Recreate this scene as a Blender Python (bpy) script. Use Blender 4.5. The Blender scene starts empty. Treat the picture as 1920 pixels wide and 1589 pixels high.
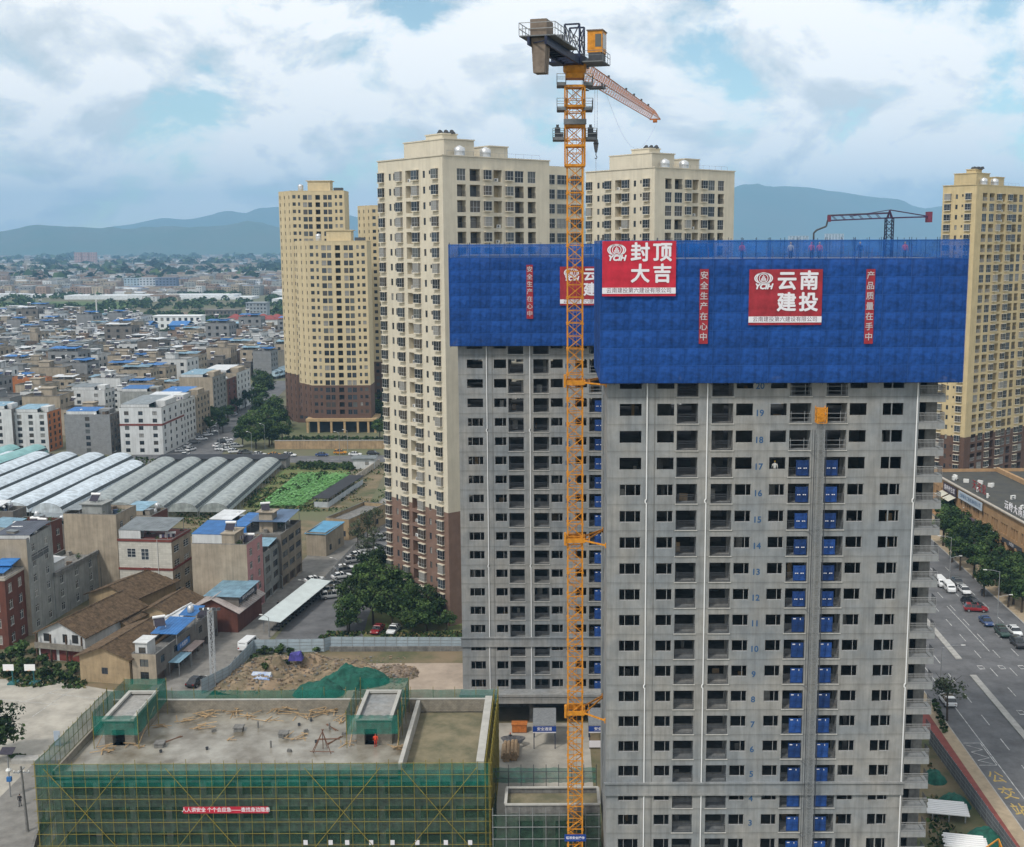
import bpy, bmesh, math, random
from mathutils import Vector, Matrix, noise
random.seed(7)
S = bpy.context.scene
COL = S.collection
rad = math.radians
# ------------------------------------------------------------------ camera
F_, X0, Y0, PI_, RO, H = 2220., 1034., 794.5, rad(8.62), rad(.2), 73.
sp, cp, sr, cr = math.sin(PI_), math.cos(PI_), math.sin(RO), math.cos(RO)
fwd = Vector((0, cp, -sp)); up0 = Vector((0, sp, cp)); rt0 = Vector((1, 0, 0))
RT = rt0 * cr - up0 * sr
UP = up0 * cr + rt0 * sr
cam = bpy.data.cameras.new('camera')
cam.sensor_fit = 'HORIZONTAL'; cam.sensor_width = 36; cam.lens = F_ / 1920 * 36
cam.shift_x = -(X0 - 960) / 1920
cam.clip_start = 1; cam.clip_end = 60000
co = bpy.data.objects.new('camera', cam); COL.objects.link(co)
M3 = Matrix((RT, UP, -fwd)).transposed()
co.matrix_world = Matrix.Translation((0, 0, H)) @ M3.to_4x4()
S.camera = co
S.render.resolution_x = 1024; S.render.resolution_y = 847
S.cycles.use_denoising = True
S.cycles.max_bounces = 8; S.cycles.diffuse_bounces = 3; S.cycles.glossy_bounces = 2
S.cycles.transmission_bounces = 4; S.cycles.transparent_max_bounces = 24; S.cycles.volume_bounces = 0
S.cycles.sample_clamp_indirect = 4
# ------------------------------------------------------------------ world, sun, exposure
SUN_EL, SUN_AZ = 50., -143.      # azimuth from +Y towards +X: the sun stands behind the camera, to the left
W = bpy.data.worlds.new('World'); S.world = W; W.use_nodes = True
wn = W.node_tree.nodes; wl = W.node_tree.links; wn.clear()
def wnode(t, **k):
    n = wn.new(t)
    for a, b in k.items(): setattr(n, a, b)
    return n
def wmath(op, a, b=None):
    n = wnode('ShaderNodeMath', operation=op)
    for i, v in enumerate((a, b)):
        if v is None: continue
        if isinstance(v, (int, float)): n.inputs[i].default_value = v
        else: wl.new(v, n.inputs[i])
    return n.outputs[0]
sky = wnode('ShaderNodeTexSky', sky_type='NISHITA', sun_disc=False)
sky.sun_elevation = rad(SUN_EL); sky.sun_rotation = rad(SUN_AZ); sky.altitude = 1800; sky.air_density = 1.0; sky.dust_density = .6; sky.ozone_density = 1.2
tc = wnode('ShaderNodeTexCoord'); sx = wnode('ShaderNodeSeparateXYZ'); wl.new(tc.outputs['Generated'], sx.inputs[0])
zz = wmath('ADD', wmath('MAXIMUM', sx.outputs[2], 0.0), 0.55)
cx = wnode('ShaderNodeCombineXYZ')
wl.new(wmath('DIVIDE', sx.outputs[0], zz), cx.inputs[0]); wl.new(wmath('DIVIDE', sx.outputs[1], zz), cx.inputs[1])
def wnoise(scale, detail, rough, off):
    mp = wnode('ShaderNodeMapping'); mp.inputs['Location'].default_value = off; wl.new(cx.outputs[0], mp.inputs[0])
    n = wnode('ShaderNodeTexNoise'); n.inputs['Scale'].default_value = scale; n.inputs['Detail'].default_value = detail
    n.inputs['Roughness'].default_value = rough; n.inputs['Distortion'].default_value = .35
    wl.new(mp.outputs[0], n.inputs['Vector']); return n.outputs['Fac']
def wramp(v, stops):
    r = wnode('ShaderNodeValToRGB'); wl.new(v, r.inputs[0]); e = r.color_ramp.elements
    while len(e) < len(stops): e.new(.5)
    for i, (p, c) in enumerate(stops): e[i].position = p; e[i].color = (*c, 1) if not isinstance(c, float) else (c, c, c, 1)
    return r.outputs[0]
CL = (3.3, 1.7, 0)
def wnoise2(scale, detail, rough, off, k):
    m0 = wnode('ShaderNodeVectorMath', operation='SCALE'); wl.new(cx.outputs[0], m0.inputs[0]); m0.inputs['Scale'].default_value = k
    mp = wnode('ShaderNodeMapping'); mp.inputs['Location'].default_value = off; wl.new(m0.outputs[0], mp.inputs[0])
    n = wnode('ShaderNodeTexNoise'); n.inputs['Scale'].default_value = scale; n.inputs['Detail'].default_value = detail
    n.inputs['Roughness'].default_value = rough; n.inputs['Distortion'].default_value = .25
    wl.new(mp.outputs[0], n.inputs['Vector']); return n.outputs['Fac']
n1 = wnoise2(6.2, 14, .60, CL, 1.); n1u = wnoise2(6.2, 8, .56, CL, .965); n1l = wnoise2(6.2, 8, .56, CL, 1.); n3 = wnoise2(2.4, 3, .5, (1.2, 9, 4), 1.)
cover = wramp(n1, [(.36, .06), (.425, .72), (.49, 1.0)])
relief = wmath('ADD', wmath('MULTIPLY', wmath('SUBTRACT', n1l, n1u), 2.6), wmath('ADD', wmath('MULTIPLY', n3, .55), .25))
shade = wramp(relief, [(.20, (8.0, 8.6, 9.0)), (.44, (10.3, 10.6, 10.8)), (.60, (12.6, 12.5, 12.3))])
skm = wnode('ShaderNodeMix', data_type='RGBA', blend_type='MULTIPLY'); skm.inputs[0].default_value = 1
wl.new(sky.outputs[0], skm.inputs[6]); skm.inputs[7].default_value = (1.65, 1.72, 1.4, 1)
mx = wnode('ShaderNodeMix', data_type='RGBA'); wl.new(cover, mx.inputs[0]); wl.new(skm.outputs[2], mx.inputs[6]); wl.new(shade, mx.inputs[7])
bg = wnode('ShaderNodeBackground'); wl.new(mx.outputs[2], bg.inputs[0]); bg.inputs[1].default_value = .1
wo = wnode('ShaderNodeOutputWorld'); wl.new(bg.outputs[0], wo.inputs[0])
sl = bpy.data.lights.new('sun', 'SUN'); sl.energy = 2.8; sl.angle = rad(8); sl.color = (1, .95, .87)
so = bpy.data.objects.new('sun', sl); COL.objects.link(so)
sd = Vector((math.sin(rad(SUN_AZ)) * math.cos(rad(SUN_EL)), math.cos(rad(SUN_AZ)) * math.cos(rad(SUN_EL)), math.sin(rad(SUN_EL))))
so.rotation_euler = sd.to_track_quat('Z', 'Y').to_euler(); so.location = (0, -50, 200)
vs = S.view_settings; vs.view_transform = 'Standard'; vs.look = 'None'; vs.gamma = 1; vs.exposure = 0.0; vs.use_curve_mapping = False
# ------------------------------------------------------------------ photo geometry: pixel of the 1920 px photo -> point
def ray(x, y): return fwd + RT * ((x - X0) / F_) + UP * ((Y0 - y) / F_)
def G(x, y, z=0.):                     # where the pixel's ray meets the level z
    d = ray(x, y); t = (z - H) / d.z; return Vector((d.x * t, d.y * t, z))
def V(x, y, D):                        # where it meets the vertical plane Y = D
    d = ray(x, y); t = D / d.y; return Vector((d.x * t, D, H + d.z * t))
def dirz(a): return Vector((math.sin(rad(a)), math.cos(rad(a))))
# ------------------------------------------------------------------ materials
MATS = {}
def srgb(r, g, b):
    f = lambda c: ((c / 255 + .055) / 1.055) ** 2.4 if c > 10 else c / 255 / 12.92
    return (f(r), f(g), f(b))
def mat(name, col, rough=.8, ns=0, na=.25, rnd=0., streak=0., bump=0., metal=0., spec=.3, alpha=None, trans=0., ramp=None, brick=None, col2=None, joints=None):
    if name in MATS: return MATS[name]
    m = bpy.data.materials.new(name); m.use_nodes = True; nt = m.node_tree; N = nt.nodes; L = nt.links
    b = N['Principled BSDF']; b.inputs['Roughness'].default_value = rough; b.inputs['Metallic'].default_value = metal
    b.inputs['Specular IOR Level'].default_value = spec
    def nd(t, **k):
        n = N.new(t)
        for a, v in k.items(): setattr(n, a, v)
        return n
    tcn = nd('ShaderNodeTexCoord')
    def mix(f, a, bb, bt='MIX'):
        n = nd('ShaderNodeMix', data_type='RGBA', blend_type=bt)
        for i, v in ((0, f), (6, a), (7, bb)):
            if hasattr(v, 'links'): L.new(v, n.inputs[i])
            elif isinstance(v, (int, float)): n.inputs[i].default_value = v
            else: n.inputs[i].default_value = (*v, 1)
        return n.outputs[2]
    cur = None
    if ramp:                               # colour picked per object
        oi = nd('ShaderNodeObjectInfo'); r = nd('ShaderNodeValToRGB'); r.color_ramp.interpolation = 'CONSTANT'
        e = r.color_ramp.elements
        while len(e) < len(ramp): e.new(.5)
        for i, c in enumerate(ramp): e[i].position = i / len(ramp); e[i].color = (*c, 1)
        L.new(oi.outputs['Random'], r.inputs[0]); cur = r.outputs[0]
    if brick:
        w, h, mort, mc = brick
        bt = nd('ShaderNodeTexBrick'); mp = nd('ShaderNodeMapping'); mp.inputs['Rotation'].default_value = (rad(90), 0, 0)
        L.new(tcn.outputs['Object'], mp.inputs[0]); L.new(mp.outputs[0], bt.inputs[0])
        bt.inputs['Scale'].default_value = 1; bt.inputs['Brick Width'].default_value = w; bt.inputs['Row Height'].default_value = h
        bt.inputs['Mortar Size'].default_value = mort; bt.inputs['Color1'].default_value = (*col, 1)
        bt.inputs['Color2'].default_value = (*[c * .85 for c in col], 1); bt.inputs['Mortar'].default_value = (*mc, 1)
        cur = bt.outputs[0]
    if ns:
        n = nd('ShaderNodeTexNoise'); n.inputs['Scale'].default_value = ns; n.inputs['Detail'].default_value = 6; n.inputs['Roughness'].default_value = .65
        L.new(tcn.outputs['Object'], n.inputs['Vector'])
        c2 = col2 or [c * (1 - na) for c in col]
        rp = nd('ShaderNodeValToRGB'); rp.color_ramp.elements[0].position = .36; rp.color_ramp.elements[1].position = .64
        L.new(n.outputs['Fac'], rp.inputs[0])
        if cur is None: cur = mix(rp.outputs[0], c2, [min(1, c * (1 + na * .5)) for c in col])
        else: cur = mix(1., cur, mix(rp.outputs[0], [1 - na] * 3, [1, 1, 1]), 'MULTIPLY')
        if bump:
            bp = nd('ShaderNodeBump'); bp.inputs['Strength'].default_value = bump; L.new(n.outputs['Fac'], bp.inputs['Height']); L.new(bp.outputs[0], b.inputs['Normal'])
    if streak:
        mp = nd('ShaderNodeMapping'); mp.inputs['Scale'].default_value = (1.3, 1.3, .09); L.new(tcn.outputs['Object'], mp.inputs[0])
        n = nd('ShaderNodeTexNoise'); n.inputs['Scale'].default_value = 1.2; n.inputs['Detail'].default_value = 7; n.inputs['Roughness'].default_value = .7
        L.new(mp.outputs[0], n.inputs['Vector'])
        rp = nd('ShaderNodeValToRGB'); rp.color_ramp.elements[0].position = .34; rp.color_ramp.elements[1].position = .58
        rp.color_ramp.elements[0].color = (1 - streak,) * 3 + (1,); L.new(n.outputs['Fac'], rp.inputs[0])
        cur = mix(1., cur if cur is not None else col, rp.outputs[0], 'MULTIPLY')
    if joints:                             # pour joints at storey height, with broad warm and cool blotches
        sz = nd('ShaderNodeSeparateXYZ'); L.new(tcn.outputs['Object'], sz.inputs[0])
        def mth(op, a, c):
            q = nd('ShaderNodeMath', operation=op)
            for i, v in enumerate((a, c)):
                if hasattr(v, 'links'): L.new(v, q.inputs[i])
                else: q.inputs[i].default_value = v
            return q.outputs[0]
        n5 = nd('ShaderNodeTexNoise'); n5.inputs['Scale'].default_value = .7; n5.inputs['Detail'].default_value = 5; L.new(tcn.outputs['Object'], n5.inputs['Vector'])
        fr = mth('FRACT', mth('DIVIDE', mth('ADD', mth('SUBTRACT', sz.outputs[2], joints[0] - 20 * joints[1] + .06), mth('MULTIPLY', n5.outputs['Fac'], .16)), joints[1]), 0.)
        rj = nd('ShaderNodeValToRGB'); e = rj.color_ramp.elements; e[0].position = .0; e[0].color = (.62, .62, .62, 1); e[1].position = .035; e[1].color = (1, 1, 1, 1)
        e.new(.90).color = (1, 1, 1, 1); e.new(.985).color = (.86, .86, .85, 1); L.new(fr, rj.inputs[0])
        n6 = nd('ShaderNodeTexNoise'); n6.inputs['Scale'].default_value = .11; n6.inputs['Detail'].default_value = 4; n6.inputs['Roughness'].default_value = .6; L.new(tcn.outputs['Object'], n6.inputs['Vector'])
        rt6 = nd('ShaderNodeValToRGB'); e = rt6.color_ramp.elements; e[0].position = .38; e[0].color = (.80, .86, .92, 1); e[1].position = .60; e[1].color = (1.06, 1.03, .98, 1); L.new(n6.outputs['Fac'], rt6.inputs[0])
        cur = mix(1., mix(1., cur, rj.outputs[0], 'MULTIPLY'), rt6.outputs[0], 'MULTIPLY')
    if rnd:
        oi = nd('ShaderNodeObjectInfo'); hs = nd('ShaderNodeHueSaturation')
        mr = nd('ShaderNodeMapRange'); mr.inputs['To Min'].default_value = 1 - rnd; mr.inputs['To Max'].default_value = 1 + rnd
        L.new(oi.outputs['Random'], mr.inputs[0]); L.new(mr.outputs[0], hs.inputs['Value'])
        if cur is not None: L.new(cur, hs.inputs['Color'])
        else: hs.inputs['Color'].default_value = (*col, 1)
        cur = hs.outputs[0]
    if cur is not None: L.new(cur, b.inputs['Base Color'])
    else: b.inputs['Base Color'].default_value = (*col, 1)
    if alpha is not None:                  # woven net: an uneven share of light passes straight through
        n = nd('ShaderNodeTexNoise'); n.inputs['Scale'].default_value = 1.1; n.inputs['Detail'].default_value = 5
        L.new(tcn.outputs['Object'], n.inputs['Vector'])
        mr = nd('ShaderNodeMapRange'); mr.inputs['From Min'].default_value = .3; mr.inputs['From Max'].default_value = .7
        mr.inputs['To Min'].default_value = alpha - .07; mr.inputs['To Max'].default_value = min(1, alpha + .07)
        L.new(n.outputs['Fac'], mr.inputs[0]); L.new(mr.outputs[0], b.inputs['Alpha'])
    if trans: b.inputs['Transmission Weight'].default_value = trans
    MATS[name] = m; return m
conc = mat('raw_concrete', (.295, .295, .292), .9, .55, .16, streak=.26, bump=.05, joints=(4.7, 2.9))
conc_d = mat('concrete_block', (.20, .195, .185), .95, 1.2, .3, streak=.3)
concin = mat('inner_concrete', (.24, .235, .225), .95, .8, .3)
white_pipe = mat('white_plastic', (.75, .75, .75), .5)
alu = mat('aluminium', (.38, .38, .38), .45, metal=.3)
steel = mat('galvanised_steel', (.30, .31, .32), .5, 3, .2, metal=.4)
dsteel = mat('dark_steel', (.06, .065, .075), .55, 3, .2)
glass = mat('dark_glass', (.05, .06, .07), .12, spec=.4, ramp=[(.02, .025, .03), (.05, .06, .07), (.014, .016, .018), (.10, .105, .10), (.03, .036, .045), (.26, .25, .23), (.022, .024, .028), (.07, .06, .05)])
dark = mat('dark_interior', (.02, .02, .02), .9)
blue_net = mat('blue_net', (.014, .070, .285), .85, 1.6, .35, rnd=.14, alpha=.93, spec=.15, streak=.3, bump=.25)
blue_thin = mat('thin_blue_net', (.012, .10, .38), .85, .5, .3, rnd=.1, alpha=.62, spec=.15)
green_net = mat('green_net', (.048, .105, .066), .85, 1.4, .5, rnd=.15, alpha=.58, streak=.3, spec=.12)
green_thin = mat('thin_green_net', (.013, .16, .12), .85, .6, .3, rnd=.1, alpha=.60, spec=.12)
blue_gate = mat('blue_gate', (.012, .05, .20), .6, 2, .4, rnd=.35)
red_cloth = mat('red_banner', (.50, .022, .045), .75, .9, .22)
red_faded = mat('faded_red_banner', (.33, .028, .04), .8, .9, .3)
white_txt = mat('white_print', (.72, .70, .74), .8)
dark_txt = mat('dark_print', (.10, .03, .05), .8)
blue_txt = mat('blue_print', (.03, .09, .20), .85)
orange = mat('crane_orange', (.62, .25, .02), .5, 2, .25)
orange_d = mat('crane_orange_faded', (.46, .15, .035), .6, 2, .3)
navy = mat('crane_navy', (.018, .026, .06), .5, 2, .25)
grate = mat('grey_grating', (.16, .17, .18), .7, 4, .2)
cweight = mat('counterweight_concrete', (.20, .16, .13), .9, 1.5, .25)
yellowp = mat('yellow_scaffold_tube', (.24, .19, .03), .55, 2, .3)
cream = mat('cream_render', (.60, .545, .435), .85, .25, .08, streak=.10)
browntile = mat('brown_tile', (.20, .125, .095), .75, .5, .14, streak=.08)
tan = mat('tan_render', (.55, .45, .28), .85, .3, .1, streak=.1)
dbrown = mat('dark_brown_tile', (.115, .066, .047), .75, .5, .15)
whitef = mat('white_frame', (.62, .62, .60), .6)
# ------------------------------------------------------------------ mesh helpers
class MB:
    def __init__(s): s.v = []; s.f = []; s.m = []
    def quad(s, a, b, c, d, m=0):
        i = len(s.v); s.v += [tuple(a), tuple(b), tuple(c), tuple(d)]; s.f.append((i, i+1, i+2, i+3)); s.m.append(m)
    def tri(s, a, b, c, m=0):
        i = len(s.v); s.v += [tuple(a), tuple(b), tuple(c)]; s.f.append((i, i+1, i+2)); s.m.append(m)
    def hexa(s, p, m=0, skip=()):         # p: 4 bottom, 4 top (counter-clockwise from above)
        i = len(s.v); s.v += [tuple(q) for q in p]
        for k, f in enumerate(((3, 2, 1, 0), (4, 5, 6, 7), (0, 1, 5, 4), (1, 2, 6, 5), (2, 3, 7, 6), (3, 0, 4, 7))):
            if k in skip: continue
            s.f.append(tuple(i + j for j in f)); s.m.append(m)
    def box(s, x0, x1, y0, y1, z0, z1, m=0, skip=()):
        s.hexa([(x0, y0, z0), (x1, y0, z0), (x1, y1, z0), (x0, y1, z0), (x0, y0, z1), (x1, y0, z1), (x1, y1, z1), (x0, y1, z1)], m, skip)
    def bar(s, p, q, w, h=None, m=0):
        p, q = Vector(p), Vector(q); d = q - p
        if d.length < 1e-5: return
        d.normalize(); u = d.cross(Vector((0, 0, 1)))
        if u.length < 1e-3: u = Vector((1, 0, 0))
        u.normalize(); v = u.cross(d); h = h or w
        a, b = u * w / 2, v * h / 2
        s.hexa([p - a - b, p + a - b, q + a - b, q - a - b, p - a + b, p + a + b, q + a + b, q - a + b], m)
    def tube(s, p, q, r, n=6, m=0, r2=None, caps=True):
        p, q = Vector(p), Vector(q); d = (q - p)
        if d.length < 1e-5: return
        d.normalize(); u = d.cross(Vector((0, 0, 1)))
        if u.length < 1e-3: u = Vector((1, 0, 0))
        u.normalize(); v = d.cross(u); r2 = r if r2 is None else r2; i = len(s.v)
        for c, rr in ((p, r), (q, r2)):
            for k in range(n):
                t = 2 * math.pi * k / n; s.v.append(tuple(c + (u * math.cos(t) + v * math.sin(t)) * rr))
        for k in range(n):
            j = (k + 1) % n; s.f.append((i + k, i + j, i + n + j, i + n + k)); s.m.append(m)
        if caps: s.f.append(tuple(i + n + k for k in range(n))); s.m.append(m); s.f.append(tuple(i + n - 1 - k for k in range(n))); s.m.append(m)
    def path(s, pts, r, n=5, m=0):
        for a, b in zip(pts, pts[1:]): s.tube(a, b, r, n, m)
    def prism(s, poly, z0, z1, m=0, mt=None):
        n = len(poly); i = len(s.v); s.v += [(x, y, z0) for x, y in poly] + [(x, y, z1) for x, y in poly]
        for k in range(n):
            j = (k + 1) % n; s.f.append((i + k, i + j, i + n + j, i + n + k)); s.m.append(m)
        s.f.append(tuple(i + n + k for k in range(n))); s.m.append(m if mt is None else mt)
        s.f.append(tuple(i + n - 1 - k for k in range(n))); s.m.append(m)
    def lathe(s, prof, c=(0, 0, 0), n=12, m=0):
        i = len(s.v)
        for r, z in prof:
            for k in range(n): t = 2 * math.pi * k / n; s.v.append((c[0] + r * math.cos(t), c[1] + r * math.sin(t), c[2] + z))
        for a in range(len(prof) - 1):
            for k in range(n):
                j = (k + 1) % n; s.f.append((i + a*n + k, i + a*n + j, i + a*n + n + j, i + a*n + n + k)); s.m.append(m)
        s.f.append(tuple(i + (len(prof) - 1) * n + k for k in range(n))); s.m.append(m)
    def loft(s, rings, m=0, mf=None, caps=True):
        n = len(rings[0]); i = len(s.v)
        for r in rings: s.v += [tuple(p) for p in r]
        for a in range(len(rings) - 1):
            for k in range(n):
                j = (k + 1) % n; s.f.append((i + a*n + k, i + a*n + j, i + a*n + n + j, i + a*n + n + k)); s.m.append(mf(a, k) if mf else m)
        if caps:
            s.f.append(tuple(i + n - 1 - k for k in range(n))); s.m.append(m); e = i + (len(rings) - 1) * n
            s.f.append(tuple(e + k for k in range(n))); s.m.append(m)
    def mesh(s, name, mats, smooth=False):
        me = bpy.data.meshes.new(name); me.from_pydata(s.v, [], s.f)
        for x in (mats if isinstance(mats, (list, tuple)) else [mats]): me.materials.append(x)
        if any(s.m): me.polygons.foreach_set('material_index', s.m)
        if smooth: me.polygons.foreach_set('use_smooth', [True] * len(s.f))
        me.update(); return me
    def build(s, name, mats, parent=None, loc=None, smooth=False): return link(name, s.mesh(name, mats, smooth), parent, loc)
def link(name, me, parent=None, loc=None, rz=0., scale=None):
    o = bpy.data.objects.new(name, me); COL.objects.link(o)
    if parent is not None: o.parent = parent
    if loc is not None: o.location = loc
    if rz: o.rotation_euler[2] = rz
    if scale is not None: o.scale = scale
    return o
def tag(o, label, cat, group=None):
    o['label'] = label; o['category'] = cat
    if group: o['group'] = group
    return o
def thing(name, label, cat, loc=(0, 0, 0), rz=0., group=None):
    return tag(link(name, None, None, loc, rz), label, cat, group)
def struct(o, kind='structure'): o['kind'] = kind; return o
def copy_tree(o, parent=None):
    c = o.copy(); COL.objects.link(c); c.parent = parent
    for ch in o.children: copy_tree(ch, c)
    return c
def wallface(mb, p0, p1, z0, z1, holes=(), depth=.15, m=0, mrev=None, mf=None, back=None, cuts=()):
    """upright wall from p0 to p1 (outside is on the right of p0->p1) with rectangular openings (u0,u1,za,zb[,depth,backmat])"""
    p0 = Vector((p0[0], p0[1], 0)); p1 = Vector((p1[0], p1[1], 0)); d = p1 - p0; Ln = d.length; d.normalize(); n = Vector((d.y, -d.x, 0))
    us = sorted({0., Ln, *[h[0] for h in holes], *[h[1] for h in holes]}); zs = sorted({z0, z1, *[h[2] for h in holes], *[h[3] for h in holes], *cuts})
    us = [u for u in us if -1e-6 <= u <= Ln + 1e-6]; zs = [z for z in zs if z0 - 1e-6 <= z <= z1 + 1e-6]
    P = lambda u, z, k=0.: p0 + d * u - n * k + Vector((0, 0, z))
    inh = {}
    for h in holes:
        for i in range(len(us) - 1):
            if h[0] - 1e-6 <= us[i] and us[i+1] <= h[1] + 1e-6:
                for j in range(len(zs) - 1):
                    if h[2] - 1e-6 <= zs[j] and zs[j+1] <= h[3] + 1e-6: inh[i, j] = 1
    for j in range(len(zs) - 1):
        mm = mf((zs[j] + zs[j+1]) / 2) if mf else m
        i = 0
        while i < len(us) - 1:
            if (i, j) in inh: i += 1; continue
            k = i
            while k < len(us) - 1 and (k, j) not in inh: k += 1
            mb.quad(P(us[i], zs[j]), P(us[k], zs[j]), P(us[k], zs[j+1]), P(us[i], zs[j+1]), mm); i = k
    for h in holes:
        u0, u1, a, b = h[:4]; dp = h[4] if len(h) > 4 else depth; bk = h[5] if len(h) > 5 else back
        mm = mf((a + b) / 2) if mf else (m if mrev is None else mrev)
        mb.quad(P(u0, a), P(u0, b), P(u0, b, dp), P(u0, a, dp), mm); mb.quad(P(u1, b), P(u1, a), P(u1, a, dp), P(u1, b, dp), mm)
        mb.quad(P(u1, a), P(u0, a), P(u0, a, dp), P(u1, a, dp), mm); mb.quad(P(u0, b), P(u1, b), P(u1, b, dp), P(u0, b, dp), mm)
        if bk is not None: mb.quad(P(u0, a, dp), P(u1, a, dp), P(u1, b, dp), P(u0, b, dp), bk)
WM = {}
def winmesh(w, h, kind='std'):
    key = (round(w, 2), round(h, 2), kind)
    if key in WM: return WM[key]
    b = MB(); t = .07
    def fr(x0, x1, z0, z1, y0=-.02, y1=.05): b.box(x0, x1, y0, y1, z0, z1, 0)
    if kind in ('std', 'dark', 'open3', 'open2', 'grid'):
        fr(0, w, 0, t); fr(0, w, h - t, h); fr(0, t, t, h - t); fr(w - t, w, t, h - t)
        if kind == 'open3': fr(w*.27, w*.27+.05, t, h - t); fr(w*.72, w*.72+.05, t, h - t)
        elif kind == 'open2': fr(w*.66, w*.66+.05, t, h - t)
        else:
            if w > .9: fr(w/2 - .03, w/2 + .03, t, h - t)
            if h > 1.2: fr(t, w - t, h*.68, h*.68 + .05, -.015)
        if kind == 'grid': fr(t, w - t, h*.33, h*.33 + .05, -.015)
        if not kind.startswith('open'): b.quad((t, .02, t), (w - t, .02, t), (w - t, .02, h - t), (t, .02, h - t), 1)
        if kind == 'std': b.box(-.06, w + .06, -.1, -.022, -.09, -.002, 0)
    if kind == 'bay':                      # glazed box standing proud of the wall
        k = .5
        b.box(-.1, w + .1, -k - .08, 0, -.16, 0, 2); b.box(-.1, w + .1, -k - .08, 0, h, h + .12, 2)
        b.quad((0, -k, 0), (w, -k, 0), (w, -k, h), (0, -k, h), 1); b.quad((0, 0, 0), (0, -k, 0), (0, -k, h), (0, 0, h), 1); b.quad((w, -k, 0), (w, 0, 0), (w, 0, h), (w, -k, h), 1)
        for x in (0, w*.5, w - .06): b.box(x, x + .06, -k - .03, -k + .03, 0, h, 0)
        for z in (0, h*.36, h - .06): b.box(0, w, -k - .025, -k + .025, z, z + .06, 0)
        for x in (-.02, w - .03): b.box(x, x + .05, -k, 0, h*.36, h*.36 + .05, 0); b.box(x, x + .05, -.06, 0, 0, h, 0)
    if kind == 'rail':                     # bar railing of a balcony
        for z in (.05, h - .05): b.box(0, w, -.02, .02, z, z + .045)
        n = max(3, int(w / .14))
        for i in range(n + 1): x = i * (w - .025) / n; b.box(x, x + .025, -.012, .012, .09, h - .04)
        b.box(0, w, -.015, .015, h*.72, h*.72 + .03)
    if kind == 'tuberail':
        for z in (.1, .55, 1.05): b.tube((0, 0, z), (w, 0, z), .03, 5)
        for x in (.15, w*.7, w - .1): b.tube((x, 0, 0), (x, 0, 1.3), .03, 5)
    if kind == 'glazed':                   # closed-in balcony: rail below, sliding panes above
        b.quad((0, .03, .0), (w, .03, 0), (w, .03, h), (0, .03, h), 1)
        for x in (0, w*.34, w*.66, w - .06): b.box(x, x + .06, -.03, .02, 0, h)
        for z in (0, .95, h - .06): b.box(0, w, -.035, .015, z, z + .07)
    me = b.mesh('window', [{'dark': dsteel, 'bay': alu, 'rail': dsteel if w < 2.5 else alu, 'tuberail': steel}.get(kind, alu if kind in ('glazed', 'open2', 'open3') else whitef), glass, cream])
    WM[key] = me; return me
def put(name, me, parent, p0, p1, u, z, inset=.1):
    p0 = Vector((p0[0], p0[1], 0)); p1 = Vector((p1[0], p1[1], 0)); d = (p1 - p0).normalized(); n = Vector((d.y, -d.x, 0))
    q = p0 + d * u - n * inset; return link(name, me, parent, (q.x, q.y, z), math.atan2(d.y, d.x))
def textmesh(body, size, mats, bold=.0, vertical=False, shear=0., sx=1., depth=0., fat=0.):
    c = bpy.data.curves.new('t', 'FONT'); c.body = '\n'.join(body) if vertical else body; c.size = size; c.align_x = 'CENTER'; c.align_y = 'CENTER'
    c.offset = bold; c.shear = shear; c.extrude = depth; c.space_line = 1.02
    c.resolution_u = 3
    o = bpy.data.objects.new('t', c); COL.objects.link(o); dg = bpy.context.evaluated_depsgraph_get()
    me = bpy.data.meshes.new_from_object(o.evaluated_get(dg)); bpy.data.objects.remove(o); bpy.data.curves.remove(c)
    me.transform(Matrix.Diagonal((sx, 1, 1, 1)) @ Matrix.Identity(4)); me.transform(Matrix.Rotation(rad(90), 4, 'X'))
    if fat:                                # heavier strokes: the same outline laid over itself, slightly shifted
        bm = bmesh.new()
        for k, (dx, dz) in enumerate(((0, 0), (fat, 0), (-fat, 0), (0, fat), (0, -fat), (fat * .7, fat * .7), (-fat * .7, -fat * .7), (fat * .7, -fat * .7), (-fat * .7, fat * .7))):
            m2 = me.copy(); m2.transform(Matrix.Translation((dx, -.0012 * k, dz))); bm.from_mesh(m2); bpy.data.meshes.remove(m2)
        bm.to_mesh(me); bm.free()
    me.materials.clear()
    for x in mats: me.materials.append(x)
    return me
# ------------------------------------------------------------------ ground, roads, mountains
earth = mat('bare_earth', (.16, .12, .075), .95, .12, .5, col2=(.075, .085, .04), bump=.1)
plain = mat('valley_floor', (.085, .095, .045), .95, .012, .6, col2=(.13, .115, .08))
asphalt = mat('asphalt', (.125, .125, .13), .9, .22, .3, streak=.12)
paving = mat('grey_paving', (.20, .19, .175), .9, .5, .25)
yardc = mat('yard_concrete', (.36, .335, .29), .9, .25, .25)
pinkc = mat('pinkish_concrete', (.36, .29, .23), .9, .2, .25)
redpath = mat('red_path', (.20, .055, .045), .9, .6, .2)
tanpath = mat('tan_path', (.34, .27, .185), .9, .6, .2)
kerbm = mat('kerb_stone', (.34, .33, .31), .9, 1, .2)
markw = mat('white_marking', (.42, .42, .41), .85, 1.1, .5)
marky = mat('yellow_marking', (.42, .30, .09), .8, 2, .35)
grass = mat('rough_grass', (.085, .12, .035), .95, .35, .6, col2=(.13, .11, .05))
lotus = mat('lotus_leaves', (.10, .25, .06), .8, 1.4, .5, col2=(.04, .13, .03), bump=.4)
struct(MB().build('ground', [plain])) if 0 else None
b = MB(); b.quad((-15000, -900, 0), (15000, -900, 0), (15000, 16000, 0), (-15000, 16000, 0)); struct(b.build('ground', [plain]))
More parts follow.
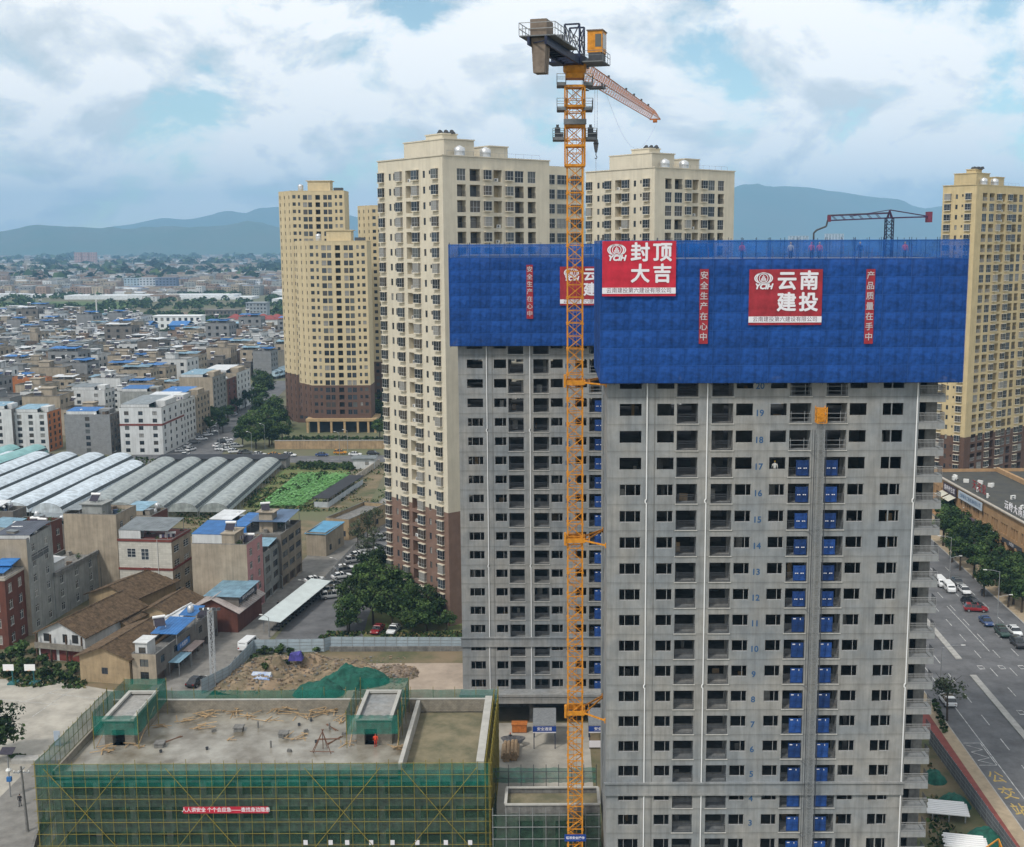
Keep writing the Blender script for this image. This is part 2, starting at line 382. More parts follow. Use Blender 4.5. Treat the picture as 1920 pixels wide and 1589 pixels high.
def patch(name, pts, z, m):
    b = MB(); i = 0; b.v = [(p[0], p[1], z) for p in pts]
    a = sum(p[0] * q[1] - q[0] * p[1] for p, q in zip(pts, pts[1:] + pts[:1]))
    b.f = [tuple(range(len(pts))) if a > 0 else tuple(reversed(range(len(pts))))]; b.m = [0]
    return struct(b.build(name, [m]))
def gp(*px): return [tuple(G(*p)[:2]) for p in px]
patch('site_ground', [(-46, 120), (58, 120), (58, 208), (-40, 208), (-53, 199)], .02, earth)
patch('site_slab', [(-13.8, 172), (-35, 172), (-33, 200), (-13.8, 200)], .05, pinkc)
patch('site_yard', [(-9, 120), (5.5, 120), (5.5, 173.5), (-9, 173.5)], .05, yardc)
patch('school_yard', [(-63.5, 120), (-130, 120), (-130, 193), (-86, 193), (-74, 188), (-66, 186)], .03, yardc)
patch('village_ground', [(-120, 184), (-64, 184), (-45, 300), (-70, 312), (-200, 316), (-200, 200)], .012, earth)
# the street past the houses
patch('street', [(-70, 160), (-59.5, 160), (-52.8, 215), (-50.2, 262), (-40, 330), (-48, 345), (-58, 275), (-60, 240), (-66, 200)], .04, paving)
patch('parking_lane', [(-52.2, 207), (-36, 207), (-35, 225), (-38, 262), (-30, 330), (-40, 330), (-50, 262)], .03, asphalt)
patch('side_lane', [(-62, 60), (-74, 60), (-74, 160), (-62, 160)], .05, paving)
patch('tower_lawn', [(-35, 207), (-10, 207), (30, 330), (-28, 335), (-37, 262), (-36.5, 226)], .05, grass)
patch('far_road', [(-230, 391), (0, 397), (0, 410), (-230, 404)], .04, asphalt)
patch('avenue', [(-147, 404), (-116, 406), (-140, 640), (-160, 640)], .036, asphalt)
patch('vegetable_plot', gp((455, 955), (590, 955), (665, 872), (540, 868)), .03, grass)
struct(patch('lotus_field', gp((486, 946), (560, 950), (655, 893), (560, 890)), .3, lotus))
patch('waste_lot', gp((600, 955), (690, 950), (730, 870), (690, 872), (640, 905)), .035, earth)
patch('mall_forecourt', [(88, 214), (150, 200), (150, 420), (96, 420)], .03, paving)
# main road on the right, running away from the camera
RDIR = dirz(2.6); ROX = 60.0; ROY = 160.
def rd(off, y): t = (y - ROY) / RDIR.y; return (ROX + off + RDIR.x * t, y)
def strip(name, o0, o1, y0, y1, z, m): return patch(name, [rd(o0, y0), rd(o1, y0), rd(o1, y1), rd(o0, y1)], z, m)
strip('main_road', 0, 28.5, 60, 900, .04, asphalt)
strip('tan_pavement', -1.9, -.15, 60, 420, .15, tanpath); strip('red_pavement', -4.2, -1.9, 60, 420, .146, redpath)
b = MB()
for o, w, y0, y1 in ((-.15, .15, 60, 420), (28.5, .2, 60, 420)): b.hexa([(*rd(o, y0), 0), (*rd(o + w, y0), 0), (*rd(o + w, y1), 0), (*rd(o, y1), 0), (*rd(o, y0), .16), (*rd(o + w, y0), .16), (*rd(o + w, y1), .16), (*rd(o, y1), .16)])
struct(b.build('kerb', [kerbm]))
b = MB(); o = 9.6
for y0, y1 in ((60, 193), (201, 420)): b.hexa([(*rd(o, y0), 0), (*rd(o + 1.1, y0), 0), (*rd(o + 1.1, y1), 0), (*rd(o, y1), 0), (*rd(o, y0), .2), (*rd(o + 1.1, y0), .2), (*rd(o + 1.1, y1), .2), (*rd(o, y1), .2)])
struct(b.build('road_median', [kerbm]))
strip('far_pavement', 28.7, 36, 60, 420, .15, tanpath)
def marks(name, items, m):
    b = MB()
    for o0, o1, y0, y1 in items: b.quad((*rd(o0, y0), .046), (*rd(o1, y0), .046), (*rd(o1, y1), .046), (*rd(o0, y1), .046))
    o = b.build(name, [m]); return struct(o)
it = [(3.0, 3.14, 60, 420)]
for o in (6.2,):
    for y in range(100, 330, 9): it.append((o, o + .15, y, y + 4))
for o in (14.2, 17.6, 21.2, 24.8):
    for y in range(100, 330, 9): it.append((o, o + .15, y + (o * 3 % 5), y + 4 + (o * 3 % 5)))
it.append((13.6 + 3.2, 13.6 + 3.35, 205, 232))
for o in (12.2, 15.8, 19.3):                # hollow diamonds ahead of the crossing
    for y in (176, 196):
        for a, c in (((.1, .2)), ((1.0, 1.1))): it.append((o + a, o + c, y, y + 1.9))
        it.append((o + .1, o + 1.1, y, y + .35)); it.append((o + .1, o + 1.1, y + 1.55, y + 1.9))
marks('lane_marking', it, markw)
b = MB()
def mline(b, pts, w, z=.047):
    for (o0, y0), (o1, y1) in zip(pts, pts[1:]):
        p, q = Vector((*rd(o0, y0), z)), Vector((*rd(o1, y1), z)); d = (q - p).normalized(); s_ = Vector((d.y, -d.x, 0)) * w / 2
        b.quad(p - s_, p + s_, q + s_, q - s_)
mline(b, [(.3, 165.5), (2.8, 165.5), (2.8, 158), (.3, 158)], .14)
mline(b, [(.5, 164.8), (2.4, 163.2), (.5, 162.4), (2.5, 160.4), (.6, 159.6), (2.4, 158.4)], .14)
struct(b.build('bus_bay_marking', [markw]))
for ch, y in (('公', 154.0), ('交', 149.2), ('站', 144.4)):
    me = textmesh(ch, 2.4, [marky], bold=.02); me.transform(Matrix.Rotation(rad(-90), 4, 'X')); me.transform(Matrix.Diagonal((.9, 1.6, 1, 1)))
    struct(link('road_lettering', me, None, (*rd(1.5, y), .05), rad(-2.6)))
b = MB()
mline_far = []
for x in range(-220, -60, 8): b.quad((x, 399.5 + x * .026 + 3, .05), (x + 4, 399.6 + x * .026 + 3, .05), (x + 4, 399.8 + x * .026 + 3, .05), (x, 399.7 + x * .026 + 3, .05))
struct(b.build('far_lane_marking', [markw]))
# mountains
mtn = mat('forested_slope', (.045, .075, .05), .95, .003, .5, col2=(.08, .095, .065), bump=.4)
prof = [(-700, 452), (-300, 447), (0, 437), (100, 433), (170, 428), (230, 420), (310, 405), (350, 408), (430, 392), (465, 396), (500, 387), (560, 383), (640, 396), (700, 410), (800, 422), (1000, 412), (1200, 368), (1300, 352),
        (1370, 346), (1430, 345), (1470, 342), (1510, 344), (1560, 352), (1640, 365), (1735, 386), (1765, 381), (1850, 376), (1950, 372), (2300, 400), (2700, 440)]
def ridge(x):
    for (a, ya), (c, yc) in zip(prof, prof[1:]):
        if a <= x <= c: t = (x - a) / (c - a); t = t * t * (3 - 2 * t) * .5 + t * .5; return ya + (yc - ya) * t
    return 455
b = MB(); NX, NY = 260, 40; g = []
for i in range(NX + 1):
    px = -700 + 3400 * i / NX; dr = 11800 + 900 * math.sin(px * .004) - (700 if px > 1100 else 0)
    zr = V(px, ridge(px), dr).z; X = V(px, 440, dr).x; row = []
    for j in range(NY + 1):
        t = j / NY; Y = dr * (.80 + .30 * t); xx = X / dr * Y
        e = math.exp(-((t - .77) / .30) ** 2) if t < .77 else math.exp(-((t - .77) / .22) ** 2)
        f = max(0, (e - .02)); nz = noise.fractal(Vector((xx * .0012, Y * .0010, 3)), .9, 2.2, 6)
        row.append((xx, Y, -6 + zr * f * (1 + .24 * nz * (1 - abs(t - .77) * 0 if t < .70 else .0)) + (nz * 6 if .7 <= t < .85 else 0)))
    g.append(row)
for i in range(NX):
    for j in range(NY): b.quad(g[i][j], g[i+1][j], g[i+1][j+1], g[i][j+1])
o = b.build('mountain_range', [mtn]); me = o.data
bm = bmesh.new(); bm.from_mesh(me); bmesh.ops.remove_doubles(bm, verts=bm.verts, dist=.01); bm.to_mesh(me); bm.free(); me.polygons.foreach_set('use_smooth', [True] * len(me.polygons)); struct(o)
b = MB(); g = []                           # lower foothills in front of the main ridge
for i in range(161):
    px = -500 + 1500 * i / 160; dr = 8600; zr_ = max(8, V(px, 452 - 26 * max(0, math.sin((px + 60) * .0045)) - 14 * max(0, math.sin(px * .013 + 1)) + 5 * noise.noise(Vector((px * .02, 1, 0))), dr).z); X = V(px, 440, dr).x; row = []
    for j in range(25): t = j / 24; Y = dr * (.86 + .24 * t); xx = X / dr * Y; f = max(0, math.sin(math.pi * min(1, t * 1.15)) ** 1.3 if t * 1.15 < 1 else 0); row.append((xx, Y, -6 + (zr_ + 6) * f * (1 + .25 * noise.fractal(Vector((xx * .0016, Y * .0012, 9)), .9, 2.2, 5))))
    g.append(row)
for i in range(160):
    for j in range(24): b.quad(g[i][j], g[i+1][j], g[i+1][j+1], g[i][j+1])
struct(b.build('foothills', [mtn], smooth=True))
# ------------------------------------------------------------------ the two unfinished towers
SLAB = lambda k: 4.7 + 2.9 * (k - 2)
WINS = [(1.30, 3.62, 'open3'), (5.28, 7.08, 'open2'), (13.66, 15.44, 'open2'), (17.3, 19.03, 'open2'), (25.71, 27.52, 'open2'), (29.23, 30.14, None), (30.22, 31.41, 'open2')]
BALC = [(7.37, 9.62), (11.09, 13.36), (19.37, 21.64), (23.21, 25.45)]
def gate_mesh(kind):
    b = MB(); w, h = 1.35, 1.75
    b.box(0, w, 0, .04, .08, h, 0); b.box(0, .05, -.03, 0, .05, h + .05, 0); b.box(w - .05, w, -.03, 0, .05, h + .05, 0)
    b.box(w/2 - .02, w/2 + .02, -.03, 0, .1, h, 0)
    if kind: 
        b.bar((.05, -.02, .1), (w/2, -.02, h), .035, m=0); b.bar((w - .05, -.02, .1), (w/2, -.02, h), .035, m=0)
        b.bar((.05, -.02, h), (w/2, -.02, .1), .035, m=0); b.bar((w - .05, -.02, h), (w/2, -.02, .1), .035, m=0)
        b.box(.2, .55, -.035, -.03, .85, .95, 1); b.box(.8, 1.15, -.035, -.03, .85, .95, 1)
    else:
        b.box(.15, .45, -.012, 0, h - .22, h - .12, 1); b.box(.9, .98, -.012, 0, h - .3, h - .12, 1)
    return b.mesh('hoist_gate', [blue_gate, white_txt])
GATE = [gate_mesh(0), gate_mesh(1)]
def unfinished(root, top=24, brick_below=12):
    W_, DP = 33.1, 15.
    holes = []
    for k in range(2, top + 1):
        z = SLAB(k)
        for u0, u1, kind in WINS: holes.append((u0, u1, z + .9, z + 2.2, .22))
        for u0, u1 in BALC: holes.append((u0, u1, z + .06, z + 2.22, 1.45))
    wall = MB(); zt = SLAB(top + 1)
    wallface(wall, (0, 0), (W_, 0), 4.3, zt, holes, .22, 0)
    for k in range(2, top + 1):           # back wall of each balcony, with a doorway
        z = SLAB(k)
        for i, (u0, u1) in enumerate(BALC):
            a = .22 if i % 2 == 0 else .0
            wallface(wall, (u0, 1.45), (u1, 1.45), z + .06, z + 2.22, [(a + .02, a + 1.98, z + (.06 if k > brick_below else .7), z + 2.16, .12)], .12, 1)
    wallface(wall, (W_ + 2.4, DP), (0, DP), 4.3, zt, [(W_ + 2.4 - u1, W_ + 2.4 - u0, SLAB(k) + .5, SLAB(k) + 2.2, .2) for k in range(2, top + 1) for u0, u1, _ in WINS] + [(W_ + 2.4 - u1, W_ + 2.4 - u0, SLAB(k) + .1, SLAB(k) + 2.2, .2) for k in range(2, top + 1) for u0, u1 in BALC], .2, 0)
    wallface(wall, (0, DP), (0, 0), 4.3, zt, [(DP - 9, DP - 7.8, SLAB(k) + .9, SLAB(k) + 2.2, .2) for k in range(2, top + 1)], .2, 0)
    wallface(wall, (W_ + 2.4, 1.6), (W_ + 2.4, DP), 4.3, zt, [], .2, 0); wallface(wall, (W_, 0), (W_, 1.6), 4.3, zt, [], .2, 0)
    wallface(wall, (W_, 1.6), (W_ + 2.4, 1.6), 4.3, zt, [(.3, 1.2, SLAB(k) + .1, SLAB(k) + 2.1, .2) for k in range(2, top + 1)], .2, 1)
    wall.build('wall', [conc, conc_d], root)
    inn = MB()
    for k in range(2, top + 2): inn.box(.24, W_ + 2.2, .23, DP - .24, SLAB(k) - .14, SLAB(k) - .0)
    for u in (4.4, 10.4, 16.5, 22.4, 28.4, W_ - .2): inn.box(u, u + .2, 1.8, 6., 4.7, zt - .2)
    inn.box(.25, W_, 7.4, 7.6, 4.7, zt - .2) if 0 else None
    for u in (3.8, 9.7, 14.0, 20.0, 26.5): inn.box(u, u + 3.6, 6.6, 6.75, 4.7, zt - .2)
    inn.build('interior_structure', [concin], root)
    # band courses between storeys, cornice over the podium, ground floor piers
    band = MB(); band.box(-.16, W_, -.2, -.003, 12.35, 13.5); band.box(-.25, W_, -.32, -.003, 13.5, 13.68); band.box(-.2, W_, -.26, -.003, 12.15, 12.35); band.build('cornice', [conc], root)
    for u0, u1 in BALC:
        me = None
        for k in range(3, top + 1):
            if me is None:
                s = MB(); s.box(0, u1 - u0 + .2, -.09, .06, -.03, .05); me = s.mesh('balcony_sill', [mat('pale_concrete', (.42, .41, .38), .9, .6, .15)])
            link('balcony_sill', me, root, (u0 - .1, -.004, SLAB(k)))
    base = MB()
    for u in (0, 4.2, 10.2, 16.2, 22.2, 28.2, 32.5): base.box(u, u + .6, .05, .65, 0, 4.3)
    base.box(0, W_, 6, 6.2, 0, 4.3); base.box(0, W_ + 2.4, .0, DP, 4.28, 4.31); base.build('ground_floor_pier', [conc_d], root)
    # fittings storey by storey
    for k in range(2, min(top, 20) + 1):
        z = SLAB(k)
        if k <= 16:
            for u0, u1, kind in WINS:
                if kind: link('window_frame', winmesh(u1 - u0, 1.3, kind), root, (u0, .12, z + .9))
        for i, (u0, u1) in enumerate(BALC):
            if i < 2: link('balcony_railing', winmesh(u1 - u0, 1.05, 'rail'), root, (u0, .06, z + .06))
            elif k >= 18: link('edge_protection', winmesh(u1 - u0, 1.3, 'tuberail'), root, (u0, .08, z + .06))
            else:
                link('hoist_gate', GATE[k >= 12], root, (u1 - 1.45 if i == 2 else u0 + .08, .05, z + .1))
                r = winmesh(.75, 1.05, 'rail'); link('balcony_railing', r, root, (u0 + .02 if i == 2 else u1 - .78, .08, z + .06))
    # corner balconies, outside the end wall
    s = MB(); s.box(0, 2.78, 0, 1.6, -.12, .05); s.box(0, 2.78, -.02, .1, -.62, .03); s.box(2.66, 2.78, .1, 1.6, -.62, .03)
    s.box(2.4, 2.78, .1, 1.55, .05, .22); cb = s.mesh('corner_balcony', [conc])
    for k in range(2, top + 1):
        c = link('corner_balcony', cb, root, (W_ + .003, .01, SLAB(k)))
        link('railing', winmesh(2.75, 1.1, 'rail'), c, (.0, .03, .06)); link('railing', winmesh(1.5, 1.1, 'rail'), c, (2.74, .04, .06), rad(90))
    rj_ = random.Random(int(root.location.x)); ply = mat('plywood', (.30, .21, .12), .9, 1.5, .3); pal = mat('pale_board', (.40, .39, .36), .9, 1.5, .3)
    for k in range(2, 21):
        for u0, u1, _ in WINS + [(a, c, 0) for a, c in BALC]:
            if rj_.random() < .30:
                q = MB(); w_ = rj_.uniform(.3, .9); h_ = rj_.uniform(.5, 1.9); q.box(0, w_, 0, .05, 0, h_)
                o = q.build('leaning_board', [rj_.choice((ply, pal, conc_d))], root, (rj_.uniform(u0, max(u0, u1 - w_)), rj_.uniform(1.7, 3.2), SLAB(k) + .01)); o.rotation_euler = (rj_.uniform(-.25, -.05), 0, rj_.uniform(-.4, .4))
    pm = MB(); 
    for u in (4.2, 10.59, 32.85):
        p = MB(); zz_ = 4.3
        while zz_ < 58.2:
            z2 = min(zz_ + 20.3, 59.0); p.tube((0, 0, zz_), (0, 0, z2), .07, 6); 
            if z2 < 58: p.path([(0, 0, z2), (-.12, 0, z2 + .12), (-.12, 0, z2 + .35), (0, 0, z2 + .5)], .075, 6)
            zz_ = z2 + .5
        p.build('rain_pipe', [white_pipe], root, (u, -.1, 0))
    p = MB(); p.box(5.0, 5.06, -.035, -.003, 4.4, 58.9); p.build('joint_strip', [conc_d], root)
    for k in range(3, 21):
        link('floor_number', textmesh(str(k), .95, [blue_txt], fat=.022), root, (16.15, -.012, SLAB(k) + 1.15))
def screen(root, x0, x1, ytop, zb, zt, y0=-1.3, y1=16.4):
    """blue netting hung on tube scaffolding round the top storeys"""
    lift = 1.85; nz = int(round((zt - 1.95 - zb) / lift)); dz = (zt - 1.95 - zb) / nz
    def sheet(w, h, seed):
        r = random.Random(seed); b = MB(); nx, nn = 6, 3; g = []
        for i in range(nx + 1):
            g.append([])
            for j in range(nn + 1):
                bl = .0 if i in (0, nx) or j in (0, nn) else -.04 - .11 * r.random()
                g[-1].append((w * i / nx, bl + (.012 * r.random()), h * j / nn))
        for i in range(nx):
            for j in range(nn): b.quad(g[i][j], g[i+1][j], g[i+1][j+1], g[i][j+1])
        return b
    cols = 13; w = (x1 - x0) / cols
    body = [sheet(w, dz, i).mesh('net_sheet', [blue_net], True) for i in range(4)]; thin = [sheet(w, 1.95, i).mesh('net_sheet', [blue_thin], True) for i in range(3)]
    for i in range(cols):
        for j in range(nz): link('net_sheet', body[random.randrange(4)], root, (x0 + i * w, y0 - .02 * ((i + j) % 2), zb + j * dz))
        link('net_sheet', thin[random.randrange(3)], root, (x0 + i * w, y0, zb + nz * dz))
    # back and sides
    dl = (y1 - y0) / 4
    sb = sheet(dl, zt - 1.95 - zb, 9).mesh('side_net', [blue_net], True); st = sheet(dl, 1.95, 9).mesh('side_net', [blue_thin], True)
    for X in (x0, x1):
        for i in range(4):
            link('side_net', sb, root, (X, y0 + i * dl, zb), rad(90)); link('side_net', st, root, (X, y0 + i * dl, zt - 1.95), rad(90))
    bw = (x1 - x0) / 6; sb = sheet(bw, zt - 1.95 - zb, 5).mesh('back_net', [blue_net], True); st = sheet(bw, 1.95, 5).mesh('back_net', [blue_thin], True)
    for i in range(6): link('back_net', sb, root, (x0 + i * bw, y1, zb)); link('back_net', st, root, (x0 + i * bw, y1, zt - 1.95))
    post = MB(); post.tube((0, 0, zb - .2), (0, 0, zt + .25), .03, 5); pme = post.mesh('standard', [navy])
    n = 26
    for i in range(n + 1):
        x = x0 + .1 + (x1 - x0 - .2) * i / n
        for yy in (y0 + .12, y1 - .15): link('standard', pme, root, (x, yy, 0))
        if i % 2 == 0: link('standard', pme, root, (x, y0 + .9, 0))
    led = MB(); led.tube((x0, 0, 0), (x1, 0, 0), .03, 5); lm = led.mesh('ledger', [navy])
    for j in range(nz + 3):
        for yy in (y0 + .15, y0 + .93, y1 - .12): link('ledger', lm, root, (0, yy, min(zb + j * dz, zt - .1)))
    lite = mat('net_rope', (.03, .11, .36), .8)
    rp = MB(); rp.tube((x0, 0, 0), (x1, 0, 0), .014, 4); rm = rp.mesh('net_rope', [lite]); rv = MB(); rv.tube((0, 0, zb), (0, 0, zt), .014, 4); rvm = rv.mesh('net_rope', [lite])
    for j in range(1, nz + 1): link('net_rope', rm, root, (0, y0 - .075, zb + j * dz))
    for i in range(cols + 1):
        if random.random() < .6: link('net_rope', rvm, root, (x0 + i * w, y0 - .08, 0))
    d = MB(); d.box(x0 + .1, x1 - .1, y0 + .2, y0 + .95, zb - .06, zb); d.build('catch_deck', [navy], root)
AX, AY = 5.96, 124.5
ta = thing('unfinished_tower', 'nearest raw grey concrete tower with floor numbers, blue hoist gates and corner balconies', 'building', (AX, AY, 0), 0, 'unfinished concrete towers')
unfinished(ta)
tb = thing('unfinished_tower', 'raw grey concrete tower behind the orange crane mast, half hidden by the nearer one', 'building', (-13.75, 174, 0), 0, 'unfinished concrete towers')
unfinished(tb)
# canopy and entrance on the rear tower
b = MB(); b.box(-.3, 22.5, -2.6, -.01, 4.0, 5.35); b.box(-.4, 22.6, -2.75, -2.6, 5.1, 5.45); b.build('entrance_canopy', [conc], tb)
na = thing('blue_scaffold_screen', 'blue safety netting round the top storeys of the nearest unfinished tower', 'safety netting', (AX, AY, 0), 0, 'blue scaffold screens')
screen(na, -.86, 37.1, 0, 58.55, 73.35)
nb = thing('blue_scaffold_screen', 'blue safety netting round the top of the unfinished tower behind the crane mast', 'safety netting', (-13.75, 174, 0), 0, 'blue scaffold screens')
screen(nb, -1.05, 37.1, 0, 58.3, 73.0)
# roof deck with formwork on the near tower
b = MB(); b.box(.3, 35, .3, 14.7, 71.25, 71.36); b.build('formwork_deck', [mat('plywood', (.30, .21, .12), .9, 1.5, .3)], ta)
rb = MB()
for i in range(60): x, y = random.uniform(.5, 34.5), random.choice((.5, 14.4, 5, 9)); rb.tube((x, y, 71.36), (x, y, 71.36 + random.uniform(.7, 1.5)), .02, 4)
struct(rb.build('starter_bars', [mat('rusty_bar', (.16, .08, .05), .8)], ta), 'stuff')
# ------------------------------------------------------------------ banners
def logo(b, cx, cz, s, y, m):
    def ell(rx, rz, rx2, rz2, a0=0, a1=360, ox=0):
        n = 28
        for i in range(n):
            t0, t1 = rad(a0 + (a1 - a0) * i / n), rad(a0 + (a1 - a0) * (i + 1) / n)
            P = lambda t, p, q: (cx + ox + p * math.cos(t) * s, y, cz + q * math.sin(t) * s)
            b.quad(P(t0, rx2, rz2), P(t0, rx, rz), P(t1, rx, rz), P(t1, rx2, rz2), m)
    ell(1.0, .62, .86, .54); ell(.80, .62, .66, .52, -72, 72); ell(.80, .62, .66, .52, 108, 252); ell(.50, .50, .42, .42)
    for x, h in ((-.22, .14), (-.12, .34), (0, .50), (.12, .34), (.22, .14)):
        b.quad((cx + (x - .04) * s, y, cz - .22 * s), (cx + (x + .04) * s, y, cz - .22 * s), (cx + (x + .04) * s, y, cz + (h - .14) * s), (cx + (x - .04) * s, y, cz + (h - .14) * s), m)
    b.quad((cx - .28 * s, y, cz - .32 * s), (cx + .28 * s, y, cz - .32 * s), (cx + .28 * s, y, cz - .25 * s), (cx - .28 * s, y, cz - .25 * s), m)
def cloth(w, h, m, seed, amp=.03):
    r = random.Random(seed); b = MB(); nx, nz_ = max(2, int(w / .7)), max(2, int(h / .7)); g = []
    for i in range(nx + 1): g.append([(w * i / nx, amp * (noise.noise(Vector((i * .6, j * .6, seed))) - .2), h * j / nz_) for j in range(nz_ + 1)])
    for i in range(nx):
        for j in range(nz_): b.quad(g[i][j], g[i+1][j], g[i+1][j+1], g[i][j+1])
    return b.mesh('cloth', [m], True)
def big_banner(px0, py0, px1, py1, D, chars, label, cm):
    a, c = V(px0, py1, D), V(px1, py0, D); w, h = c.x - a.x, c.z - a.z
    t = thing('red_banner', label, 'banner', (a.x, D, a.z), 0, 'red company banners on the blue netting')
    link('cloth', cloth(w, h, cm, px0), t)
    b = MB(); b.box(.0, w, -.05, -.042, h * .045, h * .155); b.build('white_strip', [white_txt], t)
    link('company_lettering', textmesh('云南建投第六建设有限公司', w * .074, [dark_txt], bold=.0), t, (w * .5, -.055, h * .10))
    cs = h * .355
    for ch, x, z in zip(chars, (.515, .815, .515, .815), (.775, .775, .39, .39)):
        link('large_character', textmesh(ch, cs, [white_txt], fat=cs * .03), t, (w * x, -.05, h * z))
    b = MB(); logo(b, w * .195, h * .84, w * .128, -.05, 0); b.build('round_emblem', [white_txt], t)
    link('emblem_lettering', textmesh('YCIH', w * .10, [white_txt], bold=.0, fat=w * .006, shear=.25, sx=1.05), t, (w * .195, -.05, h * .69))
big_banner(1129, 452, 1268, 556, 122.85, '封顶大吉', 'large red banner reading 封顶大吉 at the top left of the near blue netting', red_cloth)
big_banner(1403, 505, 1543, 610, 122.98, '云南建投', 'large red banner reading 云南建投 in the middle of the near blue netting', red_faded)
big_banner(1050, 500, 1160, 573, 172.5, '云南建投', 'large red banner on the farther blue netting, partly behind the crane mast', red_faded)
def strip_banner(px, py0, py1, w, D, txt, label):
    a, c = V(px, py1, D), V(px, py0, D); h = c.z - a.z
    t = thing('slogan_banner', label, 'banner', (a.x - w / 2, D, a.z), 0, 'narrow upright slogan banners')
    link('cloth', cloth(w, h, red_faded, px), t)
    n = len(txt)
    for i, ch in enumerate(txt): link('character', textmesh(ch, w * .92, [mat('faded_white_print', (.50, .46, .48), .85)], fat=w * .012), t, (w / 2, -.05, h * (1 - (i + .65) / (n + .3))))
strip_banner(993.5, 497, 598, .95, 172.5, '安全生产在心中', 'narrow red slogan strip on the farther blue netting, left of the crane')
strip_banner(1318.5, 505, 645, .92, 122.98, '安全生产在心中', 'narrow red slogan strip between the two large banners on the near netting')
strip_banner(1628, 505, 645, .92, 122.98, '产品质量在手中', 'narrow red slogan strip reading 产品质量在手中, right of the large banners')
# ------------------------------------------------------------------ material hoist in front of the near tower
ho = thing('hoist_mast', 'tall grey lattice hoist mast with an orange top cage on the near tower front', 'hoist', (AX + 22.45, AY - 1.1, 0), 0)
s = MB(); w = .36
for x in (-w, w):
    for y in (-w, w): s.tube((x, y, 0), (x, y, 1.5), .035, 6)
for z in (0.03, .75):
    for a, c in (((-w, -w), (w, -w)), ((w, -w), (w, w)), ((w, w), (-w, w)), ((-w, w), (-w, -w))): s.bar((*a, z), (*c, z), .03); s.bar((*a, z), (*c, z + .72), .025)
me = s.mesh('mast_section', [steel])
for i in range(36): link('mast_section', me, ho, (0, 0, i * 1.508))
b = MB()
for x in (-.62, .62): b.tube((x, -.1, 0), (x, -.1, 53.5), .045, 5)
b.tube((-.78, .3, 0), (-.78, .3, 53.5), .025, 5); b.build('guide_cable', [dsteel], ho)
b = MB()
for z in (0, .75, 1.5): 
    for a, c in (((-.5, -.5), (.5, -.5)), ((.5, -.5), (.5, .5)), ((.5, .5), (-.5, .5)), ((-.5, .5), (-.5, -.5))): b.bar((*a, z), (*c, z), .07); b.bar((*a, z), (*c, z + .7), .05) if z < 1.5 else None
for x in (-.5, .5):
    for y in (-.5, .5): b.bar((x, y, 0), (x, y, 1.7), .09)
b.box(-.42, .42, .44, .46, 0, 1.5); b.build('top_cage', [orange], ho, (0, 0, 54.3))
b = MB()
for k in range(3, 20, 3): b.bar((-.42, .42, SLAB(k) - .1), (-.9, 1.1, SLAB(k) - .1), .06); b.bar((.42, .42, SLAB(k) - .1), (.9, 1.1, SLAB(k) - .1), .06)
b.build('wall_bracket', [steel], ho)
hb = thing('hoist_mast', 'thin dark lattice hoist mast beside the right edge of the rear tower', 'hoist', (-13.75 + 22.45, 172.9, 0), 0)
for i in range(36): link('mast_section', me, hb, (0, 0, i * 1.508))
b = MB()
for x in (-.62, .62): b.tube((x, -.1, 0), (x, -.1, 53.5), .03, 5)
b.build('guide_cable', [dsteel], hb)
# ------------------------------------------------------------------ tower crane
CXY = V(1078, 800, 130.)
cr_ = thing('tower_crane', 'tall orange lattice tower crane with grey counterweights, tied to the near unfinished tower', 'crane', (CXY.x, 130, 0), 0)
def mast_section(h, w, m, r=.075, dr=.045):
    b = MB(); c = [(-w, -w), (w, -w), (w, w), (-w, w)]
    for x, y in c: b.bar((x, y, 0), (x, y, h), r * 2)
    for i in range(4):
        p, q = c[i], c[(i + 1) % 4]
        b.bar((*p, .06), (*q, .06), dr * 2); b.bar((*p, h / 2), (*q, h / 2), dr * 1.6)
        if i % 2 == 0: b.bar((*p, .06), (*q, h / 2), dr * 2); b.bar((*q, h / 2), (*p, h), dr * 2)
        else: b.bar((*q, .06), (*p, h / 2), dr * 2); b.bar((*p, h / 2), (*q, h), dr * 2)
    for z in (.0, h - .12):
        for x, y in c: b.box(x - .13, x + .13, y - .13, y + .13, z, z + .12)
    # ladder inside
    for x in (-.2, .2): b.bar((x, w * .5, 0), (x, w * .5, h), .04)
    for k in range(int(h / .35)): b.bar((-.2, w * .5, k * .35 + .1), (.2, w * .5, k * .35 + .1), .025)
    return b.mesh('mast_section', [m])
ms = mast_section(2.8, .82, orange)
for i in range(32): link('mast_section', ms, cr_, (0, 0, i * 2.8))
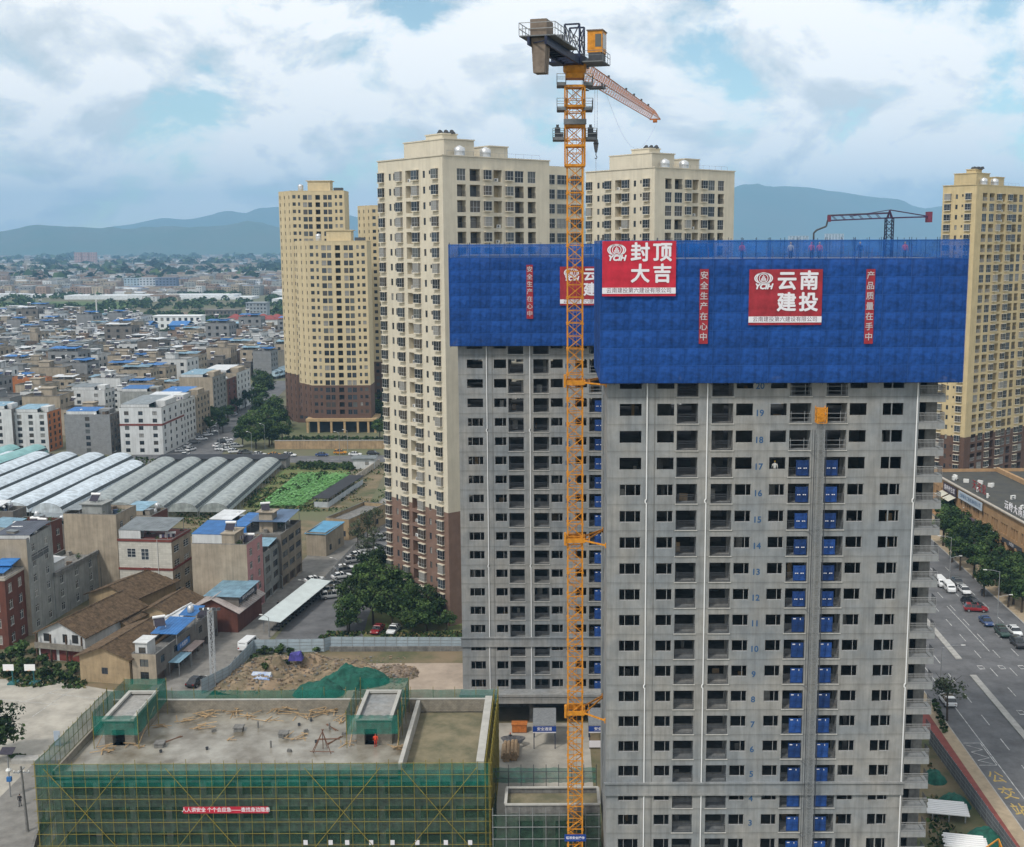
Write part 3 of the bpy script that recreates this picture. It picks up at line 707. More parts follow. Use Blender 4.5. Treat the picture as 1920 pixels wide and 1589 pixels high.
# climbing cage with its platforms
ZV = lambda y: V(1078, y, 129.).z
zc = ZV(310)
b = MB(); w = 1.05
for x in (-w, w):
    for y in (-w, w): b.bar((x, y, 0), (x, y, 8.3), .16)
for z in (0, 2.05, 4.1, 6.15, 8.2):
    for a, c in (((-w, -w), (w, -w)), ((w, -w), (w, w)), ((w, w), (-w, w)), ((-w, w), (-w, -w))):
        b.bar((*a, z), (*c, z), .12, .24)
        if z < 8: b.bar((*a, z), (*c, z + 2.05), .06)
b.build('climbing_frame', [orange], cr_, (0, 0, zc))
def platform(z, x0, x1, y0, y1, name='work_platform', junk=False):
    b = MB(); b.box(x0, x1, y0, y1, 0, .12, 0); b.box(x0, x1, y0, y0 + .03, .12, .3, 0)
    n = max(1, int(round((x1 - x0) / .9))); 
    for X in (x0, x1):
        for yy in (y0, (y0 + y1) / 2, y1): b.bar((X, yy, .1), (X, yy, 1.2), .05, m=1)
        for zz_ in (.65, 1.2): b.bar((X, y0, zz_), (X, y1, zz_), .05, m=1)
    for yy in (y0, y1):
        for zz_ in (.65, 1.2): b.bar((x0, yy, zz_), (x1, yy, zz_), .05, m=1)
        for k in range(n + 1): X = x0 + (x1 - x0) * k / n; b.bar((X, yy, .1), (X, yy, 1.2), .05, m=1)
    if junk:
        b.box(x0 + .2, x0 + .8, y0 + .1, y0 + .8, .12, 1.3, 2); b.box(x0 + .35, x0 + .65, y0 + .2, y0 + .6, 1.3, 1.6, 2); b.box(x1 - .45, x1 - .1, y0 + .1, y1 - .2, .12, .8, 2)
    o = b.build(name, [grate, steel, dsteel], cr_, (0, 0, z)); return o
for z, j in ((ZV(263), 1), (ZV(207), 0), (ZV(161), 0)):
    e = 2.05 if z < 87 else 1.6
    platform(z, -e - .3, -.95 if z > 87 else -1.15, -1.3, 1.3, junk=j); platform(z, .95 if z > 87 else 1.15, e + .3, -1.3, 1.3, junk=j)
b = MB(); b.box(-1.2, 1.2, -1.5, -1.15, 0, .55); b.build('jack_beam', [grate], cr_, (0, 0, ZV(234)))
b = MB(); b.lathe([(1.05, 0), (1.25, .3), (1.25, 1.0), (.95, 1.15)], n=16); b.box(-1.0, 1.0, -1.0, 1.0, -.5, 0); b.build('slewing_ring', [orange], cr_, (0, 0, ZV(137)), smooth=False)
# upper works turn with the jib
ZJ = ZV(122) + .1
tip = Vector((V(1228, 218, 1).x, 1, 0)); dt = ray(1228, 214); tt = (ZJ + .1 - H) / dt.z; tipw = Vector((dt.x * tt, dt.y * tt)); jv = tipw - Vector((CXY.x, 130)); JL = jv.length
jaz = math.atan2(-jv.x, jv.y)            # local +y points along the jib
class Sub:                                # parts in jib coordinates
    rz = jaz
def sub(b, name, mats, smooth=False, z=ZJ): o = b.build(name, mats, cr_, (0, 0, z), smooth); o.rotation_euler[2] = jaz; return o
b = MB(); b.box(-1.1, 1.1, -2.0, 2.0, -.15, .9)                                   # slewing table
b.box(-.75, .75, -1.2, 1.0, .9, 2.6) if 0 else None
for x in (-.8, .8):
    for y in (-1.2, 1.0): b.bar((x, y, .9), (x, y, 4.0), .16)
    b.bar((x, -1.2, .9), (x, 1.0, 4.0), .1); b.bar((x, 1.0, .9), (x, -1.2, 4.0), .1); b.bar((x, -1.2, 2.4), (x, 1.0, 2.4), .1)
for y in (-1.2, 1.0): b.bar((-.8, y, 4.0), (.8, y, 4.0), .16); b.bar((-.8, y, .9), (.8, y, 4.0), .1); b.bar((.8, y, .9), (-.8, y, 4.0), .1)
sub(b, 'tower_head', [navy])
# counter-jib: deep girder, deck, rails
CJ = 15.2
b = MB()
for x in (-.85, .85): b.box(x - .12, x + .12, -CJ, -2.0, -.2, .55)
for k in range(10): y = -2.2 - k * 1.35; b.box(-.85, .85, y - .06, y + .06, -.1, .15); b.bar((-.85, y, .02), (.85, y - 1.35, .02), .08)
sub(b, 'counter_jib_girder', [navy])
b = MB(); b.box(-1.75, 1.75, -CJ, -6.0, .56, .66); sub(b, 'counter_jib_deck', [grate])
b = MB()
for x in (-1.75, 1.75):
    for z in (1.25, 1.8): b.bar((x, -CJ, z), (x, -6, z), .06)
    for k in range(9): y = -CJ + k * (CJ - 6) / 8; b.bar((x, y, .66), (x, y, 1.8), .06)
for z in (1.25, 1.8): b.bar((-1.75, -CJ, z), (1.75, -CJ, z), .06)
sub(b, 'deck_railing', [steel])
for i, y in enumerate((-CJ + .9, -CJ + 1.75)):
    b = MB(); b.hexa([(-.55, y - .34, -2.7), (.55, y - .34, -2.7), (.55, y + .34, -2.7), (-.55, y + .34, -2.7), (-.72, y - .38, .5), (.72, y - .38, .5), (.72, y + .38, .5), (-.72, y + .38, .5)]); sub(b, 'counterweight', [cweight])
b = MB(); b.box(-.8, .8, -CJ + .5, -CJ + 3.0, .67, 2.2); sub(b, 'winch_housing', [cweight])
b = MB(); b.lathe([(.55, 0), (.55, 1.4)], (0, 0, 0), 12); 
b = MB(); b.tube((-.7, -8.0, 1.3), (.7, -8.0, 1.3), .55, 12); b.box(-.9, .9, -8.8, -7.3, .66, .8); sub(b, 'hoist_winch', [dsteel])
# operator's cab and electrical box on a side platform
b = MB(); b.box(1.15, 3.4, -1.6, 2.0, .05, .17); 
for z in (.75, 1.2): b.bar((3.4, -1.6, z), (3.4, 2.0, z), .05); b.bar((1.15, -1.6, z), (3.4, -1.6, z), .05)
for y in (-1.6, -.4, .8, 2.0): b.bar((3.4, y, .17), (3.4, y, 1.2), .05)
sub(b, 'cab_platform', [grate])
b = MB(); b.box(1.5, 3.1, -.6, 1.5, 1.15, 3.35, 0); b.box(1.62, 2.98, -.63, 1.53, .3, 1.15, 2); b.box(1.75, 2.2, -.63, -.6, 1.6, 2.9, 0); b.box(2.35, 3.0, -.615, -.6, 1.7, 3.0, 1); b.box(3.1, 3.115, -.3, 1.3, 1.6, 3.1, 1); b.box(1.42, 3.18, -.7, 1.6, 3.35, 3.47, 3)
sub(b, 'operator_cab', [orange, glass, dsteel, cweight])
b = MB(); b.box(-2.6, -1.15, -2.2, .6, .05, .17); b.box(-2.2, -1.3, -1.6, -.2, .17, 1.8)
for z in (.75, 1.2): b.bar((-2.6, -2.2, z), (-2.6, .6, z), .05)
for y in (-2.2, -.8, .6): b.bar((-2.6, y, .17), (-2.6, y, 1.2), .05)
sub(b, 'electrical_cabinet', [navy])
# jib: triangular lattice in sections, lowering towards the tip
n = 9; L0 = 1.2; sl_ = (JL - L0) / n
for k in range(n):
    b = MB(); y0 = L0 + k * sl_; y1 = y0 + sl_; hw = .75; ht0 = 1.75 - .6 * k / n; ht1 = 1.75 - .6 * (k + 1) / n
    nn = 4; r = .085 if k < 4 else .07
    for x in (-hw, hw): b.bar((x, y0, 0), (x, y1, 0), r)
    b.bar((0, y0, ht0), (0, y1, ht1), r * 1.1)
    for i in range(nn):
        a, c = y0 + sl_ * i / nn, y0 + sl_ * (i + 1) / nn; mid = (a + c) / 2; hz = ht0 + (ht1 - ht0) * (i + .5) / nn
        for x in (-hw, hw): b.bar((x, a, 0), (0, mid, hz), .036); b.bar((0, mid, hz), (x, c, 0), .036)
        b.bar((-hw, a, 0), (hw, a, 0), .036)
    o = sub(b, 'jib_section', [orange_d if k > 0 else orange], z=ZJ - .6)
    if k in (2, 4, 5, 6, 7): 
        q = MB(); q.box(-.12, .12, y1 - .25, y1, ht1 + .05, ht1 + .3); sub(q, 'jib_lamp_box', [dsteel], z=ZJ - .6)
b = MB(); b.box(-.8, .8, JL, JL + .3, -.15, .05); b.bar((0, JL, 1.15), (-.75, JL + .2, 0), .06); b.bar((0, JL, 1.15), (.75, JL + .2, 0), .06); b.tube((-.3, JL + .15, -.35), (.3, JL + .15, -.35), .2, 10); sub(b, 'jib_tip', [orange_d], z=ZJ - .6)
TR = 10.5
b = MB(); b.box(-.95, .95, TR - .9, TR + .9, -.55, -.35); 
for x in (-.85, .85):
    for y in (TR - .7, TR + .7): b.tube((x - .08, y, -.15), (x + .08, y, -.15), .16, 8); b.bar((x, y, -.15), (x, y, -.5), .08)
b.box(-1.5, -.95, TR - .6, TR + .6, -.7, -.62); b.bar((-1.5, TR - .6, -.62), (-1.5, TR - .6, .3), .05); b.bar((-1.5, TR + .6, -.62), (-1.5, TR + .6, .3), .05)
sub(b, 'trolley', [dsteel], z=ZJ - .6)
zt_, zb_ = -.5, -6.6
b = MB()
for x in (-.14, .14): b.tube((x, TR, zt_), (x, TR, zb_), .02, 4)
b.tube((0, TR, zb_ - 1.8), (0, TR, zb_ - 3.6), .022, 4); sub(b, 'hoist_rope', [steel], z=ZJ - .6)
b = MB(); b.hexa([(-.12, TR - .1, zb_ - 1.1), (.12, TR - .1, zb_ - 1.1), (.12, TR + .1, zb_ - 1.1), (-.12, TR + .1, zb_ - 1.1), (-.3, TR - .12, zb_), (.3, TR - .12, zb_), (.3, TR + .12, zb_), (-.3, TR + .12, zb_)]); b.tube((-.2, TR, zb_ + .1), (.2, TR, zb_ + .1), .3, 10)
b.path([(0, TR, zb_ - 1.1), (0, TR, zb_ - 1.45), (.14, TR, zb_ - 1.65), (0, TR, zb_ - 1.85), (-.12, TR, zb_ - 1.7)], .05); sub(b, 'hook_block', [dsteel], z=ZJ - .6)
b = MB(); b.path([(.4, TR + 3 + (JL - TR - 3) * i / 14, -.4 - 5.2 * math.sin(math.pi * i / 14)) for i in range(15)], .011, 4); sub(b, 'slack_cable', [steel], z=ZJ - .6)
# three wall ties to the near tower
for py in (716, 1010, 1331):
    z = V(1078, py, 130).z; b = MB()
    for a, c in (((-1.05, -1.05), (1.05, -1.05)), ((1.05, -1.05), (1.05, 1.05)), ((1.05, 1.05), (-1.05, 1.05)), ((-1.05, 1.05), (-1.05, -1.05))): b.bar((*a, 0), (*c, 0), .2, .5)
    wx = AX - CXY.x
    b.bar((1.05, -1.05, 0), (wx, -3.2, 0), .16); b.bar((1.05, 1.05, 0), (wx, 4.2, 0), .16); b.bar((1.05, -1.05, 0), (wx, 3.8, 0), .14)
    b.bar((1.6, -1.5, 0), (1.6, 1.6, 0), .1); b.box(-1.25, -1.0, -1.25, -.7, -.5, .9)
    for y in (-3.2, 3.8, 4.2): b.box(wx - .12, wx - .004, y - .2, y + .2, -.25, .25)
    b.build('wall_tie', [orange], cr_, (0, 0, z))
b = MB(); b.box(-1.25, 1.25, -1.0, -.95, 0, .85); o = b.build('sign_board', [mat('sign_blue', (.012, .05, .26), .6)], cr_, (0, 0, V(1078, 1572, 129).z - .4))
link('sign_lettering', textmesh('塔吊安全操作', .36, [white_txt], bold=.01), o, (0, -1.01, .42))
# ------------------------------------------------------------------ concrete placing boom on the near tower's roof
magenta = mat('boom_red', (.17, .04, .075), .6, 2, .3); purp = mat('boom_purple', (.055, .028, .075), .6, 2, .3)
pm_ = V(1665, 480, 133.); pz = 71.36
pb = thing('placing_boom', 'dark red and blue concrete placing boom with counterweight on the near tower roof', 'placing boom', (pm_.x, 133, pz), 0)
PZ = lambda x, y: V(x, y, 133) - Vector((pm_.x, 133, pz))
top_, lt, rt_, hd = PZ(1667, 394), PZ(1552, 413), PZ(1740, 407), PZ(1666, 409)
b = MB()
for x in (-.38, .38):
    for y in (-.38, .38): b.bar((x, y, 0), (x, y, hd.z), .1)
nz_ = 6
for i in range(nz_):
    z0, z1 = hd.z * i / nz_, hd.z * (i + 1) / nz_
    for a, c in (((-.38, -.38), (.38, -.38)), ((.38, -.38), (.38, .38)), ((.38, .38), (-.38, .38)), ((-.38, .38), (-.38, -.38))): b.bar((*a, z0), (*c, z1), .06); b.bar((*a, z0), (*c, z0), .06)
b.build('lattice_mast', [navy], pb)
b = MB()
for y in (-.3, .3):
    b.bar((0, y, hd.z), (lt.x + .3, y * .6, lt.z - .05), .14); b.bar((0, y, hd.z + .5), (lt.x + .3, y * .6, lt.z + .45), .10); b.bar((0, y, top_.z), (lt.x * .62, y, hd.z + .2), .07)
    b.bar((0, y, hd.z), (rt_.x, y, rt_.z), .14); b.bar((0, y, top_.z), (rt_.x - .2, y, rt_.z + .1), .07); b.bar((-.2, y, hd.z), (0, 0, top_.z), .1); b.bar((.25, y, hd.z), (0, 0, top_.z), .1)
    for k in range(6): X = lt.x * (k + 1) / 7; b.bar((X, y, hd.z + (lt.z - hd.z) * (k + 1) / 7 - .05), (X - .5, y, hd.z + .5 + (lt.z - hd.z) * (k + 1) / 7 - .06), .05)
b.build('boom_arm', [purp], pb)
b = MB(); b.box(lt.x, lt.x + .3, -.3, .3, lt.z - .2, lt.z + .5); b.build('boom_elbow', [magenta], pb)
b = MB(); b.box(rt_.x - .15, rt_.x + .35, -.45, .45, rt_.z - .6, rt_.z + .55); b.build('counterweight', [magenta], pb)
e1, e2 = PZ(1549, 425), PZ(1526, 432); b = MB(); b.path([(lt.x, 0, lt.z), (e1.x, 0, e1.z), (e2.x + .3, 0, e2.z), (e2.x, 0, e2.z - .3), (e2.x, 0, .1)], .1, 7); b.path([(0, .1, hd.z + .55), (lt.x, .1, lt.z + .5)], .09, 7); b.build('concrete_hose', [dsteel], pb)
# ------------------------------------------------------------------ finished residential towers
LW = [(1.36, 3.28, 'bay'), (3.96, 4.48, 'slot'), (5.72, 6.46, 'win'), (7.7, 9.88, 'bay'), (10.16, 12.37, 'recess'), (13.49, 15.46, 'bay'), (15.76, 16.61, 'win'), (17.47, 18.22, 'win'), (19.8, 21.7, 'bay')]
RW = [(3.18, 5.19, 'log'), (6.11, 8.53, 'log'), (9.2, 10.98, 'bay'), (11.67, 13.66, 'recess'), (14.36, 16.19, 'bay'), (16.77, 18.94, 'log'), (19.94, 21.95, 'log')]
DZ = 2.88; ZTOP = 89.0
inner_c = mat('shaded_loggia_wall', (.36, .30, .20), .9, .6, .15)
_b = MB(); _b.box(0, .85, -.3, 0, .05, .65, 0); _b.lathe([(.22, 0), (.2, .02)], (.3, -.31, .34), 10); _b.box(.1, .5, -.31, -.3, .15, .55, 1); _b.box(.05, .15, -.25, -.05, 0, .05, 0); _b.box(.7, .8, -.25, -.05, 0, .05, 0); ACM = _b.mesh('air_conditioner', [whitef, dsteel])
def tower(root, azl, azr, LL, LR, lw, rw, zb, floors, mats, kmin=0, low=2.2, extra=None, ztop=ZTOP):
    """corner at the local origin; left face runs back along azl, right face along azr"""
    dl, dr = dirz(azl), dirz(azr); PL = dl * LL; PR = dr * LR; PB = PL + PR; O = Vector((0, 0))
    mf = lambda z: 0 if z > zb else 1
    rows = [ztop - 2.15 - 1.85 - DZ * k for k in range(floors)]; rows = [r for r in rows if r > 3]
    for kmat in (0,):
        wall = MB()
        for side, Ln, cols in (('L', LL, lw), ('R', LR, rw)):
            p0, p1 = (PL, O) if side == 'L' else (O, PR); hs = []
            for a, c, kind in cols:
                if side == 'L': a, c = LL - c, LL - a
                for z in rows:
                    if kind == 'win': hs.append((a, c, z + .25, z + 1.55, .12))
                    elif kind == 'slot': hs.append((a, c, z + .85, z + 1.55, .12))
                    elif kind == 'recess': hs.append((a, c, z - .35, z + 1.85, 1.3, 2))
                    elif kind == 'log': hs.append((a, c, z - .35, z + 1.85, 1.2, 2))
            wallface(wall, p0, p1, 0, ztop, hs, .12, 0, mf=mf, cuts=(zb,))
        wallface(wall, PR, PB, 0, ztop, [], .1, 0, mf=mf, cuts=(zb,)); wallface(wall, PB, PL, 0, ztop, [], .1, 0, mf=mf, cuts=(zb,))
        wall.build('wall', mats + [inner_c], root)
    # parapet coping and roof
    b = MB(); ii = [PL * .985 + PR * .0 , O, PR, PB]
    poly = [O, PR, PB, PL]; c = (PB) / 2
    pin = [p + (c - p).normalized() * .5 for p in poly]
    b.prism([tuple(p) for p in poly], ztop - 1.3, ztop - 1.2, 1) if 0 else None
    b.f.append(tuple(range(4))); b.v += [(p.x, p.y, ztop - 1.1) for p in pin]; b.m.append(1)
    for i in range(4):
        p, q = poly[i], poly[(i + 1) % 4]; pi, qi = pin[i], pin[(i + 1) % 4]; po, qo = p + (p - c).normalized() * .22, q + (q - c).normalized() * .22
        b.hexa([(po.x, po.y, ztop), (qo.x, qo.y, ztop), (qi.x, qi.y, ztop), (pi.x, pi.y, ztop), (po.x, po.y, ztop + .2), (qo.x, qo.y, ztop + .2), (qi.x, qi.y, ztop + .2), (pi.x, pi.y, ztop + .2)], 0)
        b.quad((pi.x, pi.y, ztop - 1.1), (pi.x, pi.y, ztop), (qi.x, qi.y, ztop), (qi.x, qi.y, ztop - 1.1), 0)
    b.build('roof_parapet', [mats[0], conc_d], root)
    rnd = random.Random(LL)
    for side, cols in (('L', lw), ('R', rw)):
        p0, p1 = (PL, O) if side == 'L' else (O, PR)
        for a, c_, kind in cols:
            if side == 'L': a, c_ = LL - c_, LL - a
            w = c_ - a
            for i, z in enumerate(rows):
                if z < kmin: continue
                if kind == 'bay': put('bay_window', winmesh(w - .25, 1.75, 'bay'), root, p0, p1, a + .12, z, 0)
                elif kind == 'win': put('window', winmesh(w, 1.3, 'dark'), root, p0, p1, a, z + .25, .09)
                elif kind == 'slot': put('window', winmesh(w, .7, 'dark'), root, p0, p1, a, z + .85, .09)
                elif kind == 'recess':
                    if rnd.random() < .7: put('air_conditioner', ACM, root, p0, p1, a + rnd.uniform(.1, w - 1.0), z - .33, rnd.uniform(.5, .9))
                elif kind == 'log':
                    if rnd.random() < .45: put('glazed_balcony', winmesh(w, 2.2, 'glazed'), root, p0, p1, a, z - .35, .12)
                    else:
                        put('balcony_railing', winmesh(w, 1.05, 'rail'), root, p0, p1, a, z - .35, .08)
                        put('balcony_door', winmesh(w - .3, 2.0, 'dark'), root, p0, p1, a + .15, z - .34, 1.15)
    return dl, dr
def tank(name, parent, x, y, z, r, h, m, n=14):
    b = MB(); b.lathe([(r * .96, 0), (r, .1), (r, h * .33), (r * 1.02, h * .36), (r, h * .39), (r, h * .66), (r * 1.02, h * .69), (r, h * .72), (r, h * .9), (r * .5, h), (r * .15, h * 1.06)], n=n)
    return b.build(name, [m], parent, (x, y, z), True)
def roofworks(root, azl, azr, s0, z, mats):
    dl, dr = dirz(azl) * (s0 or 1), dirz(azr)
    def obox(name, l0, l1, r0, r1, z0, z1, m):
        b = MB(); q = [dl * l0 + dr * r0, dl * l0 + dr * r1, dl * l1 + dr * r1, dl * l1 + dr * r0]
        b.hexa([(p.x, p.y, z0) for p in q] + [(p.x, p.y, z1) for p in q]); c = (q[0] + q[2]) / 2; e = [p + (p - c).normalized() * .25 for p in q]
        b.hexa([(p.x, p.y, z1) for p in e] + [(p.x, p.y, z1 + .22) for p in e]); return b.build(name, [m], root)
    obox('lift_house', 4.5, 18, 3.5, 10.5, z - 1, z + 3.4, mats[0]); obox('lift_house', 6.5, 12, 4.6, 8.0, z + 3.62, z + 4.5, mats[0]); obox('stair_house', 5, 12, 14.5, 19, z - 1, z + 2.6, mats[0])
    stl = mat('stainless_tank', (.55, .56, .57), .35, metal=.6)
    for l, r in ((3.0, 6.0), (3.2, 12.2)): p = dl * l + dr * r; tank('water_tank', root, p.x, p.y, z - .9, 1.05, 3.0, stl)
    b = MB(); p = dl * 8 + dr * 6
    for k in range(3): b.tube((p.x - .6 + k * 1.1, p.y - 1, z + 5.0), (p.x - .6 + k * 1.1, p.y + 1, z + 5.0), .42, 10)
    b.box(p.x - 1.2, p.x + 2.2, p.y - .8, p.y + .8, z + 4.7, z + 4.95); b.build('fan_unit', [dsteel], root)
    b = MB()
    for i in range(12): q = dr * (1 + i * 2); b.tube((q.x, q.y + .3, z + .2), (q.x, q.y + .3, z + 1.0), .02, 4)
    q0, q1 = dr * 1, dr * 23; b.tube((q0.x, q0.y + .3, z + 1.0), (q1.x, q1.y + .3, z + 1.0), .02, 4); b.build('lightning_rail', [steel], root)
    b = MB(); q = dl * 2 + dr * 16; b.tube((q.x, q.y, z - 1), (q.x, q.y, z + 2.5), .03, 4); b.build('aerial', [steel], root)
tc_ = thing('residential_tower', 'tall cream apartment tower with brown base, seen corner-on left of the crane', 'building', (-19.7, 220.3, 0), 0, 'cream and brown apartment towers')
tower(tc_, -40, 50, 22.1, 25.4, LW, RW, 22.4, 30, [cream, browntile]); roofworks(tc_, -40, 50, 0, ZTOP, [cream])
# its rear wing, seen past the right-hand edge
w_ = dirz(50) * 25.45 + dirz(-40) * 3.2; wq = [w_, w_ + dirz(50) * 12, w_ + dirz(50) * 12 + dirz(-40) * 15, w_ + dirz(-40) * 15]
b = MB(); b.prism([tuple(p) for p in wq], 22.4, ZTOP - .6, 0); b.prism([tuple(p) for p in wq], 0, 22.397, 1); wing = b.build('rear_wing', [cream, browntile], tc_)
for k in range(12):
    for u in (1.0, 4.6, 8.2): put('glazed_balcony', winmesh(3.0, 1.9, 'glazed'), wing, wq[0], wq[1], u, ZTOP - 4.2 - k * DZ, -.06)
td = thing('residential_tower', 'cream apartment tower rising behind the blue netting, right of the crane mast', 'building', (V(1228, 318, 257).x, 257, 0), 0, 'cream and brown apartment towers')
tower(td, -40, 50, 22.1, 25.4, LW, RW, 22.4, 16, [cream, browntile]); roofworks(td, -40, 50, 0, ZTOP, [cream])
tf = thing('residential_tower', 'yellow apartment tower with brown base at the right edge, above the shops', 'building', (V(1832, 345, 338).x, 338, 0), 0, 'cream and brown apartment towers')
ylw = mat('yellow_render', (.55, .44, .25), .85, .3, .1, streak=.1)
RF = [(3.4, 5.9, 'log'), (7.1, 9.8, 'log'), (10.8, 12.9, 'bay'), (13.6, 15.9, 'recess'), (16.9, 19.0, 'bay'), (20.0, 22.4, 'log'), (23.4, 25.6, 'log'), (27.2, 29.3, 'bay'), (30.4, 32.8, 'log')]
tower(tf, -40, 50, 10.6, 35, LW[:4], RF, 17.2, 30, [ylw, dbrown]); roofworks(tf, -40, 50, .52, ZTOP, [ylw])
# two slimmer tan towers on a shop podium, and a sliver of a third
EW = [(1.0, 2.6), (3.7, 4.8), (6.2, 8.3), (8.7, 10.6), (12.3, 14.6), (16.2, 18.1), (18.5, 20.4), (21.9, 23.0), (24.1, 25.6)]
def slim(root, Wd, zt, zb, zlow, mats, step=True, cols=EW, sc=1.):
    cols = [(a * sc, c * sc) for a, c in cols]; Wd *= sc
    rows = []; z = zt - 3.3
    while z > zlow + .6: rows.append(z); z -= 2.9
    mf = lambda z: 0 if z > zb else 1
    wall = MB(); dp = lambda i: .9 if i == 4 else .15; back = dirz(-29)
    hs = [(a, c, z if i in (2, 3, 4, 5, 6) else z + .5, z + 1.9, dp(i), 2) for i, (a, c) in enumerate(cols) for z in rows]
    wallface(wall, (0, 0), (Wd, 0), zlow, zt, hs, .15, 0, mf=mf, cuts=(zb,))
    # stepped left flank running back to the left
    A = Vector((0, 0)); pts = [A]
    for k in range(3): A = A + back * 3.8; pts.append(A); A = A + Vector((-.8, .4)) ; pts.append(A)
    pts = pts[:-1]
    hl = [(1.2, 2.4, z + .4, z + 1.8, .15, 2) for z in rows]
    for i, (p, q) in enumerate(zip(pts, pts[1:])):
        wallface(wall, q, p, zlow, zt, hl if i % 2 == 0 else [], .15, 0, mf=mf, cuts=(zb,))
    e = pts[-1]; wallface(wall, (Wd, e.y), (e.x, e.y), zlow, zt, [], .1, 0, mf=mf, cuts=(zb,)); wallface(wall, (Wd, 0), (Wd, e.y), zlow, zt, [], .1, 0, mf=mf, cuts=(zb,))
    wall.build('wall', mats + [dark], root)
    poly = [(0, 0), (Wd, 0), (Wd, e.y)] + [tuple(p) for p in reversed(pts)][:-1]
    b = MB(); b.prism(poly, zt - .05, zt + .35, 0); b.build('roof_parapet', [mats[0]], root)
    for i, (a, c) in enumerate(cols):
        if i == 4: continue
        for z in rows:
            lo = z if i in (2, 3, 5, 6) else z + .5
            link('window', winmesh(c - a, z + 1.9 - lo, 'dark'), root, (a, .09, lo))
    b = MB(); b.box(Wd * .3, Wd * .72, 3, 9, zt + .35, zt + 4.2); b.box(Wd * .27, Wd * .75, 2.6, 9.4, zt + 4.2, zt + 4.5); b.build('lift_house', [mats[0]], root)
    tank('water_tank', root, Wd * .16, 4, zt + .35, 1.1, 2.6, mat('stainless_tank', (0, 0, 0))); b = MB(); b.box(Wd * .78, Wd * .95, 3, 5, zt + .35, zt + 1.6); b.build('solar_heater', [dsteel], root)
e0 = G(588, 811)
te = thing('slim_tower', 'shorter tan apartment tower with brown base standing on a shop podium', 'building', (e0.x, e0.y, 0), 0, 'slim tan apartment towers')
slim(te, 26.6, 74.2, 18.6, 5.6, [tan, dbrown], sc=.86)
b = MB(); b.box(-2.5, 25, -2.2, 20, 4.6, 5.6, 0); 
for x in (-2.3, 2, 7, 12.2, 17.4, 21.5, 24.2): b.box(x, x + .8, -2.0, -1.2, 0, 4.6, 0)
b.box(-1.5, 24, .5, 18, 0, 4.55, 1); b.build('shop_podium', [mat('podium_orange', (.40, .28, .15), .85, .5, .15), dark], te)
te2 = thing('slim_tower', 'taller tan apartment tower rising behind the shorter tan one', 'building', (e0.x - 11.5, e0.y + 26, 0), 0, 'slim tan apartment towers')
slim(te2, 26.6, 94.3, 20, .0, [tan, dbrown], sc=.82)
te3 = thing('slim_tower', 'narrow strip of a tan apartment tower showing left of the cream tower', 'building', (V(694, 400, 520).x, 520, 0), 0, 'slim tan apartment towers')
slim(te3, 26.6, 89.5, 22, .0, [tan, dbrown], sc=.9)
# ------------------------------------------------------------------ low building under green netting
wetc = mat('wet_roof_concrete', (.27, .255, .22), .28, .2, .3, col2=(.12, .10, .07), bump=.03, spec=.5)
mossc = mat('mossy_concrete', (.20, .17, .11), .9, .35, .3, col2=(.12, .115, .07))
brickg = mat('grey_block_wall', (.30, .27, .22), .95, 1.1, .3, brick=(.42, .22, .012, (.17, .15, .12)))
timber = mat('sawn_timber', (.42, .29, .16), .9, 1.5, .3, rnd=.2)
gb = thing('netted_low_building', 'low wide unfinished building with a wet flat roof, behind green netting', 'building', (0, 0, 0), 0)
x0, x1, y0, y1, zr = -60.2, -8.3, 134.6, 155., 9.6
b = MB()
wallface(b, (x0, y0), (x1, y0), 0, zr + .9, [(u, u + 3.6, z + .8, z + 2.5, .3, 1) for u in [1.2 + 4.3 * i for i in range(12)] for z in (.2, 3.4, 6.5)], .3, 0)
wallface(b, (x1, y0), (x1, y1), 0, zr + .9, [], .2, 0); wallface(b, (x1, y1), (x0, y1), 0, zr, [], .2, 0); wallface(b, (x0, y1), (x0, y0), 0, zr, [], .2, 0)
b.build('wall', [conc_d, dark], gb)
b = MB(); b.box(x0, -18.6, y0, y1, zr - .3, zr); b.build('roof_deck', [wetc], gb)
b = MB(); b.box(-18.1, x1 - .9, y0 + .2, y1 - .3, zr - .4, zr - .1); b.build('planter_deck', [mossc], gb)
b = MB(); b.box(x0, -25.4, y1 - .25, y1, zr, zr + 1.75); b.box(-20.2, x1, y1 - .25, y1, zr, zr + 1.75); b.box(x0, x0 + .25, y0, y1 - .253, zr, zr + 1.0); b.box(-25.4, -20.2, y1 - .25, y1, zr, zr + .9); b.build('parapet', [brickg], gb)
b = MB(); b.box(x0 - .03, x1, y1 - .3, y1 + .04, zr + 1.753, zr + 1.86); b.box(-18.6, -18.1, y0, y1 - .31, zr - .3, zr + 1.7); b.build('parapet_coping', [mat('pale_concrete', (.42, .41, .38), .9, .6, .15)], gb)
b = MB(); b.box(x1 - .9, x1 + .05, y0 - .1, y1 + .3, zr + .903, zr + 2.05); b.build('side_parapet', [mat('pale_concrete', (0, 0, 0))], gb)
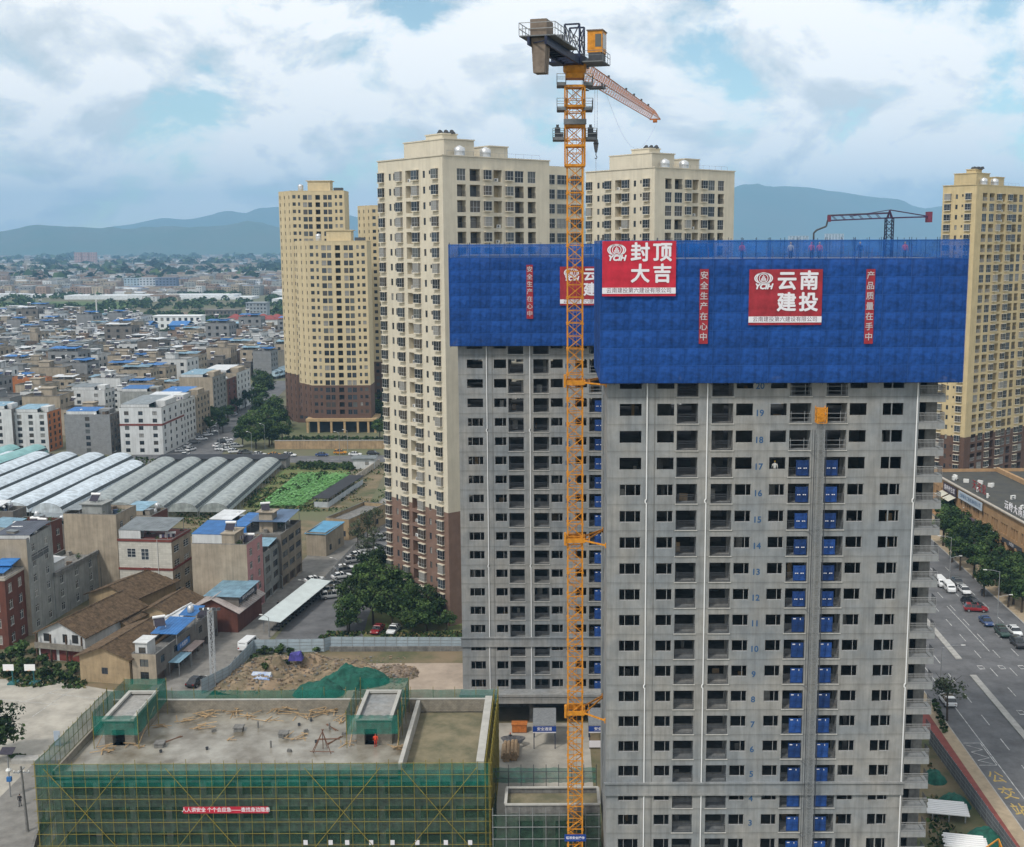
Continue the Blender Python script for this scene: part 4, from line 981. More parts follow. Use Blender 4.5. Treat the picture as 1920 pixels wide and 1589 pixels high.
for sx0, sx1 in ((-57.4, -53.6), (-25.1, -20.6)):
    b = MB(); hs = [(1.0, 2.6, zr, zr + 2.1, 1.2, 1)]
    wallface(b, (sx0, 144), (sx1, 144), zr, 12.9, hs, .2, 0); wallface(b, (sx1, 144), (sx1, 153.4), zr, 12.9); wallface(b, (sx1, 153.4), (sx0, 153.4), zr, 12.9); wallface(b, (sx0, 153.4), (sx0, 144), zr, 12.9)
    b.box(sx0, sx1, 144, 153.4, 12.6, 12.7, 2); b.box(sx0 - .15, sx0 + .3, 143.8, 153.6, 12.903, 13.25, 3); b.box(sx1 - .3, sx1 + .15, 143.8, 153.6, 12.903, 13.25, 3); b.box(sx0 + .3, sx1 - .3, 153.2, 153.6, 12.903, 13.25, 3); b.box(sx0 + .3, sx1 - .3, 143.8, 144.1, 12.903, 13.05, 3)
    b.build('stair_house', [brickg, dark, conc, mat('pale_concrete', (0, 0, 0))], gb)
rr = random.Random(3)
for i, (px, py) in enumerate(((448, 1370), (508, 1402), (532, 1381), (484, 1365), (300, 1400), (618, 1368))):
    p = G(px, py, zr); b = MB(); s = .55 if i % 2 == 0 else .3
    b.box(-s, s, -s, s, 0, .5) if i % 2 == 0 else b.tube((0, 0, 0), (0, 0, .9), .12, 8)
    if i % 2 == 0: b.box(-s - .1, s + .1, -s - .1, s + .1, .5, .62)
    b.build('roof_vent', [conc_d], gb, (p.x, p.y, zr))
def netplane(root, name, p0, p1, zlo, zhi, mats, cw, seed=0, rows=1):
    p0, p1 = Vector((*p0, 0)), Vector((*p1, 0)); d = p1 - p0; n = max(1, round(d.length / cw)); w = d.length / n; hh = (zhi - zlo) / rows; rz = math.atan2(d.y, d.x); var = []
    for sd_ in range(3):
        r = random.Random(seed + sd_); b = MB(); g = [[(w * i / 5, (0 if i in (0, 5) else .2 * r.random()), hh * j / 3 + (r.uniform(-.12, .02) if j == 3 and 0 < i < 5 else 0)) for j in range(4)] for i in range(6)]
        for i in range(5):
            for j in range(3): b.quad(g[i][j], g[i+1][j], g[i+1][j+1], g[i][j+1])
        var.append(b)
    mm = [[v.mesh('net_sheet', [m], True) for v in var] for m in mats]
    for i in range(n):
        for j in range(rows):
            q = p0 + d * (i / n); k = mm[min(j * len(mats) // rows, len(mats) - 1)] if len(mats) > 1 else mm[0]
            link(name, k[rr.randrange(3)], root, (q.x, q.y, zlo + j * hh), rz)
gs = thing('green_scaffolding', 'yellow tube scaffolding with green netting wrapped round the low building', 'scaffolding', (0, 0, 0), 0)
fx0, fx1, fy, ry = -61.6, -7.5, 133.0, 156.2
netplane(gs, 'net_sheet', (fx0, fy + .2), (fx1, fy + .2), 0, 12.0, [green_net, green_net, green_net, green_thin], 4.5, 0, 4)
netplane(gs, 'net_sheet', (fx0, ry), (fx0, fy + .2), 3, 12.4, [green_net, green_thin], 4.6, 4, 2)
netplane(gs, 'net_sheet', (fx0, ry), (fx1, ry), 8, 12.2, [green_thin], 4.5, 7, 1)
netplane(gs, 'net_sheet', (fx1, fy + .2), (fx1, ry), 0, 11.8, [green_net], 4.6, 9, 2)
post = MB(); post.tube((0, 0, 0), (0, 0, 12.6), .034, 6); pme = post.mesh('standard', [yellowp])
n = 37
for i in range(n):
    x = fx0 + (fx1 - fx0) * i / (n - 1) + rr.uniform(-.08, .08); o = link('standard', pme, gs, (x, fy, rr.uniform(-.5, .1))); o.rotation_euler[1] = rr.uniform(-.008, .008); link('standard', pme, gs, (x, ry + .1, 0)) if i % 2 == 0 else None
led = MB(); led.tube((fx0 - .3, 0, 0), (fx1 + .3, 0, 0), .032, 6); lm = led.mesh('ledger', [yellowp])
for k in range(9): link('ledger', lm, gs, (0, fy - .07, .3 + k * 1.48))
led2 = MB(); led2.tube((0, fy, 0), (0, ry, 0), .042, 6); lm2 = led2.mesh('ledger', [yellowp])
for k in range(9):
    for X in (fx0 - .06, fx1 + .06, fx1 - .5): link('ledger', lm2, gs, (X, 0, .3 + k * 1.48))
for i in range(17):
    y = fy + (ry - fy) * i / 16
    for X in (fx0, fx1 + .02, fx1 - .55): link('standard', pme, gs, (X, y, 0))
for a, c in ((-60.5, -51.2), (-46, -37.0), (-29.5, -20.5), (-18.0, -9.0)):
    for u, v in ((a, c), (c, a)):
        b = MB(); b.tube((u, fy - .13, .3), (v, fy - .13, 11.6), .045, 6); b.build('diagonal_brace', [yellowp], gs)
for sx0, sx1 in ((-58.4, -52.7), (-26.2, -19.6)):       # nets round the stair houses
    netplane(gs, 'net_sheet', (sx0, 143), (sx1, 143), 11.4, 14.0, [green_thin], 2.5, 11); netplane(gs, 'net_sheet', (sx0, 154.4), (sx1, 154.4), 11.8, 14.6, [green_thin], 2.5, 12)
    for X in (sx0, sx1): netplane(gs, 'net_sheet', (X, 143), (X, 154.4), 11.4, 14.4, [green_thin], 3, 13)
    for X in (sx0, sx1):
        for y in (143, 146.8, 150.6, 154.4): b = MB(); b.tube((0, 0, zr), (0, 0, 14.7), .045, 6); b.build('standard', [yellowp], gs, (X, y, 0))
        b = MB(); b.tube((X + (.3 if X < sx1 else -.2), 143, zr + .2), (X + (.3 if X < sx1 else -.2), 150, 12.4), .06, 6); b.build('diagonal_brace', [timber], gs)
for px in (1146, 1240, 1302, 1392, 1472, 1565, 1672, 1763):
    q = V(px / 2, 1580, fy - .1); b = MB(); b.box(-.25, .25, -.03, 0, -.3, .3); b.build('number_plate', [white_txt], gs, (q.x, fy - .1, q.z))
a, c = V(344, 1525.5, fy - .25), V(503, 1512.5, fy - .25)
bn = thing('safety_banner', 'long narrow red banner hung across the green netting front', 'banner', (a.x, fy - .25, a.z))
b = MB(); b.box(0, c.x - a.x, -.02, 0, 0, c.z - a.z); b.build('cloth', [red_cloth], bn)
link('lettering', textmesh('人人讲安全 个个会应急——查找身边隐患', .62, [white_txt], bold=.01, sx=.93), bn, ((c.x - a.x) / 2, -.03, (c.z - a.z) / 2))
# loose timber on the roof: every heap a thing of its own
def heap(px, py, n, L, z, label, spread=1.2, name='timber_heap', m=None, th=(.12, .05)):
    p = G(px, py, z); t = thing(name, label, 'timber', (p.x, p.y, z), 0, 'heaps of loose formwork timber on the flat roof'); r = random.Random(px)
    for i in range(n):
        b = MB(); l = L * r.uniform(.5, 1.1); b.box(-l / 2, l / 2, -th[0] / 2, th[0] / 2, 0, th[1]); o = b.build('plank', [m or timber], t, (r.uniform(-spread, spread), r.uniform(-spread, spread) * .6, .02 + .07 * i)); o.rotation_euler = (r.uniform(-.05, .05), r.uniform(-.08, .08), r.uniform(-.6, .6) + (1.4 if r.random() < .3 else 0))
for px, py, n, L, lab in ((388, 1342, 9, 2.8, 'scattered pale planks below the rear parapet, left of centre'), (432, 1338, 9, 3.0, 'tangle of pale planks by the middle of the rear parapet'), (527, 1336, 12, 3.0, 'large spread of planks by the rear parapet right of centre'), (612, 1338, 12, 3.0, 'spread of planks by the rear parapet near the right stair house'), (375, 1366, 8, 2.4, 'bundle of brown timber lying on the wet roof left of centre'), (558, 1385, 7, 2.2, 'small pile of brown timber in the middle of the wet roof'),
                          (193, 1410, 12, 1.8, 'heap of broken timber beside the left stair house door'), (745, 1405, 9, 1.8, 'pale timber offcuts beside the planter wall'), (310, 1362, 5, 2.0, 'few planks leaning by the left stair house scaffold'), (460, 1345, 6, 2.6, 'loose planks across the middle rear of the roof')): heap(px, py, n, L, zr, lab)
for i in range(14):
    px, py = rr.uniform(300, 650), rr.uniform(1350, 1415); p = G(px, py, zr); b = MB(); k = i % 3
    if k == 0: b.lathe([(.16, 0), (.2, .35), (.17, .35), (.14, .05)], n=9)
    elif k == 1: b.box(-.3, .3, -.15, .15, 0, .2); b.box(-.25, .25, -.12, .12, .2, .38)
    else: b.tube((-1.4, 0, .05), (1.4, .3, .05), .05, 6); b.tube((-1.2, .25, .05), (1.5, .1, .05), .05, 6)
    o = b.build(('bucket', 'block_pile', 'tube_pair')[k], [(dsteel, conc_d, mat('rusty_bar', (.16, .08, .05), .8))[k]], None, (p.x, p.y, zr)); o.rotation_euler[2] = rr.uniform(0, 3); tag(o, ('small dark bucket standing on the wet flat roof', 'small pile of grey blocks on the wet flat roof', 'pair of rusty tubes lying on the wet flat roof')[k], ('bucket', 'blocks', 'tubes')[k], ('buckets on the flat roof', 'block piles on the flat roof', 'tubes on the flat roof')[k])
for px, py, n, L in ((345, 1352, 5, 2.2), (570, 1345, 7, 2.4), (655, 1395, 5, 1.6), (250, 1402, 6, 1.6), (500, 1352, 4, 2.6), (420, 1385, 3, 2.0), (640, 1350, 6, 2.4)): heap(px, py, n, L, zr, 'small scatter of loose planks on the wet flat roof')
p = G(606, 1410, zr); t = thing('timber_tripod', 'rusty tripod of long poles standing on the wet roof', 'tripod', (p.x, p.y, zr))
for dx, dy in ((-1.2, -.3), (1.1, -.6), (.3, 1.2), (-.2, 1.0), (-1.4, .4)): b = MB(); b.tube((dx, dy, 0), (-dx * .1, -dy * .1, 3.0), .05, 6); b.build('pole', [mat('rusty_bar', (0, 0, 0))], t)
b = MB(); b.tube((-1.6, -.4, .25), (1.5, -.7, .3), .05, 6); b.build('cross_pole', [mat('rusty_bar', (0, 0, 0))], t)
# ------------------------------------------------------------------ small netted annexe by the crane foot
an = thing('small_netted_annexe', 'small unfinished annexe with earth roof and green net at the crane foot', 'building', (0, 0, 0))
ax0, ax1 = -5.7, 5.6
b = MB(); wallface(b, (ax0, 132.5), (ax1, 132.5), 0, 7.0, [(1.5, 4.5, 1, 5, .4, 1), (6, 9.5, 1, 5, .4, 1)], .3); wallface(b, (ax1, 132.5), (ax1, 137), 0, 7); wallface(b, (ax1, 137), (ax0, 137), 0, 7); wallface(b, (ax0, 137), (ax0, 132.5), 0, 7); b.build('wall', [conc_d, dark], an)
b = MB(); b.box(ax0 + .2, ax1 - .2, 132.7, 136.8, 6.2, 6.4); b.build('roof_deck', [mossc], an)
b = MB(); pc_ = mat('pale_concrete', (0, 0, 0))
for q in ((ax0, ax1, 132.35, 132.7), (ax0, ax1, 136.8, 137.1)): b.box(*q, 7.003, 7.15)
for q in ((ax0 - .1, ax0 + .25, 132.7, 136.8), (ax1 - .25, ax1 + .1, 132.7, 136.8)): b.box(*q, 7.003, 7.15)
b.build('parapet_coping', [pc_], an)
ag = thing('annexe_scaffolding', 'dark green netting and tubes in front of the small annexe', 'scaffolding', (0, 0, 0))
netplane(ag, 'net_sheet', (ax0 - 1.5, 131.5), (ax1 + .1, 131.5), 0, 6.4, [green_net], 3.2, 21, 2); netplane(ag, 'net_sheet', (ax0 - 2.2, 140), (ax1 - .2, 140), 6.2, 8.2, [green_thin], 2.4, 22)
netplane(ag, 'net_sheet', (ax0 - 1.5, 140), (ax0 - 1.5, 131.5), 0, 6.2, [green_net], 3, 23, 2)
for i in range(9):
    for y, h in ((131.4, 7.2), (139.9, 8.7)): b = MB(); b.tube((0, 0, 0), (0, 0, h), .04, 6); b.build('standard', [dsteel if y > 135 else steel], ag, (ax0 - 1.4 + i * 1.57, y, 0))
for k in range(5): b = MB(); b.tube((ax0 - 1.5, 0, 0), (ax1, 0, 0), .04, 6); b.build('ledger', [steel], ag, (0, 131.35, .3 + k * 1.5))
for z in (6.9, 7.8): b = MB(); b.tube((ax0 - 2.2, 0, 0), (ax1 - .2, 0, 0), .04, 6); b.build('ledger', [dsteel], ag, (0, 139.85, z))
# safety passages in front of the rear tower
sgn = mat('sign_blue', (0, 0, 0))
for px, lab, wd in ((1021, 'covered safety passage with blue sign in front of the rear tower door', 3.2), (1128, 'covered stand with blue and white panels half hidden by the near tower', 3.6)):
    p = V(px, 1392, 164.); t = thing('safety_passage', lab, 'shelter', (p.x, 164, 0), 0, 'site safety passages')
    for x in (-wd / 2, wd / 2 - .12):
        for y in (0, 4): b = MB(); b.box(x, x + .12, y, y + .12, 0, 3.0); b.build('post', [navy], t)
    b = MB(); b.hexa([(-wd / 2 - .1, -.1, 3.6), (wd / 2 + .1, -.1, 3.6), (wd / 2 + .1, 5.5, 4.0), (-wd / 2 - .1, 5.5, 4.0), (-wd / 2 - .1, -.1, 3.7), (wd / 2 + .1, -.1, 3.7), (wd / 2 + .1, 5.5, 4.1), (-wd / 2 - .1, 5.5, 4.1)]); b.build('roof', [steel], t)
    b = MB(); b.box(-wd / 2 - .1, wd / 2 + .1, -.2, -.1, 2.75, 3.55); o = b.build('sign_board', [sgn], t); link('lettering', textmesh('安全通道', .55, [white_txt], bold=.01), o, (0, -.21, 3.15))
    b = MB(); b.box(-wd / 2 - .1, wd / 2 + .1, -.17, -.1, 2.55, 2.72); b.build('white_edge', [white_txt], t)
    if px > 1100: b = MB(); b.box(-wd / 2, wd / 2, -.15, -.05, .3, 1.3); b.build('barrier_panel', [white_txt], t)
cardb = mat('rolled_board', (.36, .25, .15), .9, 1.5, .3)
for i, (px, py) in enumerate(((950, 1418), (964, 1416))):
    p = G(px, py); t = thing('pipe_bundle', ('left' if i == 0 else 'right') + ' one of two tan pipe bundles lying in the concrete yard', 'pipes', (p.x, p.y, 0), 0, 'tan pipe bundles in the yard')
    for k in range(7): b = MB(); a = k * 1.05; r_ = 0 if k == 0 else .5; b.tube((r_ * math.cos(a), -2.2, .75 + r_ * math.sin(a)), (r_ * math.cos(a), 2.2, .75 + r_ * math.sin(a)), .26, 8); b.build('pipe', [cardb], t)
p = G(962, 1402); b = MB()
for k in range(5): b.path([(p.x + (1.3 + .12 * k) * math.cos(a * .35), p.y + .8 * math.sin(a * .35) + .1 * k, .9 + .1 * k) for a in range(19)], .07, 5)
tag(b.build('hose_coil', [mat('black_white_hose', (.12, .12, .13), .6, 3, .5)]), 'coil of dark hose lying over the tan pipe bundles', 'hose')
p = G(974, 1372); b = MB(); b.box(-1.1, 1.1, -.7, .7, .15, 1.3); b.box(-1.2, 1.2, -.8, .8, 1.3, 1.4); b.box(-1.0, -.8, -.6, .6, 0, .15); b.box(.8, 1.0, -.6, .6, 0, .15); tag(b.build('site_skip', [orange_d], None, (p.x, p.y, 0)), 'orange skip by the foot of the rear tower', 'skip')
# ------------------------------------------------------------------ hoarding, dirt, covered mound
hoard_m = mat('hoarding_sheet', (.34, .41, .46), .6, .6, .2, rnd=.08); dirt = mat('loose_dirt', (.24, .175, .115), .95, .35, .5, col2=(.11, .095, .06), bump=.6)
def hoarding(pts, label, h=2.5, w=2.0, m=None, name='site_hoarding'):
    t = thing(name, label, 'fence', (pts[0][0], pts[0][1], 0), 0); o = Vector((pts[0][0], pts[0][1], 0))
    pan = {}
    for p, q in zip(pts, pts[1:]):
        p, q = Vector((*p, 0)), Vector((*q, 0)); d = q - p; n = max(1, round(d.length / w)); ww = d.length / n; rz = math.atan2(d.y, d.x)
        b = MB(); b.box(.04, ww - .04, -.02, .02, .1, h)
        for k in range(1, 4): b.box(.04, ww - .04, -.05, -.021, h * k / 4, h * k / 4 + .06, 1); b.box(.04, ww - .04, .021, .05, h * k / 4, h * k / 4 + .06, 1)
        pm2 = b.mesh('panel', [m or hoard_m, steel]); b = MB(); b.box(-.04, .04, -.04, .04, 0, h + .08); po = b.mesh('post', [steel])
        for i in range(n): s = p + d * (i / n) - o; link('panel', pm2, t, s, rz); link('post', po, t, s, rz)
        link('post', po, t, q - o, rz)
    return t
hp = [tuple(G(*p)[:2]) for p in ((378, 1302), (430, 1275), (476, 1225), (540, 1224), (608, 1223), (620, 1219), (868, 1220))]
hoarding(hp[:3], 'grey blue hoarding beside the street, at the site corner'); hoarding(hp[2:6], 'grey hoarding panels behind the dirt heaps'); hoarding(hp[5:], 'pale blue gridded hoarding left of the rear tower')
b = MB(); q0, q1 = hp[5], hp[6]; b.box(q0[0], q1[0], q0[1] - 1.0, q0[1] - .6, 0, .9); struct(b.build('retaining_kerb', [conc_d]))
def mound(name, c, rx, ry_, h, m, seed, n=34, rz=0., amp=.35):
    b = MB(); g = []
    for i in range(n + 1):
        g.append([])
        for j in range(n + 1):
            u, v = 2 * i / n - 1, 2 * j / n - 1; r = math.sqrt(u * u + v * v); nz = noise.fractal(Vector((u * 2.2, v * 2.2, seed)), 1., 2., 5)
            f = max(0, 1 - r * r) ** .8; z = h * f * (1 + amp * nz) + .25 * h * max(0, nz) * f - .03
            g[-1].append((u * rx, v * ry_, max(z, -.03)))
    for i in range(n):
        for j in range(n): b.quad(g[i][j], g[i+1][j], g[i+1][j+1], g[i][j+1])
    o = b.build(name, [m], None, (c[0], c[1], .03), True); o.rotation_euler[2] = rz; bm = bmesh.new(); bm.from_mesh(o.data); bmesh.ops.remove_doubles(bm, verts=bm.verts, dist=.001); bm.to_mesh(o.data); bm.free(); return o
p = G(530, 1262); struct(mound('dirt_heap', p, 10, 6.0, 1.7, dirt, 2, 60, .35, 1.2)); p = G(640, 1262); struct(mound('dirt_heap', p, 6.5, 4.5, 1.8, dirt, 5)); p = G(470, 1282); struct(mound('dirt_heap', p, 6, 5, 1.6, dirt, 8))
p = G(742, 1265); struct(mound('rubble_heap', p, 4, 4, 1.0, mat('rubble', (.22, .17, .13), .95, 2.0, .5, bump=.6), 11))
gmat = mat('green_cover_net', (.014, .095, .068), .85, 1.2, .4, bump=.5)
p = G(665, 1280); tag(mound('covered_mound', p, 6.2, 3.6, 2.4, gmat, 21, 60, .15, .45), 'large earth mound under a dark green net behind the low building', 'covered mound'); p = G(598, 1300); tag(mound('covered_mound', p, 4.2, 3.4, 1.9, gmat, 25, 30), 'smaller net-covered mound left of the large green one', 'covered mound')
p = G(490, 1284); b = MB(); b.hexa([(-1.8, -1.2, .1), (1.8, -1.2, .1), (1.8, 1.2, .1), (-1.8, 1.2, .1), (-1.7, -1.1, .9), (1.6, -1.1, .75), (1.5, 1.1, 1.2), (-1.6, 1.1, 1.3)]); tag(b.build('tarpaulin', [mat('blue_white_tarp', (.12, .2, .42), .7, .9, .6, col2=(.5, .53, .55), bump=.3)], None, (p.x, p.y, .6)), 'blue and white tarpaulin over materials on the dirt', 'tarpaulin')
p = G(556, 1262); b = MB(); b.hexa([(-1.2, -.8, .1), (1.2, -.8, .1), (1.2, .8, .1), (-1.2, .8, .1), (-.9, -.6, 1.3), (.6, -.7, 1.1), (.8, .6, 1.5), (-.9, .5, 1.2)]); tag(b.build('tarpaulin', [mat('violet_tarp', (.07, .06, .28), .7, .9, .5)], None, (p.x, p.y, 2.3)), 'violet blue tarpaulin heap beside the green covered mound', 'tarpaulin')
# strip between the near tower and the main road: fence, stacks of white pipe
hoarding([tuple(G(1742, 1395)[:2]), tuple(G(1905, 1625)[:2])], 'dark grey hoarding between the site and the red pavement', 2.4, 2.0, mat('dark_hoarding', (.14, .15, .165), .7, .6, .2, rnd=.08), 'roadside_hoarding')
for i, (px, py, n, lab) in enumerate(((1775, 1530, 14, 'stack of long white plastic pipes beside the near tower'), (1808, 1592, 12, 'second stack of white pipes at the lower right corner of the site'))):
    p = G(px, py); t = thing('pipe_stack', lab, 'pipes', (p.x, p.y, 0), rad(-12), 'stacks of white plastic pipe')
    for k in range(n): b = MB(); j = (k * 5) % n; b.tube((-2.6 + .2 * (k % 3), -1.6 + .26 * j, 1.0 + .12 * (k % 2)), (2.6 - .3 * (k % 2), -1.6 + .26 * j, 1.0 + .12 * (k % 2)), .13, 7); b.build('pipe', [white_pipe], t)
    b = MB()
    for x in (-2, 0, 2): b.box(x, x + .15, -1.8, 2.1, .75, .87); b.box(x, x + .15, -1.7, -1.55, 0, .75); b.box(x, x + .15, 1.8, 1.95, 0, .75)
    b.build('rack', [steel], t)
for px, py, s, lab in ((1752, 1462, 1.6, 'green net heap by the corner balconies'), (1790, 1508, 2.0, 'crumpled green net beside the white pipes'), (1850, 1575, 2.2, 'green net heap beside the roadside hoarding')):
    p = G(px, py); tag(mound('net_heap', p, s, s * 1.2, 1.2, gmat, px, 18), lab, 'net heap', 'green net heaps beside the road')
p = G(1858, 1606); t = thing('orange_frame', 'orange steel frame lying at the foot of the roadside hoarding', 'frame', (p.x, p.y, 0))
for a, c in (((-1.5, -1, 0), (1.5, -1, 0)), ((-1.5, 1, 0), (1.5, 1, 0)), ((-1.5, -1, 0), (-1.5, 1, 0)), ((1.5, -1, 0), (1.5, 1, 0)), ((-1.5, -1, 0), (-1.0, -1, 1.6)), ((1.5, 1, 0), (1.2, 1, 1.6)), ((-1.0, -1, 1.6), (1.2, 1, 1.6)), ((1.5, -1, 0), (1.2, 1, 1.6))): b = MB(); b.bar(Vector(a) + Vector((0, 0, .1)), Vector(c) + Vector((0, 0, .1)), .14); b.build('bar', [orange], t)
# ------------------------------------------------------------------ village houses
roofblue = mat('blue_metal_roof', (.035, .16, .42), .5, .7, .25, rnd=.2); roofpale = mat('pale_blue_roof', (.20, .33, .42), .5, .6, .3, rnd=.15); roofgrey = mat('grey_metal_roof', (.20, .225, .24), .5, .6, .3, rnd=.2); roofwhite = mat('white_metal_roof', (.62, .64, .66), .5, .5, .2)
m_tan = mat('tan_plaster', (.36, .305, .235), .95, .35, .2, streak=.25); m_white = mat('white_tile_wall', (.58, .56, .50), .7, .5, .1, streak=.12, brick=(1.2, .42, .02, (.40, .38, .34)))
m_w2 = mat('whitewash', (.56, .57, .57), .9, .3, .12, streak=.2); m_grey = mat('grey_plaster', (.30, .31, .30), .95, .4, .2, streak=.25); m_pink = mat('pink_wall', (.50, .26, .26), .9, .5, .12); m_red = mat('red_brown_wall', (.135, .05, .035), .85, .5, .2, streak=.25)
m_dg = mat('dark_grey_wall', (.17, .155, .14), .95, .5, .25, streak=.2); m_or = mat('orange_wall', (.42, .16, .06), .9, .5, .2); m_brick = mat('grey_brick_wall', (.26, .265, .27), .95, .6, .2, brick=(.5, .25, .02, (.17, .17, .17))); trim_red = mat('red_trim', (.17, .045, .035), .8, .8, .2)
shut = mat('roller_shutter', (.10, .07, .055), .7, 1, .3)
solar_p = mat('solar_tubes', (.035, .03, .045), .25, 2, .3)
def solar_mesh():
    b = MB(); b.hexa([(-.9, -.8, .3), (.9, -.8, .3), (.9, .6, 1.35), (-.9, .6, 1.35), (-.9, -.85, .38), (.9, -.85, .38), (.9, .55, 1.43), (-.9, .55, 1.43)], 0)
    b.tube((-1.05, .7, 1.55), (1.05, .7, 1.55), .27, 10, 1)
    for x in (-.85, .85): b.bar((x, .7, 0), (x, .7, 1.5), .06, m=1); b.bar((x, -.8, 0), (x, -.8, .35), .06, m=1)
    return b.mesh('solar_heater', [solar_p, white_pipe])
SOLAR = solar_mesh()
_b = MB(); _b.lathe([(.55, 0), (.58, .1), (.58, 1.0), (.3, 1.25), (.12, 1.3)], n=12); TANKM = _b.mesh('water_tank', [mat('stainless_tank', (0, 0, 0))], True)
_b = MB(); _b.box(-.5, .5, -.35, .35, 0, .8); _b.box(-.56, .56, -.4, .4, .8, .86); BOXM = _b.mesh('storage_box', [mat('faded_box', (.24, .22, .2), .9, 1.5, .3, ramp=[(.30, .28, .25), (.10, .14, .22), (.35, .34, .33), (.16, .12, .09), (.22, .23, .21)])])
_b = MB(); _b.lathe([(.22, 0), (.3, .4)], n=8); _rp = random.Random(3)
for _i in range(46):
    _v = Vector((_rp.gauss(0, .28), _rp.gauss(0, .28), .75 + _rp.gauss(0, .22))); _u = Vector((_rp.gauss(0, 1), _rp.gauss(0, 1), _rp.gauss(0, 1))).normalized() * .2; _w = _u.orthogonal().normalized() * .1; _b.quad(_v - _u, _v - _w, _v + _u, _v + _w, 1)
PLANTM = _b.mesh('roof_plant', [conc_d, mat('roof_leaf', (.035, .07, .02), .8, rnd=.3)])
_b = MB(); _b.box(-.9, .9, -.6, .6, 0, 1.9); _b.box(-1.05, 1.05, -.75, .75, 1.9, 1.97, 1); SHEDM = _b.mesh('roof_hut', [mat('faded_box', (0, 0, 0)), roofgrey])
_b = MB()
for _x in (-1.3, 1.3): _b.tube((_x, 0, 0), (_x, 0, 1.8), .03, 5)
_b.tube((-1.3, 0, 1.75), (1.3, 0, 1.75), .012, 4)
for _k, _x in enumerate((-1.0, -.5, .0, .55, 1.0)): _b.quad((_x - .2, .0, 1.0 + .1 * (_k % 2)), (_x + .2, .02, 1.0 + .1 * (_k % 2)), (_x + .2, 0, 1.74), (_x - .2, 0, 1.74), 1 + _k % 2)
LINEM = _b.mesh('washing_line', [steel, mat('pale_laundry', (.5, .48, .5), .9), mat('dark_laundry', (.08, .07, .14), .9)])
def awning(root, x0, x1, y0, y1, z, m, h=2.3, tilt=.5, panel=None, name='roof_canopy'):
    b = MB(); b.hexa([(x0, y0, z + h), (x1, y0, z + h), (x1, y1, z + h + tilt), (x0, y1, z + h + tilt), (x0, y0, z + h + .06), (x1, y0, z + h + .06), (x1, y1, z + h + tilt + .06), (x0, y1, z + h + tilt + .06)], 0)
    for i in range(int((x1 - x0) / .6)): X = x0 + .3 + i * .6; b.bar((X, y0, z + h + .075), (X, y1, z + h + tilt + .075), .05, .04, 0)
    for x in (x0 + .15, x1 - .15):
        for y, hh in ((y0 + .15, h), (y1 - .15, h + tilt)): b.bar((x, y, z), (x, y, z + hh), .09, m=1)
    o = b.build(name, [m, steel], root)
    if panel: b = MB(); b.box(x0 + .1, x0 + (x1 - x0) * panel[0], y0 + .02, y0 + .08, z, z + h - .05); b.build('side_sheet', [panel[1]], root)
    return o
